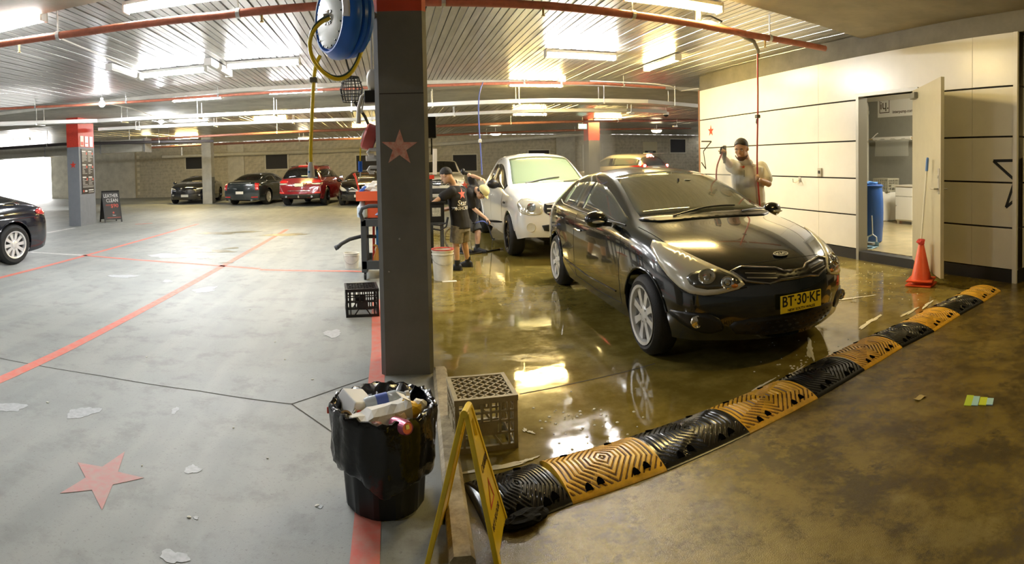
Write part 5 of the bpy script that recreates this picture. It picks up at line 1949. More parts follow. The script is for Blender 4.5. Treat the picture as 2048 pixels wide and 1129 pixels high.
def crumple(name, label, cat, c, size, m, seed, rot=(0, 0, 0), amp=.25, sub=2):
    bm = bmesh.new()
    bmesh.ops.create_icosphere(bm, subdivisions=sub, radius=1)
    r_ = random.Random(seed)
    for v in bm.verts:
        k = 1 + r_.uniform(-amp, amp)
        v.co = Vector((v.co.x * size[0] * k, v.co.y * size[1] * k, v.co.z * size[2] * k))
    me = bpy.data.meshes.new(name)
    bm.to_mesh(me)
    bm.free()
    o = link(name, me, m, None, loc=c, rot=rot)
    return tag(o, label, cat, 'rubbish heaped in the bin' if name == 'crumpled_wrapper' else None)


crumple('rag', 'crumpled wet black rag at the end of the speed hump beside the kerb', 'rag', RAG + Vector((0, 0, .02)), (.10, .045, .024), mat('wet_black_rag', (.006, .006, .005), .8, spec=.1), 77, rot=(0, 0, .3), amp=.2, sub=3)
# white foam box standing on edge at the side of the bin
fb = thing('foam_box', 'white foam takeaway box wedged upright in the bin', 'takeaway box', tuple(onbin(-.145, -.04, .345)), atan2(camr.y, camr.x) + .3)
fb.rotation_euler = (.2, .25, fb.rotation_euler.z + .3)
mb = MB()
mb.grid([[(sx * (.075 - i * .018), sy_ * (.085 - i * .02), .05 + 0 * i if False else zz) for sx, sy_ in ((-1, -1), (1, -1), (1, 1), (-1, 1))] for i, zz in ((0, 0), (0, .02), (1, .12))], wrap=True)
mb.f += [(0, 3, 2, 1), (8, 9, 10, 11)]
mb.build('box_shell', foam, fb, bevel=.006)
MB().box(-.08, .08, -.09, .09, .0, .008).build('box_rim', foam, fb, bevel=.003)
bt = thing('plastic_bottle', 'clear plastic drink bottle with blue label lying on the rubbish', 'bottle', tuple(onbin(-.085, .0, .43)))
bt.rotation_euler = (0, pi / 2 - .12, atan2(camr.y, camr.x) + .25)
MB().lathe([(.0, 0), (.026, .002), (.031, .012), (.031, .10), (.028, .11), (.031, .12), (.031, .15), (.012, .19), (.012, .20)], 20).build('bottle_body', mat('clear_plastic', (.62, .70, .80), .12, alpha=.75), bt, True)
MB().lathe([(.0318, .055), (.0318, .11)], 20, cap=False).build('bottle_label', mat('label_blue', (.10, .16, .55), .4), bt, True)
MB().lathe([(.014, .197), (.014, .215), (0, .216)], 14).build('cap', mat('cap_white', (.8, .8, .82), .4), bt, True)
# large creased paper bag
pb = thing('paper_bag', 'large creased white paper bag on top of the rubbish', 'paper bag', tuple(onbin(-.02, .085, .405)), atan2(camr.y, camr.x) + .35)
rows = []
r_ = random.Random(8)
for i in range(10):
    x = -.135 + .03 * i
    hgt = .028 + .045 * (i / 9.) + r_.uniform(-.008, .008)
    rows.append([(x, -.07 + .01 * sin(i), .004), (x, -.06, hgt * .7), (x + .008, -.015, hgt + r_.uniform(-.006, .01)), (x, .03, hgt * .9), (x, .07, hgt * .4), (x, .075, .002)])
mb = MB().grid(rows, wrap=True)
mb.f += [(0, 1, 2, 3, 4, 5), tuple(59 - k for k in range(6))]
mb.build('bag_body', paper, pb)
MB().cbox((.11, -.02, .085), (.04, .08, .004), Matrix.Rotation(.5, 3, 'Y')).build('bag_fold', paper, pb)
crumple('crumpled_wrapper', 'bright yellow crumpled wrapper near the rim of the bin', 'wrapper', onbin(.115, .06, .425), (.05, .04, .042), mat('wrapper_yellow', (.85, .52, .03), .35), 3)
crumple('crumpled_wrapper', 'brown folded cardboard wrapper under the yellow one in the bin', 'wrapper', onbin(.07, .115, .40), (.035, .03, .04), mat('card_brown', (.48, .33, .17), .7), 4)
crumple('crumpled_wrapper', 'white tissue wad beside the yellow wrapper in the bin', 'tissue', onbin(.165, .03, .43), (.03, .035, .03), paper, 5)
crumple('crumpled_wrapper', 'red and white crushed wrapper at the front of the bin', 'wrapper', onbin(-.035, .165, .395), (.04, .02, .03), mat('wrapper_red', (.62, .05, .04), .35, noise=.8, nscale=30, col2=(.8, .75, .7)), 6)
crumple('crumpled_wrapper', 'small red wrapper by the foam box in the bin', 'wrapper', onbin(-.10, .06, .41), (.03, .022, .022), mat('wrapper_scarlet', (.66, .04, .03), .4), 7)
cn = thing('drink_can', 'pink drink can lying at the front of the bin', 'can', tuple(onbin(.045, .14, .405)))
cn.rotation_euler = (pi / 2 - .2, 0, atan2(camr.y, camr.x) + .5)
MB().lathe([(.0, 0), (.024, 0), (.031, .008), (.031, .10), (.025, .115), (.025, .117), (.022, .113), (0, .113)], 20).build('can_body', mat('can_pink', (.55, .14, .22), .2, metal=.5), cn, True)
MB().box(-.008, .008, -.004, .014, .113, .116).build('ring_pull', steel, cn)
tp = thing('tape_ring', 'open ring of brown packing tape tucked against the bin liner', 'tape', tuple(onbin(-.165, .11, .42)))
tp.rotation_euler = (.9, .2, .4)
MB().lathe([(.022, -.012), (.03, -.012), (.03, .012), (.022, .012), (.022, -.012)], 20, cap=False).build('tape_roll', mat('tape_brown', (.3, .2, .1), .4), tp, True)
MB().tube([(.03, 0, 0), (.05, .03, -.01), (.07, .07, -.03)], .004, 6).build('tape_tail', black_plastic, tp)
tag(MB().cbox((0, 0, 0), (.02, .006, .03)).build('red_tab', red_paint, None, loc=onbin(-.243, .02, .415), bevel=.003), 'small red tab caught on the outside of the bin liner', 'tab')


# ================================================================ CRATES
def crate_parts(t, m, W=.335, D=.335, H=.285, grid_n=5):
    # a milk crate standing upside down: lattice base on top, slatted sides
    th = .012
    rim = MB()
    o, i = [(-W / 2, -D / 2), (W / 2, -D / 2), (W / 2, D / 2), (-W / 2, D / 2)], [(-W / 2 + .02, -D / 2 + .02), (W / 2 - .02, -D / 2 + .02), (W / 2 - .02, D / 2 - .02), (-W / 2 + .02, D / 2 - .02)]
    for (z0, z1, nm) in ((H - .03, H, 'top_rim'), (0, .028, 'foot_rim'), (H * .52, H * .56, 'mid_rail'), (H * .70, H * .735, 'upper_rail'), (H * .30, H * .335, 'lower_rail')):
        k = 1.02 if nm == 'top_rim' else 1.
        band(MB(), [(x * k, y * k) for x, y in o], i if nm in ('top_rim', 'foot_rim') else [(x * .93, y * .93) for x, y in o], z0, z1).build(nm, m, t)
    for sx in (-1, 1):
        for sy_ in (-1, 1):
            MB().box(sx * W / 2 - .022 * (sx > 0) - 0, sx * W / 2 + .022 * (sx < 0), sy_ * D / 2 - .022 * (sy_ > 0), sy_ * D / 2 + .022 * (sy_ < 0), 0, H - .01).build('corner_post', m, t)
    for side in range(4):
        R_ = Matrix.Rotation(side * pi / 2, 4, 'Z')
        dd_ = D / 2 if side % 2 == 0 else W / 2
        ww = W if side % 2 == 0 else D
        for k in range(1, 7):
            x = -ww / 2 + ww * k / 7
            z0 = H * .31 if k in (2, 3, 4, 5) else .02
            MB().box(x - .006, x + .006, -dd_, -dd_ + .010, z0, H - .02, R_).build('slat', m, t)
        MB().box(-ww * .17, ww * .17, -dd_ - .001, -dd_ + .008, H * .33, H * .53, R_).build('name_panel', m, t)
        for sg in (-1, 1):
            MB().bar(R_ @ Vector((sg * ww * .10, -dd_ + .006, H * .31)), R_ @ Vector((sg * ww * .24, -dd_ + .006, .02)), .012, .012).build('brace', m, t)
    # diagonal lattice
    w, d = W / 2 - .018, D / 2 - .018
    for dr in (1, -1):
        for k in range(-grid_n + 1, grid_n):
            cc = k * (w + d) / grid_n
            pts = []
            # line y = dr*x + cc clipped to the rectangle
            for x in (-w, w):
                y = dr * x + cc
                if -d <= y <= d:
                    pts.append((x, y))
            for y in (-d, d):
                x = (y - cc) / dr
                if -w < x < w:
                    pts.append((x, y))
            if len(pts) >= 2 and (Vector(pts[0]) - Vector(pts[1])).length > .02:
                MB().bar((*pts[0], H - .012), (*pts[1], H - .012), .008, .016).build('lattice_bar', m, t)


tan_p = mat('faded_tan_plastic', (.36, .30, .17), .5, noise=.2, nscale=14)
a, b = gp(916, 911), gp(1033, 897)
d = (b - a).normalized()
cc_ = (a + b) / 2 + Vector((-d.y, d.x, 0)) * .17
cr1 = thing('milk_crate', 'upturned tan milk crate on the wet floor between the column and the hump', 'crate', tuple(cc_), atan2(d.y, d.x))
crate_parts(cr1, tan_p)
a, b = gp(690, 636), gp(758, 634)
d = (b - a).normalized()
cc_ = (a + b) / 2 + Vector((-d.y, d.x, 0)) * .17
cr2 = thing('milk_crate', 'upturned black milk crate on the dry floor beside the column', 'crate', tuple(cc_), atan2(d.y, d.x) + .05)
crate_parts(cr2, black_plastic)


# ================================================================ BUCKETS
def bucket(label, base, r, h, lid_m=None, tilt=0.):
    t = thing('bucket', label, 'bucket', tuple(base))
    pm_ = mat('bucket_plastic', (.78, .75, .64), .4, noise=.15, nscale=8)
    MB().lathe([(0, 0), (r * .86, 0), (r * .87, .01), (r * .97, h * .84), (r * 1.03, h * .845), (r * 1.03, h * .87), (r * .98, h * .875), (r * .99, h * .95), (r * 1.04, h * .955), (r * 1.04, h), (r * .97, h), (r * .93, h * .9), (r * .83, .02), (0, .015)], 32).build('pail', pm_, t, True, angle=40)
    if lid_m:
        band(MB(), [(r * 1.05 * cos(a), r * 1.05 * sin(a)) for a in [2 * pi * k / 32 for k in range(32)]], [(r * .9 * cos(a), r * .9 * sin(a)) for a in [2 * pi * k / 32 for k in range(32)]], h - .002, h + .012).build('red_rim', lid_m, t, True, angle=30)
    pts = [Vector((r * 1.05 * cos(a), -r * 1.05 * abs(sin(a)) * .98, h * .80 - .11 * sin(a))) for a in [pi * k / 16 for k in range(17)]]
    MB().tube(pts, .003, 6).build('handle', steel, t, True)
    return t


q = gp(888, 562)
bk = bucket('tall white bucket with a red stained rim on the wet floor by the washers', Vector((q.x, q.y + .1, 0)), .145, .40, mat('red_lid', (.62, .10, .08), .5, noise=.4, nscale=12))
MB().box(-.03, .16, -.20, -.12, .001, .004).build('label_scrap', paper, bk)
q = gp(703, 539)
bucket('short white bucket on the dry floor beside the tool cart', Vector((q.x, q.y + .1, 0)), .115, .235)

# ================================================================ TOOL CART behind the column
q = gp(724, 561)
ct = thing('tool_cart', 'dark grey plastic tool cart half hidden behind the column', 'cart', (q.x, q.y, 0))
cg = mat('cart_grey', (.05, .055, .06), .5)
W_, D_ = .46, .75
for (z0, z1, nm) in ((.14, .26, 'bottom_tray'), (.72, .82, 'top_tray')):
    mb = MB()
    band(mb, [(0, 0), (W_, 0), (W_, D_), (0, D_)], [(.03, .03), (W_ - .03, .03), (W_ - .03, D_ - .03), (.03, D_ - .03)], z0, z1)
    mb.box(.02, W_ - .02, .02, D_ - .02, z0, z0 + .03)
    mb.build(nm, cg, ct, bevel=.008)
for x in (0, W_ - .08):
    for y in (0, D_ - .08):
        MB().box(x, x + .08, y, y + .08, .10, .82).build('post', cg, ct, bevel=.01)
        MB().cyl((x + .03, y + .04, .05), (x + .06, y + .04, .05), .05, 16).build('castor', black_rubber, ct)
MB().tube([(.03, .02, .80), (.0, .0, .90), (.03, -.02, .97), (.12, -.03, 1.0), (.34, -.03, 1.0), (W_ - .03, -.02, .97), (W_, 0, .90), (W_ - .03, .02, .80)], .026, 10).build('push_handle', cg, ct, True)
ot = thing('orange_tray', 'orange plastic tray of cloths on top of the tool cart', 'tray', (q.x - .06, q.y + .1, 1.06))
orp = mat('orange_plastic', (.78, .13, .05), .4)
mb = MB()
band(mb, [(0, 0), (.5, 0), (.5, .34), (0, .34)], [(.012, .012), (.488, .012), (.488, .328), (.012, .328)], 0, .13)
mb.box(.005, .495, .005, .335, 0, .012)
mb.build('tray_shell', orp, ot, bevel=.004)
MB().box(.12, .34, .1, .24, -.24, 0).build('tray_pedestal', orp, ot, bevel=.005)
crumple('cleaning_cloths', 'heap of white cleaning cloths in the orange tray', 'cloth', Vector((q.x + .22, q.y + .27, 1.22)), (.21, .13, .10), paper, 21, amp=.18, sub=3)
sq = thing('spray_pack', 'blue cleaning pack leaning on the white cloths in the orange tray', 'cleaning pack', (q.x + .04, q.y + .2, 1.19))
MB().box(-.05, .07, -.03, .03, 0, .045, Matrix.Rotation(-.7, 4, 'Y')).build('pack', mat('pack_blue', (.06, .16, .6), .4), sq, bevel=.008)
sb = thing('brush', 'red handled brush standing in the orange tray', 'brush', (q.x - .03, q.y + .2, 1.08))
MB().tube([(.04, 0, 0), (-.03, 0, .3), (-.055, 0, .36)], [.012, .012, .02], 8).build('handle', red_paint, sb, True)
MB().box(-.16, .02, -.02, .02, .10, .105, Matrix.Rotation(.5, 4, 'Y')).build('blade', white, sb)
jug = thing('spray_jug', 'pale blue jug hanging under the orange tray', 'jug', (q.x + .02, q.y + .22, .83))
MB().lathe([(0, 0), (.07, 0), (.075, .01), (.075, .14), (.04, .18), (.03, .22)], 16).build('jug_body', mat('jug_pale', (.62, .72, .80), .3), jug, True)
crumple('towel', 'folded blue and white towel on the upper tray of the tool cart', 'towel', Vector((q.x + .27, q.y + .35, .86)), (.14, .18, .06), mat('towel_mix', (.65, .6, .45), .9, noise=.6, nscale=16, col2=(.25, .35, .75)), 22, amp=.12)
bw = thing('hanging_cloth', 'bright blue cloth hanging inside the tool cart', 'cloth', (q.x + .2, q.y + .2, .34))
rows = [[(.02 * sin(j * 1.3) + .13 * j / 6, .015 * sin(j * 2.1 + i), .36 * i / 5) for j in range(7)] for i in range(6)]
mb = MB().grid(rows)
o_ = mb.build('cloth', mat('cloth_blue', (.08, .32, .72), .9), bw, True, angle=70)
so = o_.modifiers.new('t', 'SOLIDIFY')
so.thickness = .006
rp = thing('red_pole', 'red pole standing in the tool cart', 'pole', (q.x + .16, q.y + .2, .17))
MB().cyl((0, 0, 0), (.01, 0, .54), .018, 10).build('shaft', red_paint, rp, True)
MB().cyl((.01, 0, .54), (.01, 0, .58), .02, 10).build('tip', black_plastic, rp, True)
sbt = thing('spray_bottle', 'orange trigger spray bottle in the bottom of the tool cart', 'spray bottle', (q.x + .21, q.y + .14, .17))
og = mat('bottle_orange', (.62, .28, .05), .4)
MB().lathe([(0, 0), (.05, 0), (.055, .01), (.05, .13), (.025, .19), (.02, .24)], 16, Matrix.Diagonal((1, .7, 1, 1))).build('bottle', og, sbt, True)
MB().tube([(0, 0, .23), (0, 0, .27), (-.05, 0, .285)], .016, 8).tube([(-.02, 0, .26), (-.04, 0, .21)], .006, 6).build('trigger_head', og, sbt, True)
# vacuum hose poking out of the cart
p0, p1 = gp(722, 560), Vector((q.x, q.y + .1, 0))
vh = thing('vacuum_hose', 'grey vacuum hose end poking out of the tool cart over the short bucket', 'hose', (q.x, q.y + .12, .58))
e = dp(676, 494, 7.6) - Vector((q.x, q.y + .12, .58))
MB().tube([(.2, .1, -.02), (0, 0, 0), e * .5 + Vector((0, 0, .03)), e * .85 + Vector((0, 0, .02)), e], [.026, .026, .026, .026, .03], 10).build('hose_run', mat('hose_grey', (.03, .032, .035), .5), vh, True)
MB().cyl(e, e + Vector((-.04, 0, -.02)), .034, 12).build('hose_cuff', cg, vh)
# black tub, stand and hoses seen on the other side of the column
q = dp(866, 442, 7.85)
tb = thing('plastic_tub', 'black lidded tub with a pale paper label that the first washer reaches into', 'tub', (q.x - .18, q.y, q.z - .02))
mb = MB()
band(mb, [(0, 0), (.34, 0), (.34, .3), (0, .3)], [(.01, .01), (.33, .01), (.33, .29), (.01, .29)], 0, .28)
mb.box(.0, .34, .0, .3, 0, .012)
mb.build('tub_shell', black_plastic, tb, bevel=.005)
band(MB(), [(-.02, -.02), (.36, -.02), (.36, .32), (-.02, .32)], [(.02, .02), (.32, .02), (.32, .28), (.02, .28)], .26, .285).build('tub_rim', black_plastic, tb, bevel=.004)
MB().box(.17, .29, -.004, 0, .08, .20).build('paper_label', mat('label_grey', (.5, .5, .42), .6, noise=.4, nscale=30), tb)
mb = MB()
for x in (.02, .30):
    for y in (.02, .26):
        mb = MB().box(x, x + .03, y, y + .03, -q.z + .02, 0)
        mb.build('stand_leg', cg, tb)
MB().box(0, .34, 0, .3, -.03, 0).build('stand_shelf', cg, tb)
hs = thing('rubber_hose', 'two loops of black rubber hose hanging from the tub stand', 'hose', (q.x + .1, q.y - .02, .75))
for k in (0, 1):
    MB().tube([(-.1, 0, -.05 - k * .06), (0, -.02, -.06 - k * .07), (.08, -.02, -.03 - k * .05), (.10 + k * .01, -.02, .05)], .011, 8).build('hose_loop', black_rubber, hs, True)
q = dp(862, 352, 8.75)
st = thing('upright_board', 'white upright boards with a red foot behind the column', 'board', (q.x, q.y, 0))
MB().box(-.01, .05, 0, .06, q.z + .02, q.z + .42, Matrix.Rotation(.03, 4, 'Y')).build('board', white, st)
MB().box(-.09, -.03, .1, .16, q.z - .02, q.z + .36).build('board', pvc, st)
MB().box(-.10, .05, .0, .16, q.z - .05, q.z + .01).build('red_foot', red_paint, st)
MB().box(-.06, .02, .04, .12, 0, q.z - .05).build('post', cg, st)
bp_ = dp(848, 283, 6.5)
sp_ = thing('speaker_box', 'small black box on the far side of the starred column', 'speaker', (CX0 + CW + .035, CY0 + .2, bp_.z))
MB().box(-.035, .035, -.05, .05, -.08, .08).build('case', black_plastic, sp_, bevel=.008)
MB().tube([(0, 0, -.08), (.0, 0, -.14), (.0, .03, -.2)], .006, 6).build('cable', black_rubber, sp_)

# ================================================================ HOSE REEL ON THE COLUMN
D_ = 3.75
rc_ = dp(683, 38, D_)
rv = ray(683, 38)
rv.z = 0
rv.normalize()
rgt = Vector((rv.y, -rv.x, 0))
ax = (-rgt * .90 - rv * .44).normalized()
reel = thing('hose_reel', 'blue air hose reel with a pale side disc hung beside the starred column', 'hose reel', tuple(rc_))
RMx = ax.to_track_quat('Z', 'Y').to_matrix().to_4x4()
rblue = mat('reel_blue', (.02, .14, .62), .3)
R0 = .268
MB().lathe([(.06, -.13), (R0 * .80, -.13), (R0 * .90, -.11), (R0 * .93, -.09), (R0 * .88, -.075), (R0 * .96, -.06), (R0 * .96, -.04), (R0 * .90, -.03), (R0 * .98, -.015), (R0, .0), (R0, .03), (R0 * .95, .06), (R0 * .86, .085), (R0 * .84, .095), (R0 * .80, .095), (R0 * .76, .07), (0, .07)], 48, RMx).build('reel_case', rblue, reel, True, angle=30)
MB().lathe([(R0 * .74, .072), (R0 * .74, .088), (R0 * .70, .094), (0, .096)], 48, RMx).build('side_disc', mat('disc_grey', (.58, .60, .56), .35), reel, True, angle=30)
for k in range(18):
    a = 2 * pi * k / 18
    p = RMx @ Vector((R0 * .71 * cos(a), R0 * .71 * sin(a), .094))
    MB().sphere(p, .006, 6, 4).build('rivet', trim_blk, reel)
lab_ = MB()
for (a0, a1) in ((2.2, 3.6), (-.2, 1.2)):
    rows = [[RMx @ Vector((r * cos(a), r * sin(a), zz)) for r, zz in ((R0 * .80, .0965), (R0 * .845, .0965), (R0 * .90, .078), (R0 * .945, .0625))] for a in [lerp(a0, a1, i / 12) for i in range(13)]]
    MB().grid(rows).build('label_decal', mat('decal_pale', (.78, .76, .82), .4), reel, True).modifiers.new('t', 'SOLIDIFY').thickness = .003
MB().lathe([(.05, .09), (.05, .10), (.03, .105), (.02, .14), (0, .14)], 20, RMx).build('hub', chrome, reel, True)
MB().box(-.06, .06, -.008, .008, .096, .102, RMx @ Matrix.Rotation(.6, 4, 'Z')).box(-.06, .06, -.008, .008, .096, .102, RMx @ Matrix.Rotation(2.3, 4, 'Z')).build('hub_slots', trim_blk, reel)
pq = RMx @ Vector((0, 0, -.13))
MB().bar(pq, pq - ax * .03, .2, .3).build('mount_plate', rblue, reel)
pb0 = pq + ax * .04
MB().cyl(pb0 + Vector((0, 0, .2)), pb0 + Vector((0, 0, ZS - rc_.z)), .022, 12).build('hanger_pipe', mat('copper_tube', (.5, .28, .16), .4, metal=.6), reel, True)
MB().tube([pb0 + rgt * .06 + Vector((0, 0, ZS - rc_.z)), pb0 + rgt * .06 + Vector((0, 0, .05)), pb0 + rgt * .0 + Vector((0, 0, .05))], .008, 6).build('hanger_rod', steel, reel)
MB().bar(pq + Vector((0, 0, .1)), Vector((CX0 + .03, CY0 + .1, rc_.z + .1)) - rc_, .05, .03).build('wall_bracket', steel, reel)
yh = mat('yellow_hose', (.92, .68, .03), .35)
pts = [dp(*q, dd_) - rc_ for q, dd_ in (((658, 37), 3.60), ((640, 45), 3.52), ((624, 65), 3.5), ((618, 90), 3.52), ((625, 120), 3.55), ((645, 145), 3.6), ((672, 161), 3.65), ((698, 153), 3.7), ((716, 125), 3.72), ((730, 80), 3.74), ((740, 30), 3.74), ((744, -10), 3.75))]


def smooth_path(pts, it=3):
    for _ in range(it):
        q = [pts[0]]
        for a, b in zip(pts, pts[1:]):
            q += [a.lerp(b, .25), a.lerp(b, .75)]
        pts = q + [pts[-1]]
    return pts


MB().tube(smooth_path(pts, 2), .013, 8).build('feed_loop', yh, reel, True)
off_ = [p + Vector((0, 0, .016)) + ax * .004 for p in pts]
MB().tube(smooth_path(off_, 2), .007, 8).build('feed_tube', mat('hose_dark_teal', (.05, .10, .10), .4), reel, True)
pts = [dp(*q, dd_) - rc_ for q, dd_ in (((640, 112), 3.72), ((631, 130), 3.7), ((627, 160), 3.7), ((624, 230), 3.7), ((621, 300), 3.7), ((622, 338), 3.7))]
MB().tube(smooth_path(pts, 2), .0125, 8).build('hanging_hose', yh, reel, True)
p = pts[2]
MB().cbox(p, (.05, .04, .035)).build('hose_stop', mat('stop_grey', (.16, .15, .12), .5), reel, bevel=.008)
p = pts[-1]
nz = MB().lathe([(.010, .05), (.018, .03), (.022, -.01), (.024, -.05), (.016, -.06), (0, -.06)], 14, Matrix.Translation(p)).build('nozzle', mat('nozzle_pale', (.72, .72, .76), .4), reel, True)
MB().sphere(p + Vector((-.01, -.018, -.02)), .008, 8, 6).build('nozzle_button', mat('cloth_blue', (.08, .32, .72), .9), nz)

# fittings on the shaded side of the column
CL = CX0 - .005
sk = thing('wall_socket', 'cream weatherproof socket with a hanging lever on the side of the column', 'socket', (CL, CY0 + .16, dp(735, 160, 4.2).z))
cream = mat('cream_plastic', (.74, .68, .55), .4)
MB().lathe([(0, 0), (.075, 0), (.075, .03), (.06, .05), (.03, .06), (0, .06)], 20, Matrix.Rotation(-pi / 2, 4, 'Y') @ Matrix.Diagonal((1.1, .9, 1, 1))).build('socket_cover', cream, sk, True)
MB().tube([(-.03, 0, -.07), (-.10, 0, -.12), (-.125, 0, -.20), (-.13, 0, -.32)], [.012, .014, .014, .02], 8).tube([(-.05, .0, -.08), (-.09, 0, -.15), (-.105, 0, -.24)], .008, 8).build('lever', cream, sk, True)
MB().tube([(-.02, 0, .06), (-.02, 0, .3), (-.03, 0, .6)], .008, 6).build('cable', cream, sk)
MB().box(-.08, 0, -.05, .05, -.17, -.08).build('black_base', black_plastic, sk, bevel=.006)
mk = thing('mesh_cage', 'black mesh cage hung behind the blue hose reel', 'mesh cage', tuple(dp(703, 178, 4.5)))
mm_ = mat('black_mesh', (.02, .02, .018), .6)
for k in range(8):
    a = pi * k / 8
    MB().tube([Vector((.07 * cos(a), .07 * sin(a), -.10)), Vector((.09 * cos(a), .09 * sin(a), 0)), Vector((.06 * cos(a), .06 * sin(a), .09)), Vector((-.06 * cos(a), -.06 * sin(a), .09)), Vector((-.09 * cos(a), -.09 * sin(a), 0)), Vector((-.07 * cos(a), -.07 * sin(a), -.10))], .0035, 5).build('cage_wire', mm_, mk)
for z, r in ((-.1, .072), (-.05, .085), (0, .092), (.05, .08), (.09, .06)):
    MB().tube([(r * cos(2 * pi * k / 20), r * sin(2 * pi * k / 20), z) for k in range(20)], .004, 5, closed=True).build('cage_ring', mm_, mk)
MB().tube([(0, 0, .09), (-.03, 0, .2), (-.05, 0, .3), (-.06, 0, ZD - mk.location.z)], .008, 6).build('cage_hanger', mm_, mk)
MB().tube([(.02, 0, -.1), (.10, .02, -.22), (.14, .04, -.32)], .012, 6).build('cage_tail', mm_, mk)
rz = dp(741, 275, 4.3).z
r2 = thing('hose_reel', 'small red cord reel with a blue plug on the side of the column', 'cord reel', (CL - .05, CY0 + .2, rz))
MB().lathe([(0, -.05), (.095, -.05), (.10, -.04), (.10, .03), (.085, .045), (.0, .045)], 28, Matrix.Rotation(-pi / 2 + .35, 4, 'Y')).build('reel_case', mat('reel_red', (.62, .12, .10), .4), r2, True, angle=30)
MB().lathe([(.06, .046), (.06, .055), (.0, .06)], 20, Matrix.Rotation(-pi / 2 + .35, 4, 'Y')).build('reel_disc', galv, r2, True)
MB().tube([(-.07, -.02, -.08), (-.075, -.02, -.16), (-.075, -.02, -.2)], .006, 6).build('cord', yh, r2)
MB().cyl((-.075, -.02, -.18), (-.075, -.02, -.26), .016, 10).build('plug', rblue, r2)
MB().tube([(-.075, -.02, -.26), (-.08, -.02, -.31), (-.10, -.02, -.33)], .005, 6).build('plug_lead', white, r2)
for z in (.04, -.12):
    MB().cyl((.05, -.02, z - .04), (-.03, -.03, z - .04), .02, 12).build('bracket', white, r2)
for pz in (305, 340):
    z = dp(748, pz, 4.2).z
    h = thing('wall_hook', 'white cable hook on the side of the column' + (', the upper of two' if pz == 305 else ', the lower of two'), 'hook', (CL, CY0 + .12, z))
    MB().tube([(0, 0, .02), (-.05, 0, .02), (-.065, 0, 0), (-.05, 0, -.02), (-.02, 0, -.02)], .012, 8).build('hook_arm', white, h, True)

# ================================================================ BAY HOSES
p_top, p_bot = gp(966, 165, 3.2), dp(957, 330, 9.0)
bh = thing('air_hose', 'thin blue air hose hanging from the thin red pipe in front of the pickup', 'hose', (p_top.x, p_top.y, p_top.z))
pts = [gp(966, 165, 3.2)] + [dp(x, y, 9.3) for x, y in ((960, 180), (957, 200), (957, 235), (960, 280), (963, 330), (964, 350))]
MB().tube(smooth_path([p - p_top for p in pts], 2), .011, 8).build('hose_run', mat('hose_blue', (.10, .14, .45), .45), bh, True)
MB().cbox(dp(960, 282, 9.3) - p_top, (.05, .05, .06)).build('hose_stop', white, bh, bevel=.01)
H3 = 6.45
tq = dp(1515, 138, H3)
rh = thing('pressure_hose', 'thin red pressure hose hanging beside the man in the grey polo shirt', 'hose', tuple(tq))
pts = [dp(x, y, H3) - tq for x, y in ((1515, 108), (1515, 138), (1516, 200), (1515, 260), (1514, 320), (1515, 352), (1517, 380), (1520, 415))]
red_h = mat('red_hose', (.55, .06, .05), .4)
MB().tube(smooth_path(pts, 2), .010, 8).build('hose_run', red_h, rh, True)
MB().cbox(dp(1515, 233, H3) - tq, (.05, .05, .04)).build('hose_stop', mat('stop_grey', (.16, .15, .12), .5), rh, bevel=.008)
MB().tube([dp(1513, 238, H3) - tq, dp(1512, 245, H3) - tq, dp(1514, 248, H3) - tq], .008, 6).build('hose_clip', steel, rh)
fh = thing('floor_hose', 'dark hose looping over the wet floor behind the washers', 'hose', tuple(gp(889, 476)))
o = gp(889, 476)
pts = [gp(x, y) - o + Vector((0, 0, .012)) for x, y in ((1000, 500), (978, 504), (945, 510), (915, 508), (897, 498), (888, 480), (892, 462), (905, 455), (925, 458))]
MB().tube(smooth_path(pts, 3), .012, 8).build('hose_run', black_rubber, fh, True)
MB().cyl(pts[0], pts[0] + Vector((.06, .0, 0)), .018, 10).build('coupling', steel, fh)
b2 = thing('floor_hose', 'thin blue hose trailing from the spray gun past the pickup', 'hose', tuple(gp(938, 462)))
o = gp(938, 462)
pts = [gp(938, 458), dp(950, 448, 9.6), dp(965, 443, 9.4), dp(975, 448, 9.3), gp(985, 480)]
MB().tube(smooth_path([p - o + Vector((0, 0, .012)) for p in pts], 2), .010, 8).build('hose_run', mat('hose_blue', (.10, .14, .45), .45), b2, True)
MB().cyl(pts[-1] - o + Vector((0, 0, .012)), pts[-1] - o + Vector((.05, .02, .012)), .016, 10).build('coupling', steel, b2)

# ================================================================ BY THE DOOR
door_m = mat('door_leaf_grey', (.50, .47, .36), .35, noise=.05)
hg = WN * (WD - .02) + WT * (DJ0 + .02)
fe = (gp(1880, 568, .14) + gp(1889, 160, 2.47)) / 2
dirv = Vector((fe.x - hg.x, fe.y - hg.y, 0))
dl = shell('door_3', 'grey steel door standing wide open against the white wall', 'door')
dl.location = hg
dl.rotation_euler = (0, 0, atan2(dirv.y, dirv.x))
LW = dirv.length
MB().box(0, LW, -.022, .022, .14, 2.47).build('leaf', door_m, dl, bevel=.003)
for sg in (-1, 1):
    h = MB().box(LW - .10, LW - .04, sg * .022, sg * .03, 1.12, 1.42).build('handle_plate', steel, dl, bevel=.003)
    MB().tube([(LW - .07, sg * .03, 1.18), (LW - .07, sg * .075, 1.18), (LW - .20, sg * .08, 1.18)], .011, 8).build('lever', steel, h, True)
MB().cyl((LW - .07, -.035, 1.32), (LW - .07, .035, 1.32), .02, 12).build('lock_cylinder', chrome, dl)
MB().box(.06, .30, -.075, -.022, 2.34, 2.42).build('door_closer', mat('closer_grey', (.22, .22, .2), .4), dl, bevel=.008)
for z in (.4, 1.3, 2.2):
    MB().cyl((0, .03, z), (0, .03, z + .1), .012, 10).build('hinge', steel, dl)

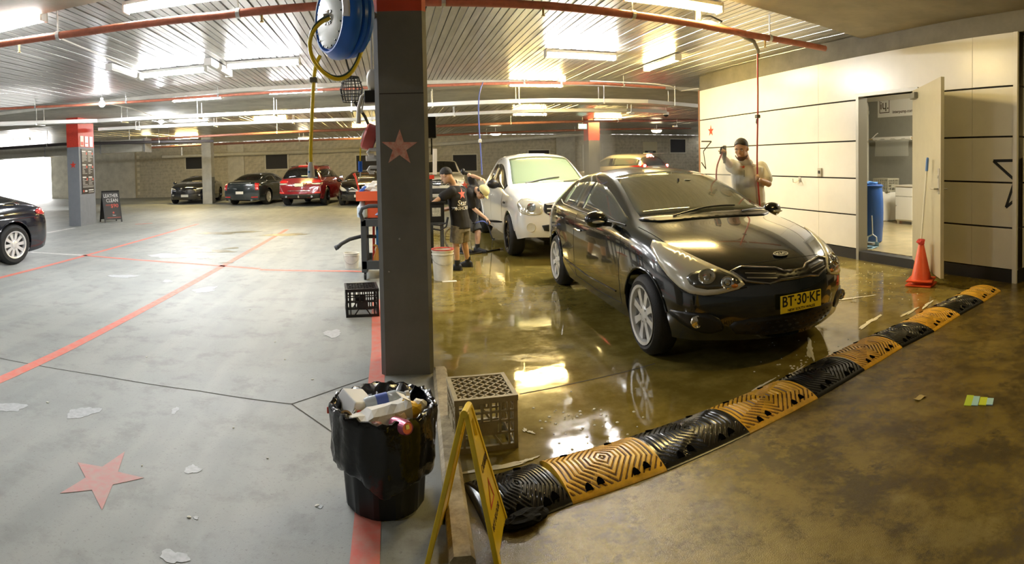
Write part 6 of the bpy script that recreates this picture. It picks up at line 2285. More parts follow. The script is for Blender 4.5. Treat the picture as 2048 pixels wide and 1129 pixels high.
orange = mat('cone_orange', (.80, .10, .03), .42, noise=.1, nscale=10)
q = gp(1849, 571)
for k, (z, lab) in enumerate(((0, 'orange traffic cone, the lower of two stacked by the open door'), (.055, 'orange traffic cone with a pole stuck in it, stacked on another by the open door'))):
    cn_ = thing('traffic_cone', lab, 'traffic cone', (q.x, q.y + .05, z), .35 + k * .1, 'stacked traffic cones by the door')
    mb = MB()
    mb.box(-.16, .16, -.16, .16, 0, .022)
    mb.build('base', orange, cn_, bevel=.01)
    MB().lathe([(.13, .02), (.122, .035), (.035, .44), (.03, .445), (.026, .43), (.10, .05)], 24, cap=False).build('cone_body', orange, cn_, True, angle=40)
ml = thing('mop_pole', 'white mop pole with a blue grip standing in the stacked cones', 'mop', (q.x, q.y + .05, .48))
ptop = dp(1855, 318, sqrt(q.x ** 2 + q.y ** 2))
tp_ = ptop - Vector((q.x, q.y + .05, .48))
MB().cyl((0, 0, .03), tp_ * .86, .012, 10).build('pole', white, ml, True)
MB().cyl(tp_ * .86, tp_, .018, 10).sphere(tp_, .018, 10, 6).build('grip', mat('grip_blue', (.12, .25, .6), .4), ml, True)
crumple('rag', 'red and white rag knotted on top of the stacked cones', 'rag', Vector((q.x, q.y + .05, .52)), (.05, .05, .045), mat('rag_red', (.66, .06, .05), .8, noise=.4, nscale=12), 31, amp=.3)
hk = thing('wall_hook', 'steel double hook on the white panelled wall', 'hook', (0, 0, 0))
s_, z_ = wp(1600, 360)
hk.matrix_world = WM @ Matrix.Translation((s_, 0, z_))
MB().box(-.03, .03, -.012, 0, -.03, .05).build('plate', steel, hk, bevel=.003)
for sg in (-1, 1):
    MB().tube([(sg * .02, -.01, .0), (sg * .05, -.06, -.05), (sg * .09, -.08, -.04), (sg * .10, -.08, .02)], .008, 8).build('prong', steel, hk, True)
so_ = thing('wall_switch', 'small grey switch on the panel joint of the white wall', 'switch', (0, 0, 0))
s_, z_ = wp(1641, 345)
so_.matrix_world = WM @ Matrix.Translation((s_, 0, z_))
MB().box(-.045, .045, -.03, 0, -.07, .07).build('box', mat('switch_grey', (.45, .43, .36), .5), so_, bevel=.006)
MB().box(-.02, .02, -.042, -.03, -.02, .03).build('rocker', trim_blk, so_, bevel=.003)

# ================================================================ PUMP ROOM CONTENTS
FZ = .13
q = gp(1738, 484, FZ)
wr_ = atan2(WT.y, WT.x) + pi


def inroom(px, py):
    return gp(px, py, FZ)


dr = thing('plastic_drum', 'tall blue plastic drum just inside the pump room door', 'drum', tuple(q))
dblue = mat('drum_blue', (.02, .09, .35), .35)
MB().lathe([(0, 0), (.20, 0), (.225, .02), (.245, .3), (.25, .5), (.245, .7), (.225, .96), (.21, .985), (.205, .975), (.0, .97)], 32).build('drum_body', dblue, dr, True, angle=35)
MB().lathe([(.215, .94), (.24, .945), (.24, .965), (.215, .975)], 32, cap=False).build('drum_band', dblue, dr, True)
crumple('rag', 'blue rag lying on the lid of the blue drum', 'rag', q + Vector((.02, 0, 1.0)), (.16, .12, .03), mat('rag_blue', (.06, .2, .5), .8), 33)
bx = thing('chemical_jug', 'white chemical jug standing on the blue drum', 'jug', tuple(q + Vector((-.10, .12, .975))))
MB().box(-.07, .07, -.06, .06, 0, .28).build('jug_body', white, bx, bevel=.02)
MB().cyl((0, 0, .28), (0, 0, .33), .03, 12).build('jug_cap', mat('cap_blue', (.2, .35, .7), .4), bx)
q = inroom(1772, 441)
tub = thing('storage_tub', 'white upright storage tub under the crate in the pump room', 'tub', tuple(q), wr_)
MB().lathe([(0, 0), (.22, 0), (.235, .02), (.235, .66), (.22, .68), (0, .68)], 8, Matrix.Rotation(pi / 8, 4, 'Z')).build('tub_body', white, tub, bevel=.01)
for z in (.15, .5):
    for a_, b_ in (((.08, -.21, z), (.08, -.24, z)), ((-.21, -.08, z), (-.24, -.08, z))):
        MB().cyl(a_, b_, .03, 12).build('bung', mat('bung_brown', (.4, .25, .1), .5), tub)
crp = thing('milk_crate', 'grey slatted crate on the white tub in the pump room', 'crate', (q.x, q.y, FZ + .68), wr_)
crate_parts(crp, mat('crate_grey', (.45, .43, .33), .5), .46, .38, .30, 5)
q = inroom(1809, 449)
cb = thing('cabinet', 'small white cabinet on legs against the pump room wall', 'cabinet', tuple(q), wr_)
MB().box(-.24, .26, -.02, .42, .07, .82).build('carcass', white, cb)
MB().box(-.23, .25, -.04, -.02, .10, .60).build('door', white, cb, bevel=.003)
MB().box(-.23, .25, -.04, -.02, .615, .80).build('drawer', white, cb, bevel=.003)
MB().box(-.26, .28, -.05, .44, .82, .85).build('worktop', mat('worktop_pale', (.65, .6, .5), .4), cb, bevel=.004)
for x in (-.22, .20):
    MB().box(x, x + .04, 0, .04, 0, .07).build('leg', white, cb)
MB().sphere((-.2, -.05, .4), .014, 8, 6).build('knob', steel, cb)
MB().tube([(.2, .2, .85), (.2, .2, 1.0), (.14, .18, 1.04), (.10, .15, 1.0)], .012, 8).build('tap', chrome, cb, True)
q = inroom(1797, 441)
ex_ = thing('fire_extinguisher', 'red fire extinguisher between the tub and the cabinet', 'extinguisher', tuple(q))
MB().lathe([(0, 0), (.07, 0), (.075, .01), (.075, .36), (.05, .42), (.025, .45), (.02, .47)], 20).build('cylinder', red_paint, ex_, True)
MB().box(-.02, .06, -.015, .015, .46, .50).tube([(.03, 0, .46), (.08, 0, .40), (.085, 0, .15)], .009, 6).build('valve', black_plastic, ex_)
q = inroom(1737, 496)
dpn = thing('dustpan_set', 'blue dustpan with a brush clipped to it lying inside the door', 'dustpan', (q.x, q.y, FZ), wr_ + .2)
dpb = mat('pan_blue', (.35, .55, .68), .4)
mb = MB()
mb.grid([[(-.13, -.1, .002), (.13, -.1, .002)], [(-.13, .1, .02), (.13, .1, .02)], [(-.13, .11, .09), (.13, .11, .09)]])
o_ = mb.build('pan', dpb, dpn)
o_.modifiers.new('t', 'SOLIDIFY').thickness = .006
MB().box(-.10, .10, -.04, .04, .05, .09).build('brush_head', mat('brush_grey', (.3, .3, .28), .7), dpn, bevel=.01)
MB().tube([(-.09, .1, .09), (-.08, .11, .16), (0, .12, .20), (.08, .11, .16), (.09, .1, .09)], .012, 8).tube([(0, .12, .20), (-.02, .13, .5)], .01, 8).build('handle', mat('pan_handle', (.75, .78, .8), .4), dpn, True)


def onrear(px, py, off=0.):
    s_, z_ = wp(px, py, -(RD - off))
    return s_, z_


s0, z1 = onrear(1756, 195)
s1, z0 = onrear(1838, 230)
sg_ = thing('sign_board', 'white pump maker sign with a square logo on the grey pump room wall', 'sign', (0, 0, 0))
sg_.matrix_world = WM
cx, cz = (s0 + s1) / 2, (z0 + z1) / 2
wS, hS = abs(s0 - s1), (z1 - z0)
MB().box(min(s0, s1), max(s0, s1), RD - .012, RD - .001, z0, z1).build('board', white, sg_)
FM = frame((cx, RD - .013, cz), (-1, 0, 0), (0, 0, 1))
ik = mat('sign_brown', (.10, .07, .04), .6)
lx = -wS / 2 + hS * .45
band(MB(), [(lx - hS * .33, -hS * .30), (lx + hS * .33, -hS * .30), (lx + hS * .33, hS * .40), (lx - hS * .33, hS * .40)], [(lx - hS * .29, -hS * .26), (lx + hS * .29, -hS * .26), (lx + hS * .29, hS * .36), (lx - hS * .29, hS * .36)], 0, .002, FM).build('logo_frame', ik, sg_)
lettering('iɥ.', hS * .55, FM @ Matrix.Translation((lx, hS * .06, 0)), ik, sg_, bold=.004)
lettering('interpump.com.au', hS * .2, FM @ Matrix.Translation((wS * .17, -hS * .28, 0)), ik, sg_, fit=wS * .58, bold=.002)
s0, z1 = onrear(1742, 279, .25)
s1, z0 = onrear(1826, 281, .25)
fr_ = thing('film_roll', 'roll of clear plastic film on brackets above the crate in the pump room', 'film roll', (0, 0, 0))
fr_.matrix_world = WM
MB().cyl((s0 - .1, RD - .25, z1), (s1 + .05, RD - .25, z1), .045, 16).build('roll', white, fr_, True)
MB().cyl((s0 + .05, RD - .25, z1), (s1 - .05, RD - .25, z1), .018, 10).build('spindle', mat('spindle_wood', (.5, .38, .2), .6), fr_, True)
for s_ in (s0, s1):
    MB().tube([(s_, RD, z1 + .16), (s_, RD - .05, z1 + .14), (s_, RD - .25, z1)], .012, 6).build('bracket', white, fr_)
MB().box(s1 - .12, s1 - .06, RD - .3, RD - .2, z1 - .06, z1 + .06).build('red_stop', red_paint, fr_)
rows = [[(lerp(s0 - .18, s1 + .1, i / 12), RD - .29 + .012 * sin(i * 1.7 + j), z1 - .42 * j / 5) for i in range(13)] for j in range(6)]
MB().grid(rows).build('film_sheet', mat('clear_film', (.8, .8, .72), .15, alpha=.28), fr_, True)
s0, z1 = onrear(1733, 205, .12)
zb = onrear(1737, 330, .12)[1]
pp = thing('waste_pipe', 'white plastic waste pipe with an elbow on the grey pump room wall', 'pipe', (0, 0, 0))
pp.matrix_world = WM
MB().tube([(s0 + .25, RD - .12, z1 - .05), (s0 + .1, RD - .12, z1), (s0, RD - .12, z1 - .04), (s0 - .02, RD - .12, z1 - .15), (s0 - .02, RD - .12, .2)], .045, 12).build('pipe_run', pvc, pp, True)
MB().cyl((s0 - .02, RD - .12, z1 - .30), (s0 - .02, RD - .12, z1 - .22), .055, 14).build('coupling', pvc, pp, True)

# ================================================================ SMALL THINGS ON THE GROUND, SANDWICH BOARD
q = gp(1958, 803)
lf = thing('leaflet', 'folded green and blue leaflet lying on the damp driveway', 'leaflet', tuple(q), -1.15)
for k, (x0, x1, cl_) in enumerate(((-.085, -.04, (.45, .62, .05)), (-.04, .0, (.35, .62, .75)), (.004, .05, (.55, .66, .04)), (.05, .09, (.40, .66, .78)))):
    MB().box(x0, x1, -.08 + .008 * k, .075 - .012 * k, .002, .004 + .001 * k).build('page_stripe', mat('leaflet_%d' % k, cl_, .5), lf)
q = gp(1840, 797)
tag(MB().grid([[(x, y, .004 + .01 * abs(y) * 10 + .004 * sin(x * 90)) for y in (-.02, 0, .02)] for x in (-.045, -.02, .0, .02, .045)]).build('dry_leaf', mat('leaf_tan', (.42, .34, .16), .7), None, True, loc=q), 'curled tan leaf on the damp driveway near the leaflet', 'leaf')
q0 = gp(222, 444)
ab = thing('sandwich_board', 'black sandwich board offering leather clean beside the price column', 'sandwich board', (q0.x, q0.y, 0), radians(48))
bw_, bh_ = .60, 1.02
blk_board = mat('chalk_black', (.035, .033, .03), .5)
for sg in (1, -1):
    M = Matrix.Translation((0, -sg * .26, 0)) @ Matrix.Rotation(-sg * radians(15), 4, 'X')
    pn = MB().box(-bw_ / 2 + .03, bw_ / 2 - .03, -.01, .01, .12, bh_, M).build('panel', blk_board, ab)
    for x in (-bw_ / 2, bw_ / 2 - .035):
        MB().box(x, x + .035, -.018, .018, 0, bh_ + .03, M).build('frame_leg', trim_blk, ab)
    for z in (.09, bh_):
        MB().box(-bw_ / 2, bw_ / 2, -.018, .018, z, z + .035, M).build('frame_rail', trim_blk, ab)
    if sg == 1:
        FM = M @ frame((0, -.0115, 0), (1, 0, 0), (0, 0, 1))
        lettering('LEATHER', .17, FM @ Matrix.Translation((0, .88, 0)), ink_w, pn, fit=.50, bold=.001)
        lettering('CLEAN', .17, FM @ Matrix.Translation((.03, .72, 0)), ink_w, pn, fit=.40, bold=.001)
        lettering('$90', .17, FM @ Matrix.Translation((.09, .54, 0)), ink_r, pn, fit=.26, bold=.001)
        lettering('FROM', .06, FM @ Matrix.Translation((-.13, .57, 0)), ink_r, pn, fit=.14)
        MB().prism(star_poly(.05), 0, .002, FM @ Matrix.Translation((.03, .32, 0))).build('star', ink_r, pn)
        lettering('Star', .06, FM @ Matrix.Translation((.05, .23, 0)), ink_w, pn, fit=.12)
        MB().box(-.2, .26, -.001, .001, 0, .012, M @ Matrix.Translation((0, -.0115, .15))).build('red_rule', ink_r, pn)

# ================================================================ PEOPLE
def voxel(mb, name, m, parent, vs_=.009, it=5, fac=.5, simplify=None):
    me = mb.mesh(name)
    o = temp(me)
    r = o.modifiers.new('r', 'REMESH')
    r.mode = 'VOXEL'
    r.voxel_size = vs_
    s_ = o.modifiers.new('s', 'SMOOTH')
    s_.factor = fac
    s_.iterations = it
    out = eval_mesh(o)
    bpy.data.objects.remove(o)
    out.materials.clear()
    return link(name, out, m, parent, True, angle=180)


def limb(mb, pts, rad, n=12):
    mb.tube(pts, rad, n)
    for p, r in zip(pts, rad):
        mb.sphere(p, r * .98, n, 8)


def loft(mb, secs, n=20):
    # secs: (centre, side axis, front axis, half width, half depth)
    rows = []
    for c, a, b, w, d in secs:
        rows.append([Vector(c) + Vector(a) * (w * cos(2 * pi * k / n)) + Vector(b) * (d * sin(2 * pi * k / n)) for k in range(n)])
    mb.grid(rows, wrap=True)
    o = len(mb.v) - n * len(rows)
    mb.f += [tuple(o + k for k in range(n - 1, -1, -1)), tuple(o + (len(rows) - 1) * n + k for k in range(n))]


def hand(mb, wrist, fdir, palm_n, s=1., curl=.5, side=1):
    # palm and five fingers; fingers bend towards palm_n
    f = Vector(fdir).normalized()
    nrm = Vector(palm_n)
    nrm = (nrm - f * nrm.dot(f)).normalized()
    w = f.cross(nrm).normalized() * side
    wrist = Vector(wrist)
    M = Matrix((w, f, nrm)).transposed()
    mb.sphere(wrist + f * .045 * s, (.040 * s, .052 * s, .017 * s), 12, 8, M)
    for k, (off, ln) in enumerate(((-.030, .068), (-.010, .078), (.010, .074), (.029, .058))):
        b0 = wrist + f * .080 * s + w * off * s
        a1 = curl * .6
        d1 = f * cos(a1) + nrm * sin(a1)
        a2 = curl * 1.6
        d2 = f * cos(a2) + nrm * sin(a2)
        p1 = b0 + d1 * ln * .5 * s
        p2 = p1 + d2 * ln * .5 * s
        limb(mb, [b0, p1, p2], [.0095 * s, .009 * s, .0075 * s], 8)
    t0 = wrist + f * .028 * s - w * .034 * s
    t1 = t0 + (f * .6 - w * .6 + nrm * .4).normalized() * .035 * s
    t2 = t1 + (f * .75 + nrm * .65 + w * .1).normalized() * .030 * s
    limb(mb, [t0, t1, t2], [.013 * s, .0105 * s, .0085 * s], 8)


def head(mb, c, fwd, up, s=1.):
    f = Vector(fwd).normalized()
    u = Vector(up)
    u = (u - f * u.dot(f)).normalized()
    r = f.cross(u)
    M = Matrix((r, f, u)).transposed()
    c = Vector(c)
    mb.sphere(c + u * .03 * s, (.077 * s, .094 * s, .088 * s), 16, 12, M)          # skull
    mb.sphere(c - u * .045 * s + f * .028 * s, (.058 * s, .062 * s, .072 * s), 14, 10, M)   # jaw
    mb.sphere(c - u * .098 * s + f * .062 * s, (.026 * s, .022 * s, .020 * s), 10, 8, M)    # chin
    mb.tube([c + u * .022 * s + f * .088 * s, c - u * .022 * s + f * .112 * s, c - u * .03 * s + f * .098 * s], [.009 * s, .016 * s, .012 * s], 8)   # nose
    mb.sphere(c + u * .03 * s + f * .083 * s, (.052 * s, .014 * s, .010 * s), 10, 6, M)     # brow
    mb.sphere(c - u * .062 * s + f * .088 * s, (.026 * s, .010 * s, .009 * s), 10, 6, M)    # lips
    for sg in (-1, 1):
        mb.sphere(c + r * sg * .077 * s - f * .005 * s + u * .0 * s, (.011 * s, .022 * s, .033 * s), 10, 8, M)
        mb.sphere(c + r * sg * .045 * s + f * .066 * s - u * .02 * s, (.02 * s, .018 * s, .018 * s), 8, 6, M)
    return r, f, u, M


skin = mat('skin', (.60, .36, .22), .5, noise=.08, nscale=12)
eye_w, eye_d = mat('eye_white', (.75, .72, .66), .3), mat('eye_dark', (.03, .02, .012), .3)
hair_m = mat('dark_hair', (.016, .011, .007), .6, bump=.8, bscale=160)
tee = mat('black_cotton', (.014, .013, .013), .85, bump=.3, bscale=18)
star_tee = mat('print_red', (.72, .12, .08), .6)


def face_parts(root, c, r, f, u, s=1.):
    M = Matrix((r, f, u)).transposed()
    for sg in (-1, 1):
        p = Vector(c) + r * sg * .031 * s + f * .080 * s + u * .006 * s
        MB().sphere(p, (.012 * s, .009 * s, .007 * s), 10, 8, M).build('eye', eye_w, root, True)
        MB().sphere(p + f * .0065 * s, (.005 * s, .004 * s, .005 * s), 8, 6, M).build('pupil', eye_d, root, True)
        MB().tube([p + r * -.015 * s + u * .017 * s + f * .010 * s, p + u * .022 * s + f * .014 * s, p + r * .015 * s + u * .017 * s + f * .008 * s], .0045 * s, 6).build('eyebrow', hair_m, root, True)
    MB().sphere(Vector(c) - u * .063 * s + f * .093 * s, (.024 * s, .006 * s, .005 * s), 10, 6, M).build('mouth', mat('lip', (.42, .17, .13), .5), root, True)


def hair_cap(root, c, r, f, u, s=1., low=-.05, front=.052, m=hair_m, name='hair'):
    M = Matrix((r, f, u)).transposed()
    mb = MB()
    n, k_ = 24, 9
    rows = []
    for i in range(k_):
        row = []
        for k in range(n):
            a = 2 * pi * k / n
            fr = (sin(a) + 1) / 2          # 1 at the face side
            lo = lerp(low, front, fr ** 1.5)
            zt_ = .124
            z = lerp(zt_, lo, (i / (k_ - 1)))
            zz = (z - .03) / .098
            rad = sqrt(max(.0, 1 - min(1, max(-1, zz)) ** 2)) if zz > 0 else 1.
            kk = 1.0 - .055 * (i / (k_ - 1)) ** 2 + .012 * sin(7 * a + i * 2.1)
            row.append(Vector(c) + M @ Vector((.084 * kk * rad * cos(a) * s, .101 * kk * rad * sin(a) * s - .003 * s, z * s + .004 * sin(5 * a) * i / k_)))
        rows.append(row)
    mb.grid(rows, wrap=True)
    mb.f.append(tuple(range(n)))
    o = mb.build(name, m, root, True, angle=80, merge=.0005)
    so = o.modifiers.new('t', 'SOLIDIFY')
    so.thickness = (.010 if 'cap' in name else .003) * s
    so.offset = 0
    return o


def leg(mb, hip, knee, ankle, s=1.):
    hip, knee, ankle = Vector(hip), Vector(knee), Vector(ankle)
    limb(mb, [hip, hip.lerp(knee, .5), knee, knee.lerp(ankle, .3), knee.lerp(ankle, .7), ankle], [.085 * s, .074 * s, .054 * s, .055 * s, .042 * s, .036 * s], 14)


def arm(mb, sh, el, wr, s=1.):
    sh, el, wr = Vector(sh), Vector(el), Vector(wr)
    limb(mb, [sh, sh.lerp(el, .5), el, el.lerp(wr, .35), wr], [.052 * s, .045 * s, .038 * s, .038 * s, .027 * s], 12)


def shoe(root, ankle, toe, m, s=1.):
    a, t = Vector(ankle), Vector(toe)
    d = Vector((t.x - a.x, t.y - a.y, 0)).normalized()
    w = Vector((d.y, -d.x, 0))
    b = Vector((a.x, a.y, 0)) - d * .07 * s
    mb = MB()
    secs = []
    for k, (x, hw, h) in enumerate(((0, .026, .075), (.03, .037, .10), (.10, .038, .10), (.16, .042, .07), (.22, .045, .055), (.265, .03, .042))):
        c = b + d * x * s
        secs.append([c + w * hw * s * cos(q) + Vector((0, 0, (.006 + (h * s) * (.5 + .5 * sin(q))) if sin(q) > -.4 else .004)) for q in [2 * pi * j / 14 for j in range(14)]])
    mb.grid(secs, wrap=True)
    mb.f += [tuple(range(13, -1, -1)), tuple(70 + k for k in range(14))]
    o = mb.build('shoe', m, root, True, angle=50)
    MB().prism([tuple((b + d * x * s + w * y * s).xy) for x, y in ((-.006, -.03), (.10, -.042), (.2, -.048), (.27, -.03), (.27, .03), (.2, .048), (.10, .042), (-.006, .03))], 0, .018).build('sole', trim_blk, o)
    MB().lathe([(.042 * s, .07), (.045 * s, .11), (.043 * s, .15)], 14, Matrix.Translation((a.x, a.y, 0)), cap=False).build('sock', m, root, True)


def person(label, root_p):
    return thing('person', label, 'person', (root_p[0], root_p[1], 0))


Z = Vector((0, 0, 1))
# ---- washer in the black star T-shirt
D1 = 8.15
O = gp(922, 541)
O.z = 0
j = lambda px, py, D: dp(px, py, D) - O
p1_ = person('man in a black star T-shirt and grey shorts reaching into a black tub', O)
fw = Vector((-.80, .55, 0)).normalized()
rt = Vector((fw.y, -fw.x, 0))
hips = j(921, 452, 8.2)
hipL, hipR = hips - rt * .085, hips + rt * .085
anL, anR = Vector((0, 0, 0)), Vector((0, 0, 0))
gL, gR = gp(915, 541) - O, gp(936, 534) - O
anL, anR = gL + Z * .085, gR + Z * .085
knL = (hipL + anL) / 2 + fw * .03
knR = (hipR + anR) / 2 + fw * .02
chest, neck = j(914, 392, 8.15), j(909, 370, 8.1)
hc = j(893, 351, 8.02)
body = MB()
head_f = (fw * .9 - Z * .42).normalized()
hr, hf, hu, hM = head(body, hc, head_f, Z + fw * .4, .93)
limb(body, [neck - Z * .06, neck + fw * .02, hc - hu * .03 - hf * .02], [.06, .055, .055])
shL, shR = chest - rt * .165 + Z * .07, chest + rt * .165 + Z * .07
elL, wrL = j(880, 397, 7.95), j(862, 409, 7.90)
elR, wrR = shR + fw * .12 - Z * .24, shR + fw * .33 - Z * .30 - rt * .05
for sh, el, wr in ((shL, elL, wrL), (shR, elR, wrR)):
    arm(body, sh, el, wr, .95)
    hand(body, wr, (wr - el), -Z, .95, .5)
loft(body, [(hips - Z * .05, rt, fw, .14, .10), (hips + Z * .1, rt, fw, .145, .10), (hips.lerp(chest, .6), rt, fw, .14, .095), (chest, rt, fw, .17, .105), (chest + Z * .10, rt, fw, .14, .08), (neck, rt, fw, .06, .06)])
leg(body, hipL, knL, anL, .92)
leg(body, hipR, knR, anR, .92)
voxel(body, 'body', skin, p1_, .009)
face_parts(p1_, hc, hr, hf, hu, .93)
hair_cap(p1_, hc, hr, hf, hu, .95, -.015, .068)
sh_ = MB()
loft(sh_, [(hips - Z * .035 - fw * .005, rt, fw, .185, .135), (hips + Z * .08, rt, fw, .18, .13), (hips.lerp(chest, .5), rt, fw, .175, .12), (chest - Z * .02, rt, fw, .195, .125), (chest + Z * .08, rt, fw, .18, .10), (neck - Z * .01, rt, fw, .075, .07)])
for sh, el in ((shL, elL), (shR, elR)):
    limb(sh_, [sh, sh.lerp(el, .75)], [.075, .07])
tee1 = voxel(sh_, 'shirt', tee, p1_, .010)
sr = MB()
loft(sr, [(hips + Z * .02, rt, fw, .165, .12), (hips - Z * .08, rt, fw, .175, .13)])
for h_, k_ in ((hipL, knL), (hipR, knR)):
    sr.tube([h_ + Z * .02, h_.lerp(k_, .5), h_.lerp(k_, .85)], [.105, .10, .098], 14)
voxel(sr, 'shorts', mat('camo_shorts', (.30, .27, .20), .9, noise=.5, nscale=22, col2=(.14, .125, .10)), p1_, .010)
for a_, g_ in ((anL, gL), (anR, gR)):
    shoe(p1_, a_, a_ + fw, mat('black_shoe', (.012, .012, .012), .6), .95)
# back print: star over two words
bk_n = -fw
bvh = BVHTree.FromPolygons([v.co.copy() for v in tee1.data.vertices], [tuple(p.vertices) for p in tee1.data.polygons])


def print_on(bvh, me, parent, n_dir, m, name):
    for v in me.vertices:
        h = bvh.ray_cast(v.co + n_dir * .6, -n_dir)
        if h[0] is not None:
            v.co = h[0] + n_dir * .004
    return link(name, me, m, parent)


def subdiv(me, edge=.02):
    bm = bmesh.new()
    bm.from_mesh(me)
    bmesh.ops.triangulate(bm, faces=bm.faces[:])
    for _ in range(3):
        le = [e for e in bm.edges if e.calc_length() > edge]
        if le:
            bmesh.ops.subdivide_edges(bm, edges=le, cuts=1)
            bmesh.ops.triangulate(bm, faces=bm.faces[:])
    bm.to_mesh(me)
    bm.free()
    return me


def flat_poly(pts, M):
    me = bpy.data.meshes.new('print')
    tri = tessellate_polygon([[Vector((p[0], p[1], 0)) for p in pts]])
    me.from_pydata([M @ Vector((p[0], p[1], 0)) for p in pts], [], [tuple(t) for t in tri])
    return subdiv(me)


# the camera sees the back three-quarter, so the print faces the camera side of the shirt
pn_ = (bk_n * .75 + Vector((-.1, -.9, 0)) * .6).normalized()
px_ = Vector((-pn_.y, pn_.x, 0))
print_on(bvh, flat_poly(star_poly(.085), frame(chest + Z * .03 + pn_ * .2, px_, Z)), p1_, pn_, star_tee, 'back_star')
me = text_mesh('Star', .11, 0, .002)
me.transform(frame(chest - Z * .10 + pn_ * .2, px_, Z))
print_on(bvh, me, p1_, pn_, white, 'back_lettering')
me = text_mesh('WASHCREW', .065, 0, .001)
me.transform(frame(chest - Z * .175 + pn_ * .2, px_, Z))
print_on(bvh, me, p1_, pn_, white, 'back_lettering')

# ---- second washer bending forward in a pale cap
O = gp(944, 506)
O.z = 0
p2_ = person('man in a black T-shirt and pale cap bending to spray the pickup wheel', O)
D2 = sqrt(O.x ** 2 + O.y ** 2)
fw = Vector((.72, -.55, 0)).normalized()
rt = Vector((fw.y, -fw.x, 0))
hips = j(940, 440, D2) if False else dp(938, 436, D2 + .12) - O
gL, gR = Vector((.10, .02, 0)), Vector((-.14, .10, 0))
anL, anR = gL + Z * .085, gR + Z * .085
hipL, hipR = hips - rt * .09, hips + rt * .09
knL, knR = (hipL + anL) / 2 + fw * .07, (hipR + anR) / 2 + fw * .05
chest, neck = dp(945, 388, D2 - .02) - O, dp(953, 380, D2 - .12) - O
hc = dp(963, 385, D2 - .22) - O
body = MB()
head_f = (fw * .45 - Z * .85).normalized()
hr, hf, hu, hM = head(body, hc, head_f, fw * .8 + Z * .5, .95)
limb(body, [chest, neck, hc - hu * .03], [.07, .055, .055])
sp_dir = (chest - hips).normalized()
fr2 = (rt.cross(sp_dir)).normalized()
shR, shL = chest + rt * .16 + sp_dir * .04, chest - rt * .16 + sp_dir * .04
# near arm holds the gun out, the other is thrown up behind
elR, wrR = dp(948, 418, D2 - .1) - O, dp(972, 437, D2 - .18) - O
elL, wrL = dp(938, 350, D2 + .05) - O, dp(960, 357, D2 - .05) - O
for sh, el, wr in ((shR, elR, wrR), (shL, elL, wrL)):
    arm(body, sh, el, wr, .95)
    hand(body, wr, (wr - el), -Z + fw * .3, .95, .9)
loft(body, [(hips - sp_dir * .06, rt, fr2, .14, .10), (hips.lerp(chest, .5), rt, fr2, .14, .10), (chest, rt, fr2, .165, .105), (chest + sp_dir * .1, rt, fr2, .12, .08)])
leg(body, hipL, knL, anL, .95)
leg(body, hipR, knR, anR, .95)
voxel(body, 'body', skin, p2_, .009)
face_parts(p2_, hc, hr, hf, hu, .95)
hair_cap(p2_, hc, hr, hf, hu, .97, -.03, .05)
cap_m = mat('cap_yellow', (.70, .62, .30), .8)
hair_cap(p2_, hc + hu * .006, hr, hf, hu, 1.08, .02, .045, cap_m, 'cap')
brim = MB()
bp2 = [hc + hu * .05 + hf * .08 + hr * x * .075 + hf * (.075 * (1 - x * x)) for x in (-1, -.6, -.2, .2, .6, 1)]
br = [hc + hu * .055 + hf * .075 + hr * x * .075 for x in (-1, -.6, -.2, .2, .6, 1)]
brim.grid([br, bp2])
brim.build('cap_brim', cap_m, p2_, True).modifiers.new('t', 'SOLIDIFY').thickness = .006
sh_ = MB()
loft(sh_, [(hips - sp_dir * .05, rt, fr2, .175, .135), (hips.lerp(chest, .4), rt, fr2, .175, .13), (chest, rt, fr2, .19, .13), (chest + sp_dir * .09, rt, fr2, .15, .10), (chest + sp_dir * .15, rt, fr2, .08, .07)])
for sh, el in ((shR, elR), (shL, elL)):
    limb(sh_, [sh, sh.lerp(el, .75)], [.078, .072])
tee2 = voxel(sh_, 'shirt', tee, p2_, .010)
sr = MB()
loft(sr, [(hips + sp_dir * .03, rt, fr2, .165, .125), (hips - Z * .08, rt, fw, .17, .13)])
for h_, k_ in ((hipL, knL), (hipR, knR)):
    sr.tube([h_, h_.lerp(k_, .5), h_.lerp(k_, .9)], [.105, .10, .095], 14)
voxel(sr, 'shorts', mat('dark_shorts', (.05, .05, .045), .9), p2_, .010)
for a_ in (anL, anR):
    shoe(p2_, a_, a_ + fw, mat('black_shoe', (.012, .012, .012), .6), .95)
bvh = BVHTree.FromPolygons([v.co.copy() for v in tee2.data.vertices], [tuple(p.vertices) for p in tee2.data.polygons])
pn_ = Vector((-.25, -.95, .2)).normalized()
px_ = Vector((-pn_.y, pn_.x, 0)).normalized()
print_on(bvh, flat_poly(star_poly(.07), frame(dp(932, 374, D2) - O + pn_ * .2, px_, Z)), p2_, pn_, star_tee, 'star_print')
# pressure gun in his hand
gq = wrR + O + (wrR - elR).normalized() * .07
gd = (dp(1003, 444, D2 - .1) - gq).normalized()
gun_ = thing('pressure_gun', 'black pressure washer gun held towards the pickup wheel', 'pressure gun', tuple(gq))
MB().tube([gd * -.06, gd * .12, gd * .24], [.02, .022, .012], 10).build('barrel', black_plastic, gun_, True)
MB().tube([gd * .0, gd * -.02 - Z * .09], [.016, .014], 8).build('grip', black_plastic, gun_, True)
MB().tube([gd * .03 - Z * .02, gd * .02 - Z * .06], .005, 6).build('trigger', steel, gun_)
# hat brush in the raised hand
hb_ = thing('wash_mitt', 'dark wash mitt in the raised hand of the bending man', 'mitt', tuple(dp(926, 343, D2 + .05)))
MB().sphere((0, 0, 0), (.04, .03, .05), 12, 8).build('mitt_pad', black_rubber, hb_, True)
MB().tube([(.03, 0, -.02), (.08, 0, -.03), (.13, .0, -.05)], .012, 8).build('mitt_strap', black_rubber, hb_)

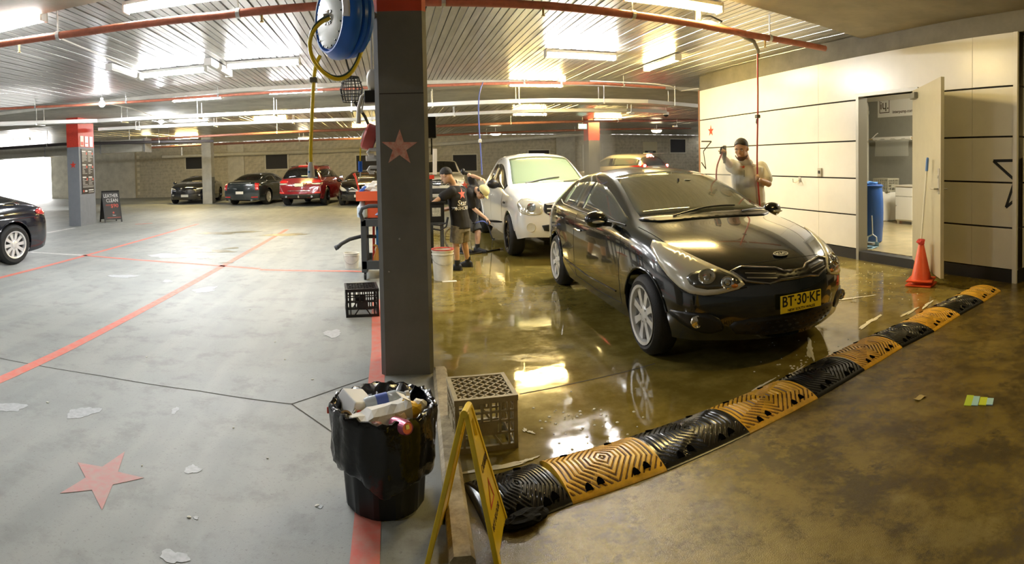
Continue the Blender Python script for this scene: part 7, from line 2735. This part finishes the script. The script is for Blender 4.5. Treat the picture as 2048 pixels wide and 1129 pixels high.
# ---- man in a grey polo shirt behind the hatchback
D3 = 6.62
O = dp(1497, 400, D3)
O.z = 0
p3_ = person('bearded man in a grey polo shirt spraying the roof of the dark hatchback', O)
j = lambda px, py, D: dp(px, py, D) - O
fw = Vector((-.78, -.62, 0)).normalized()
rt = Vector((fw.y, -fw.x, 0))
hips = j(1497, 404, D3)
gL, gR = Vector((0, 0, 0)) - rt * .10, Vector((0, 0, 0)) + rt * .10 + fw * .03
anL, anR = gL + Z * .085, gR + Z * .085
hipL, hipR = hips - rt * .09, hips + rt * .09
knL, knR = (hipL + anL) / 2 + fw * .03, (hipR + anR) / 2 + fw * .03
chest, neck = j(1495, 350, D3), j(1490, 322, D3)
hc = j(1483, 298, D3 - .04)
body = MB()
head_f = (fw * .92 - rt * -.05 - Z * .30).normalized()
hr, hf, hu, hM = head(body, hc, head_f, Z, 1.0)
limb(body, [chest + Z * .06, neck, hc - hu * .03 - hf * .02], [.07, .062, .06])
shR, shL = j(1472, 336, D3 - .05), j(1522, 336, D3 + .06)
elR, wrR = j(1459, 330, D3 - .28), j(1447, 314, D3 - .42)
elL, wrL = j(1537, 368, D3 - .05), j(1520, 361, D3 - .20)
arm(body, shR, elR, wrR, 1.05)
hand(body, wrR, (Vector((-.1, -.25, .35))), Vector((-.8, -.4, 0)), 1., 1.1)
arm(body, shL, elL, wrL, 1.05)
hand(body, wrL, (wrL - elL), Vector((-.3, -.6, .3)), 1., 1.15, -1)
loft(body, [(hips - Z * .06, rt, fw, .16, .12), (hips.lerp(chest, .5), rt, fw, .165, .125), (chest, rt, fw, .18, .12), (chest + Z * .1, rt, fw, .15, .09), (neck - Z * .02, rt, fw, .065, .065)])
leg(body, hipL, knL, anL, 1.05)
leg(body, hipR, knR, anR, 1.05)
voxel(body, 'body', skin, p3_, .009)
face_parts(p3_, hc, hr, hf, hu, 1.)
hair_cap(p3_, hc, hr, hf, hu, 1.0, -.005, .082)
bd_ = MB()
rows = []
for i in range(7):
    t = i / 6
    row = []
    for k in range(15):
        a = pi * k / 14
        z = lerp(-.066, -.118, t) - .012 * sin(a) * (1 if i == 0 else 0)
        w = lerp(.073, .040, t ** 1.4)
        row.append(hc + hr * w * cos(a) + hf * (.020 + lerp(.078, .062, t) * sin(a)) + hu * z)
    rows.append(row)
bo = bd_.grid(rows).build('beard', mat('brown_beard', (.11, .06, .035), .8), p3_, True, angle=80)
bo.modifiers.new('t', 'SOLIDIFY').thickness = .006
polo = mat('grey_polo', (.78, .77, .70), .85, bump=.25, bscale=14)
sh_ = MB()
loft(sh_, [(hips - Z * .04, rt, fw, .20, .16), (hips + Z * .1, rt, fw, .20, .16), (hips.lerp(chest, .6), rt, fw, .19, .15), (chest, rt, fw, .205, .14), (chest + Z * .09, rt, fw, .185, .11), (neck - Z * .03, rt, fw, .085, .075)])
for sh, el in ((shR, elR), (shL, elL)):
    limb(sh_, [sh, sh.lerp(el, .7)], [.085, .08])
pol3 = voxel(sh_, 'shirt', polo, p3_, .010)
col_ = MB()
for k in range(1):
    ring0 = [neck - Z * .035 + rt * .088 * cos(a) + fw * .082 * sin(a) for a in [2 * pi * q / 20 for q in range(20)]]
    ring1 = [neck + Z * .018 + rt * .070 * cos(a) + fw * (.068 * sin(a)) for a in [2 * pi * q / 20 for q in range(20)]]
    ring2 = [neck - Z * (.02 + .03 * max(0, sin(a))) + rt * .10 * cos(a) + fw * (.098 * sin(a)) for a in [2 * pi * q / 20 for q in range(20)]]
col_.grid([ring0, ring1, ring2], wrap=True).build('collar', polo, p3_, True, angle=60).modifiers.new('t', 'SOLIDIFY').thickness = .004
bvh = BVHTree.FromPolygons([v.co.copy() for v in pol3.data.vertices], [tuple(p.vertices) for p in pol3.data.polygons])
print_on(bvh, flat_poly(star_poly(.024), frame(j(1492, 334, D3) + fw * .2, Vector((-fw.y, fw.x, 0)), Z)), p3_, fw, star_tee, 'chest_star')
MB().tube([chest + fw * .142 + Z * .06, chest + fw * .15 + Z * -.02], .004, 6).build('button_placket', mat('placket', (.33, .32, .28), .8), p3_)
sr = MB()
loft(sr, [(hips + Z * .02, rt, fw, .175, .135), (hips - Z * .08, rt, fw, .185, .145)])
for h_, k_ in ((hipL, knL), (hipR, knR)):
    sr.tube([h_, h_.lerp(k_, .5), h_.lerp(k_, .9)], [.115, .11, .105], 14)
voxel(sr, 'shorts', mat('tan_shorts', (.42, .38, .27), .9), p3_, .011)
for a_ in (anL, anR):
    shoe(p3_, a_, a_ + fw, mat('black_shoe', (.012, .012, .012), .6), 1.)
gq = wrR + O + Vector((-.02, -.05, .05))
g3 = thing('pressure_gun', 'dark spray gun held out over the hatchback roof with a red hose', 'pressure gun', tuple(gq))
gdn = Vector((-.12, -.15, -.98)).normalized()
MB().tube([gdn * -.07, gdn * .03, gdn * .12], [.02, .022, .014], 10).build('barrel', mat('gun_olive', (.10, .09, .04), .5), g3, True)
MB().tube([gdn * -.06, gdn * -.05 + Vector((-.05, -.01, 0)), gdn * .02 + Vector((-.06, -.01, 0))], .012, 8).build('grip', black_plastic, g3, True)
hp = [gdn * -.06] + [dp(x, y, D3 - .5) - gq for x, y in ((1439, 318), (1434, 332), (1432, 350), (1434, 370))]
MB().tube(smooth_path(hp, 2), .009, 8).build('gun_hose', red_h, g3, True)

# ================================================================ WATER SPRAY AND MIST
def mist(name, label, loc, size, dens, rot=(0, 0, 0)):
    m = bpy.data.materials.new(name)
    m.use_nodes = True
    nt = m.node_tree
    nt.nodes.clear()
    out = nt.nodes.new('ShaderNodeOutputMaterial')
    vol = nt.nodes.new('ShaderNodeVolumePrincipled')
    vol.inputs['Color'].default_value = (.95, .95, .9, 1)
    vol.inputs['Anisotropy'].default_value = .2
    tc = nt.nodes.new('ShaderNodeTexCoord')
    ln = nt.nodes.new('ShaderNodeVectorMath')
    ln.operation = 'LENGTH'
    nt.links.new(tc.outputs['Object'], ln.inputs[0])
    mr = nt.nodes.new('ShaderNodeMapRange')
    mr.inputs['From Min'].default_value = 1.
    mr.inputs['From Max'].default_value = .1
    mr.inputs['To Max'].default_value = dens
    nt.links.new(ln.outputs['Value'], mr.inputs['Value'])
    nz_ = nt.nodes.new('ShaderNodeTexNoise')
    nz_.inputs['Scale'].default_value = 2.2
    nt.links.new(tc.outputs['Object'], nz_.inputs['Vector'])
    mu = nt.nodes.new('ShaderNodeMath')
    mu.operation = 'MULTIPLY'
    nt.links.new(mr.outputs['Result'], mu.inputs[0])
    nt.links.new(nz_.outputs['Fac'], mu.inputs[1])
    nt.links.new(mu.outputs[0], vol.inputs['Density'])
    nt.links.new(vol.outputs[0], out.inputs['Volume'])
    mb = MB().sphere((0, 0, 0), 1., 20, 12)
    o = mb.build(name, m, None, loc=loc, rot=rot)
    o.scale = size
    tag(o, label, 'mist')
    o['kind'] = 'stuff'


mist('water_mist', 'plume of fine water mist rising behind the hatchback roof', dp(1192, 312, 13.5), (.50, .50, 1.05), 7.)
mist('water_mist', 'fan of fine spray falling from the gun of the man in grey', dp(1449, 350, D3 - .5), (.17, .17, .36), 12., (0, .05, 0))
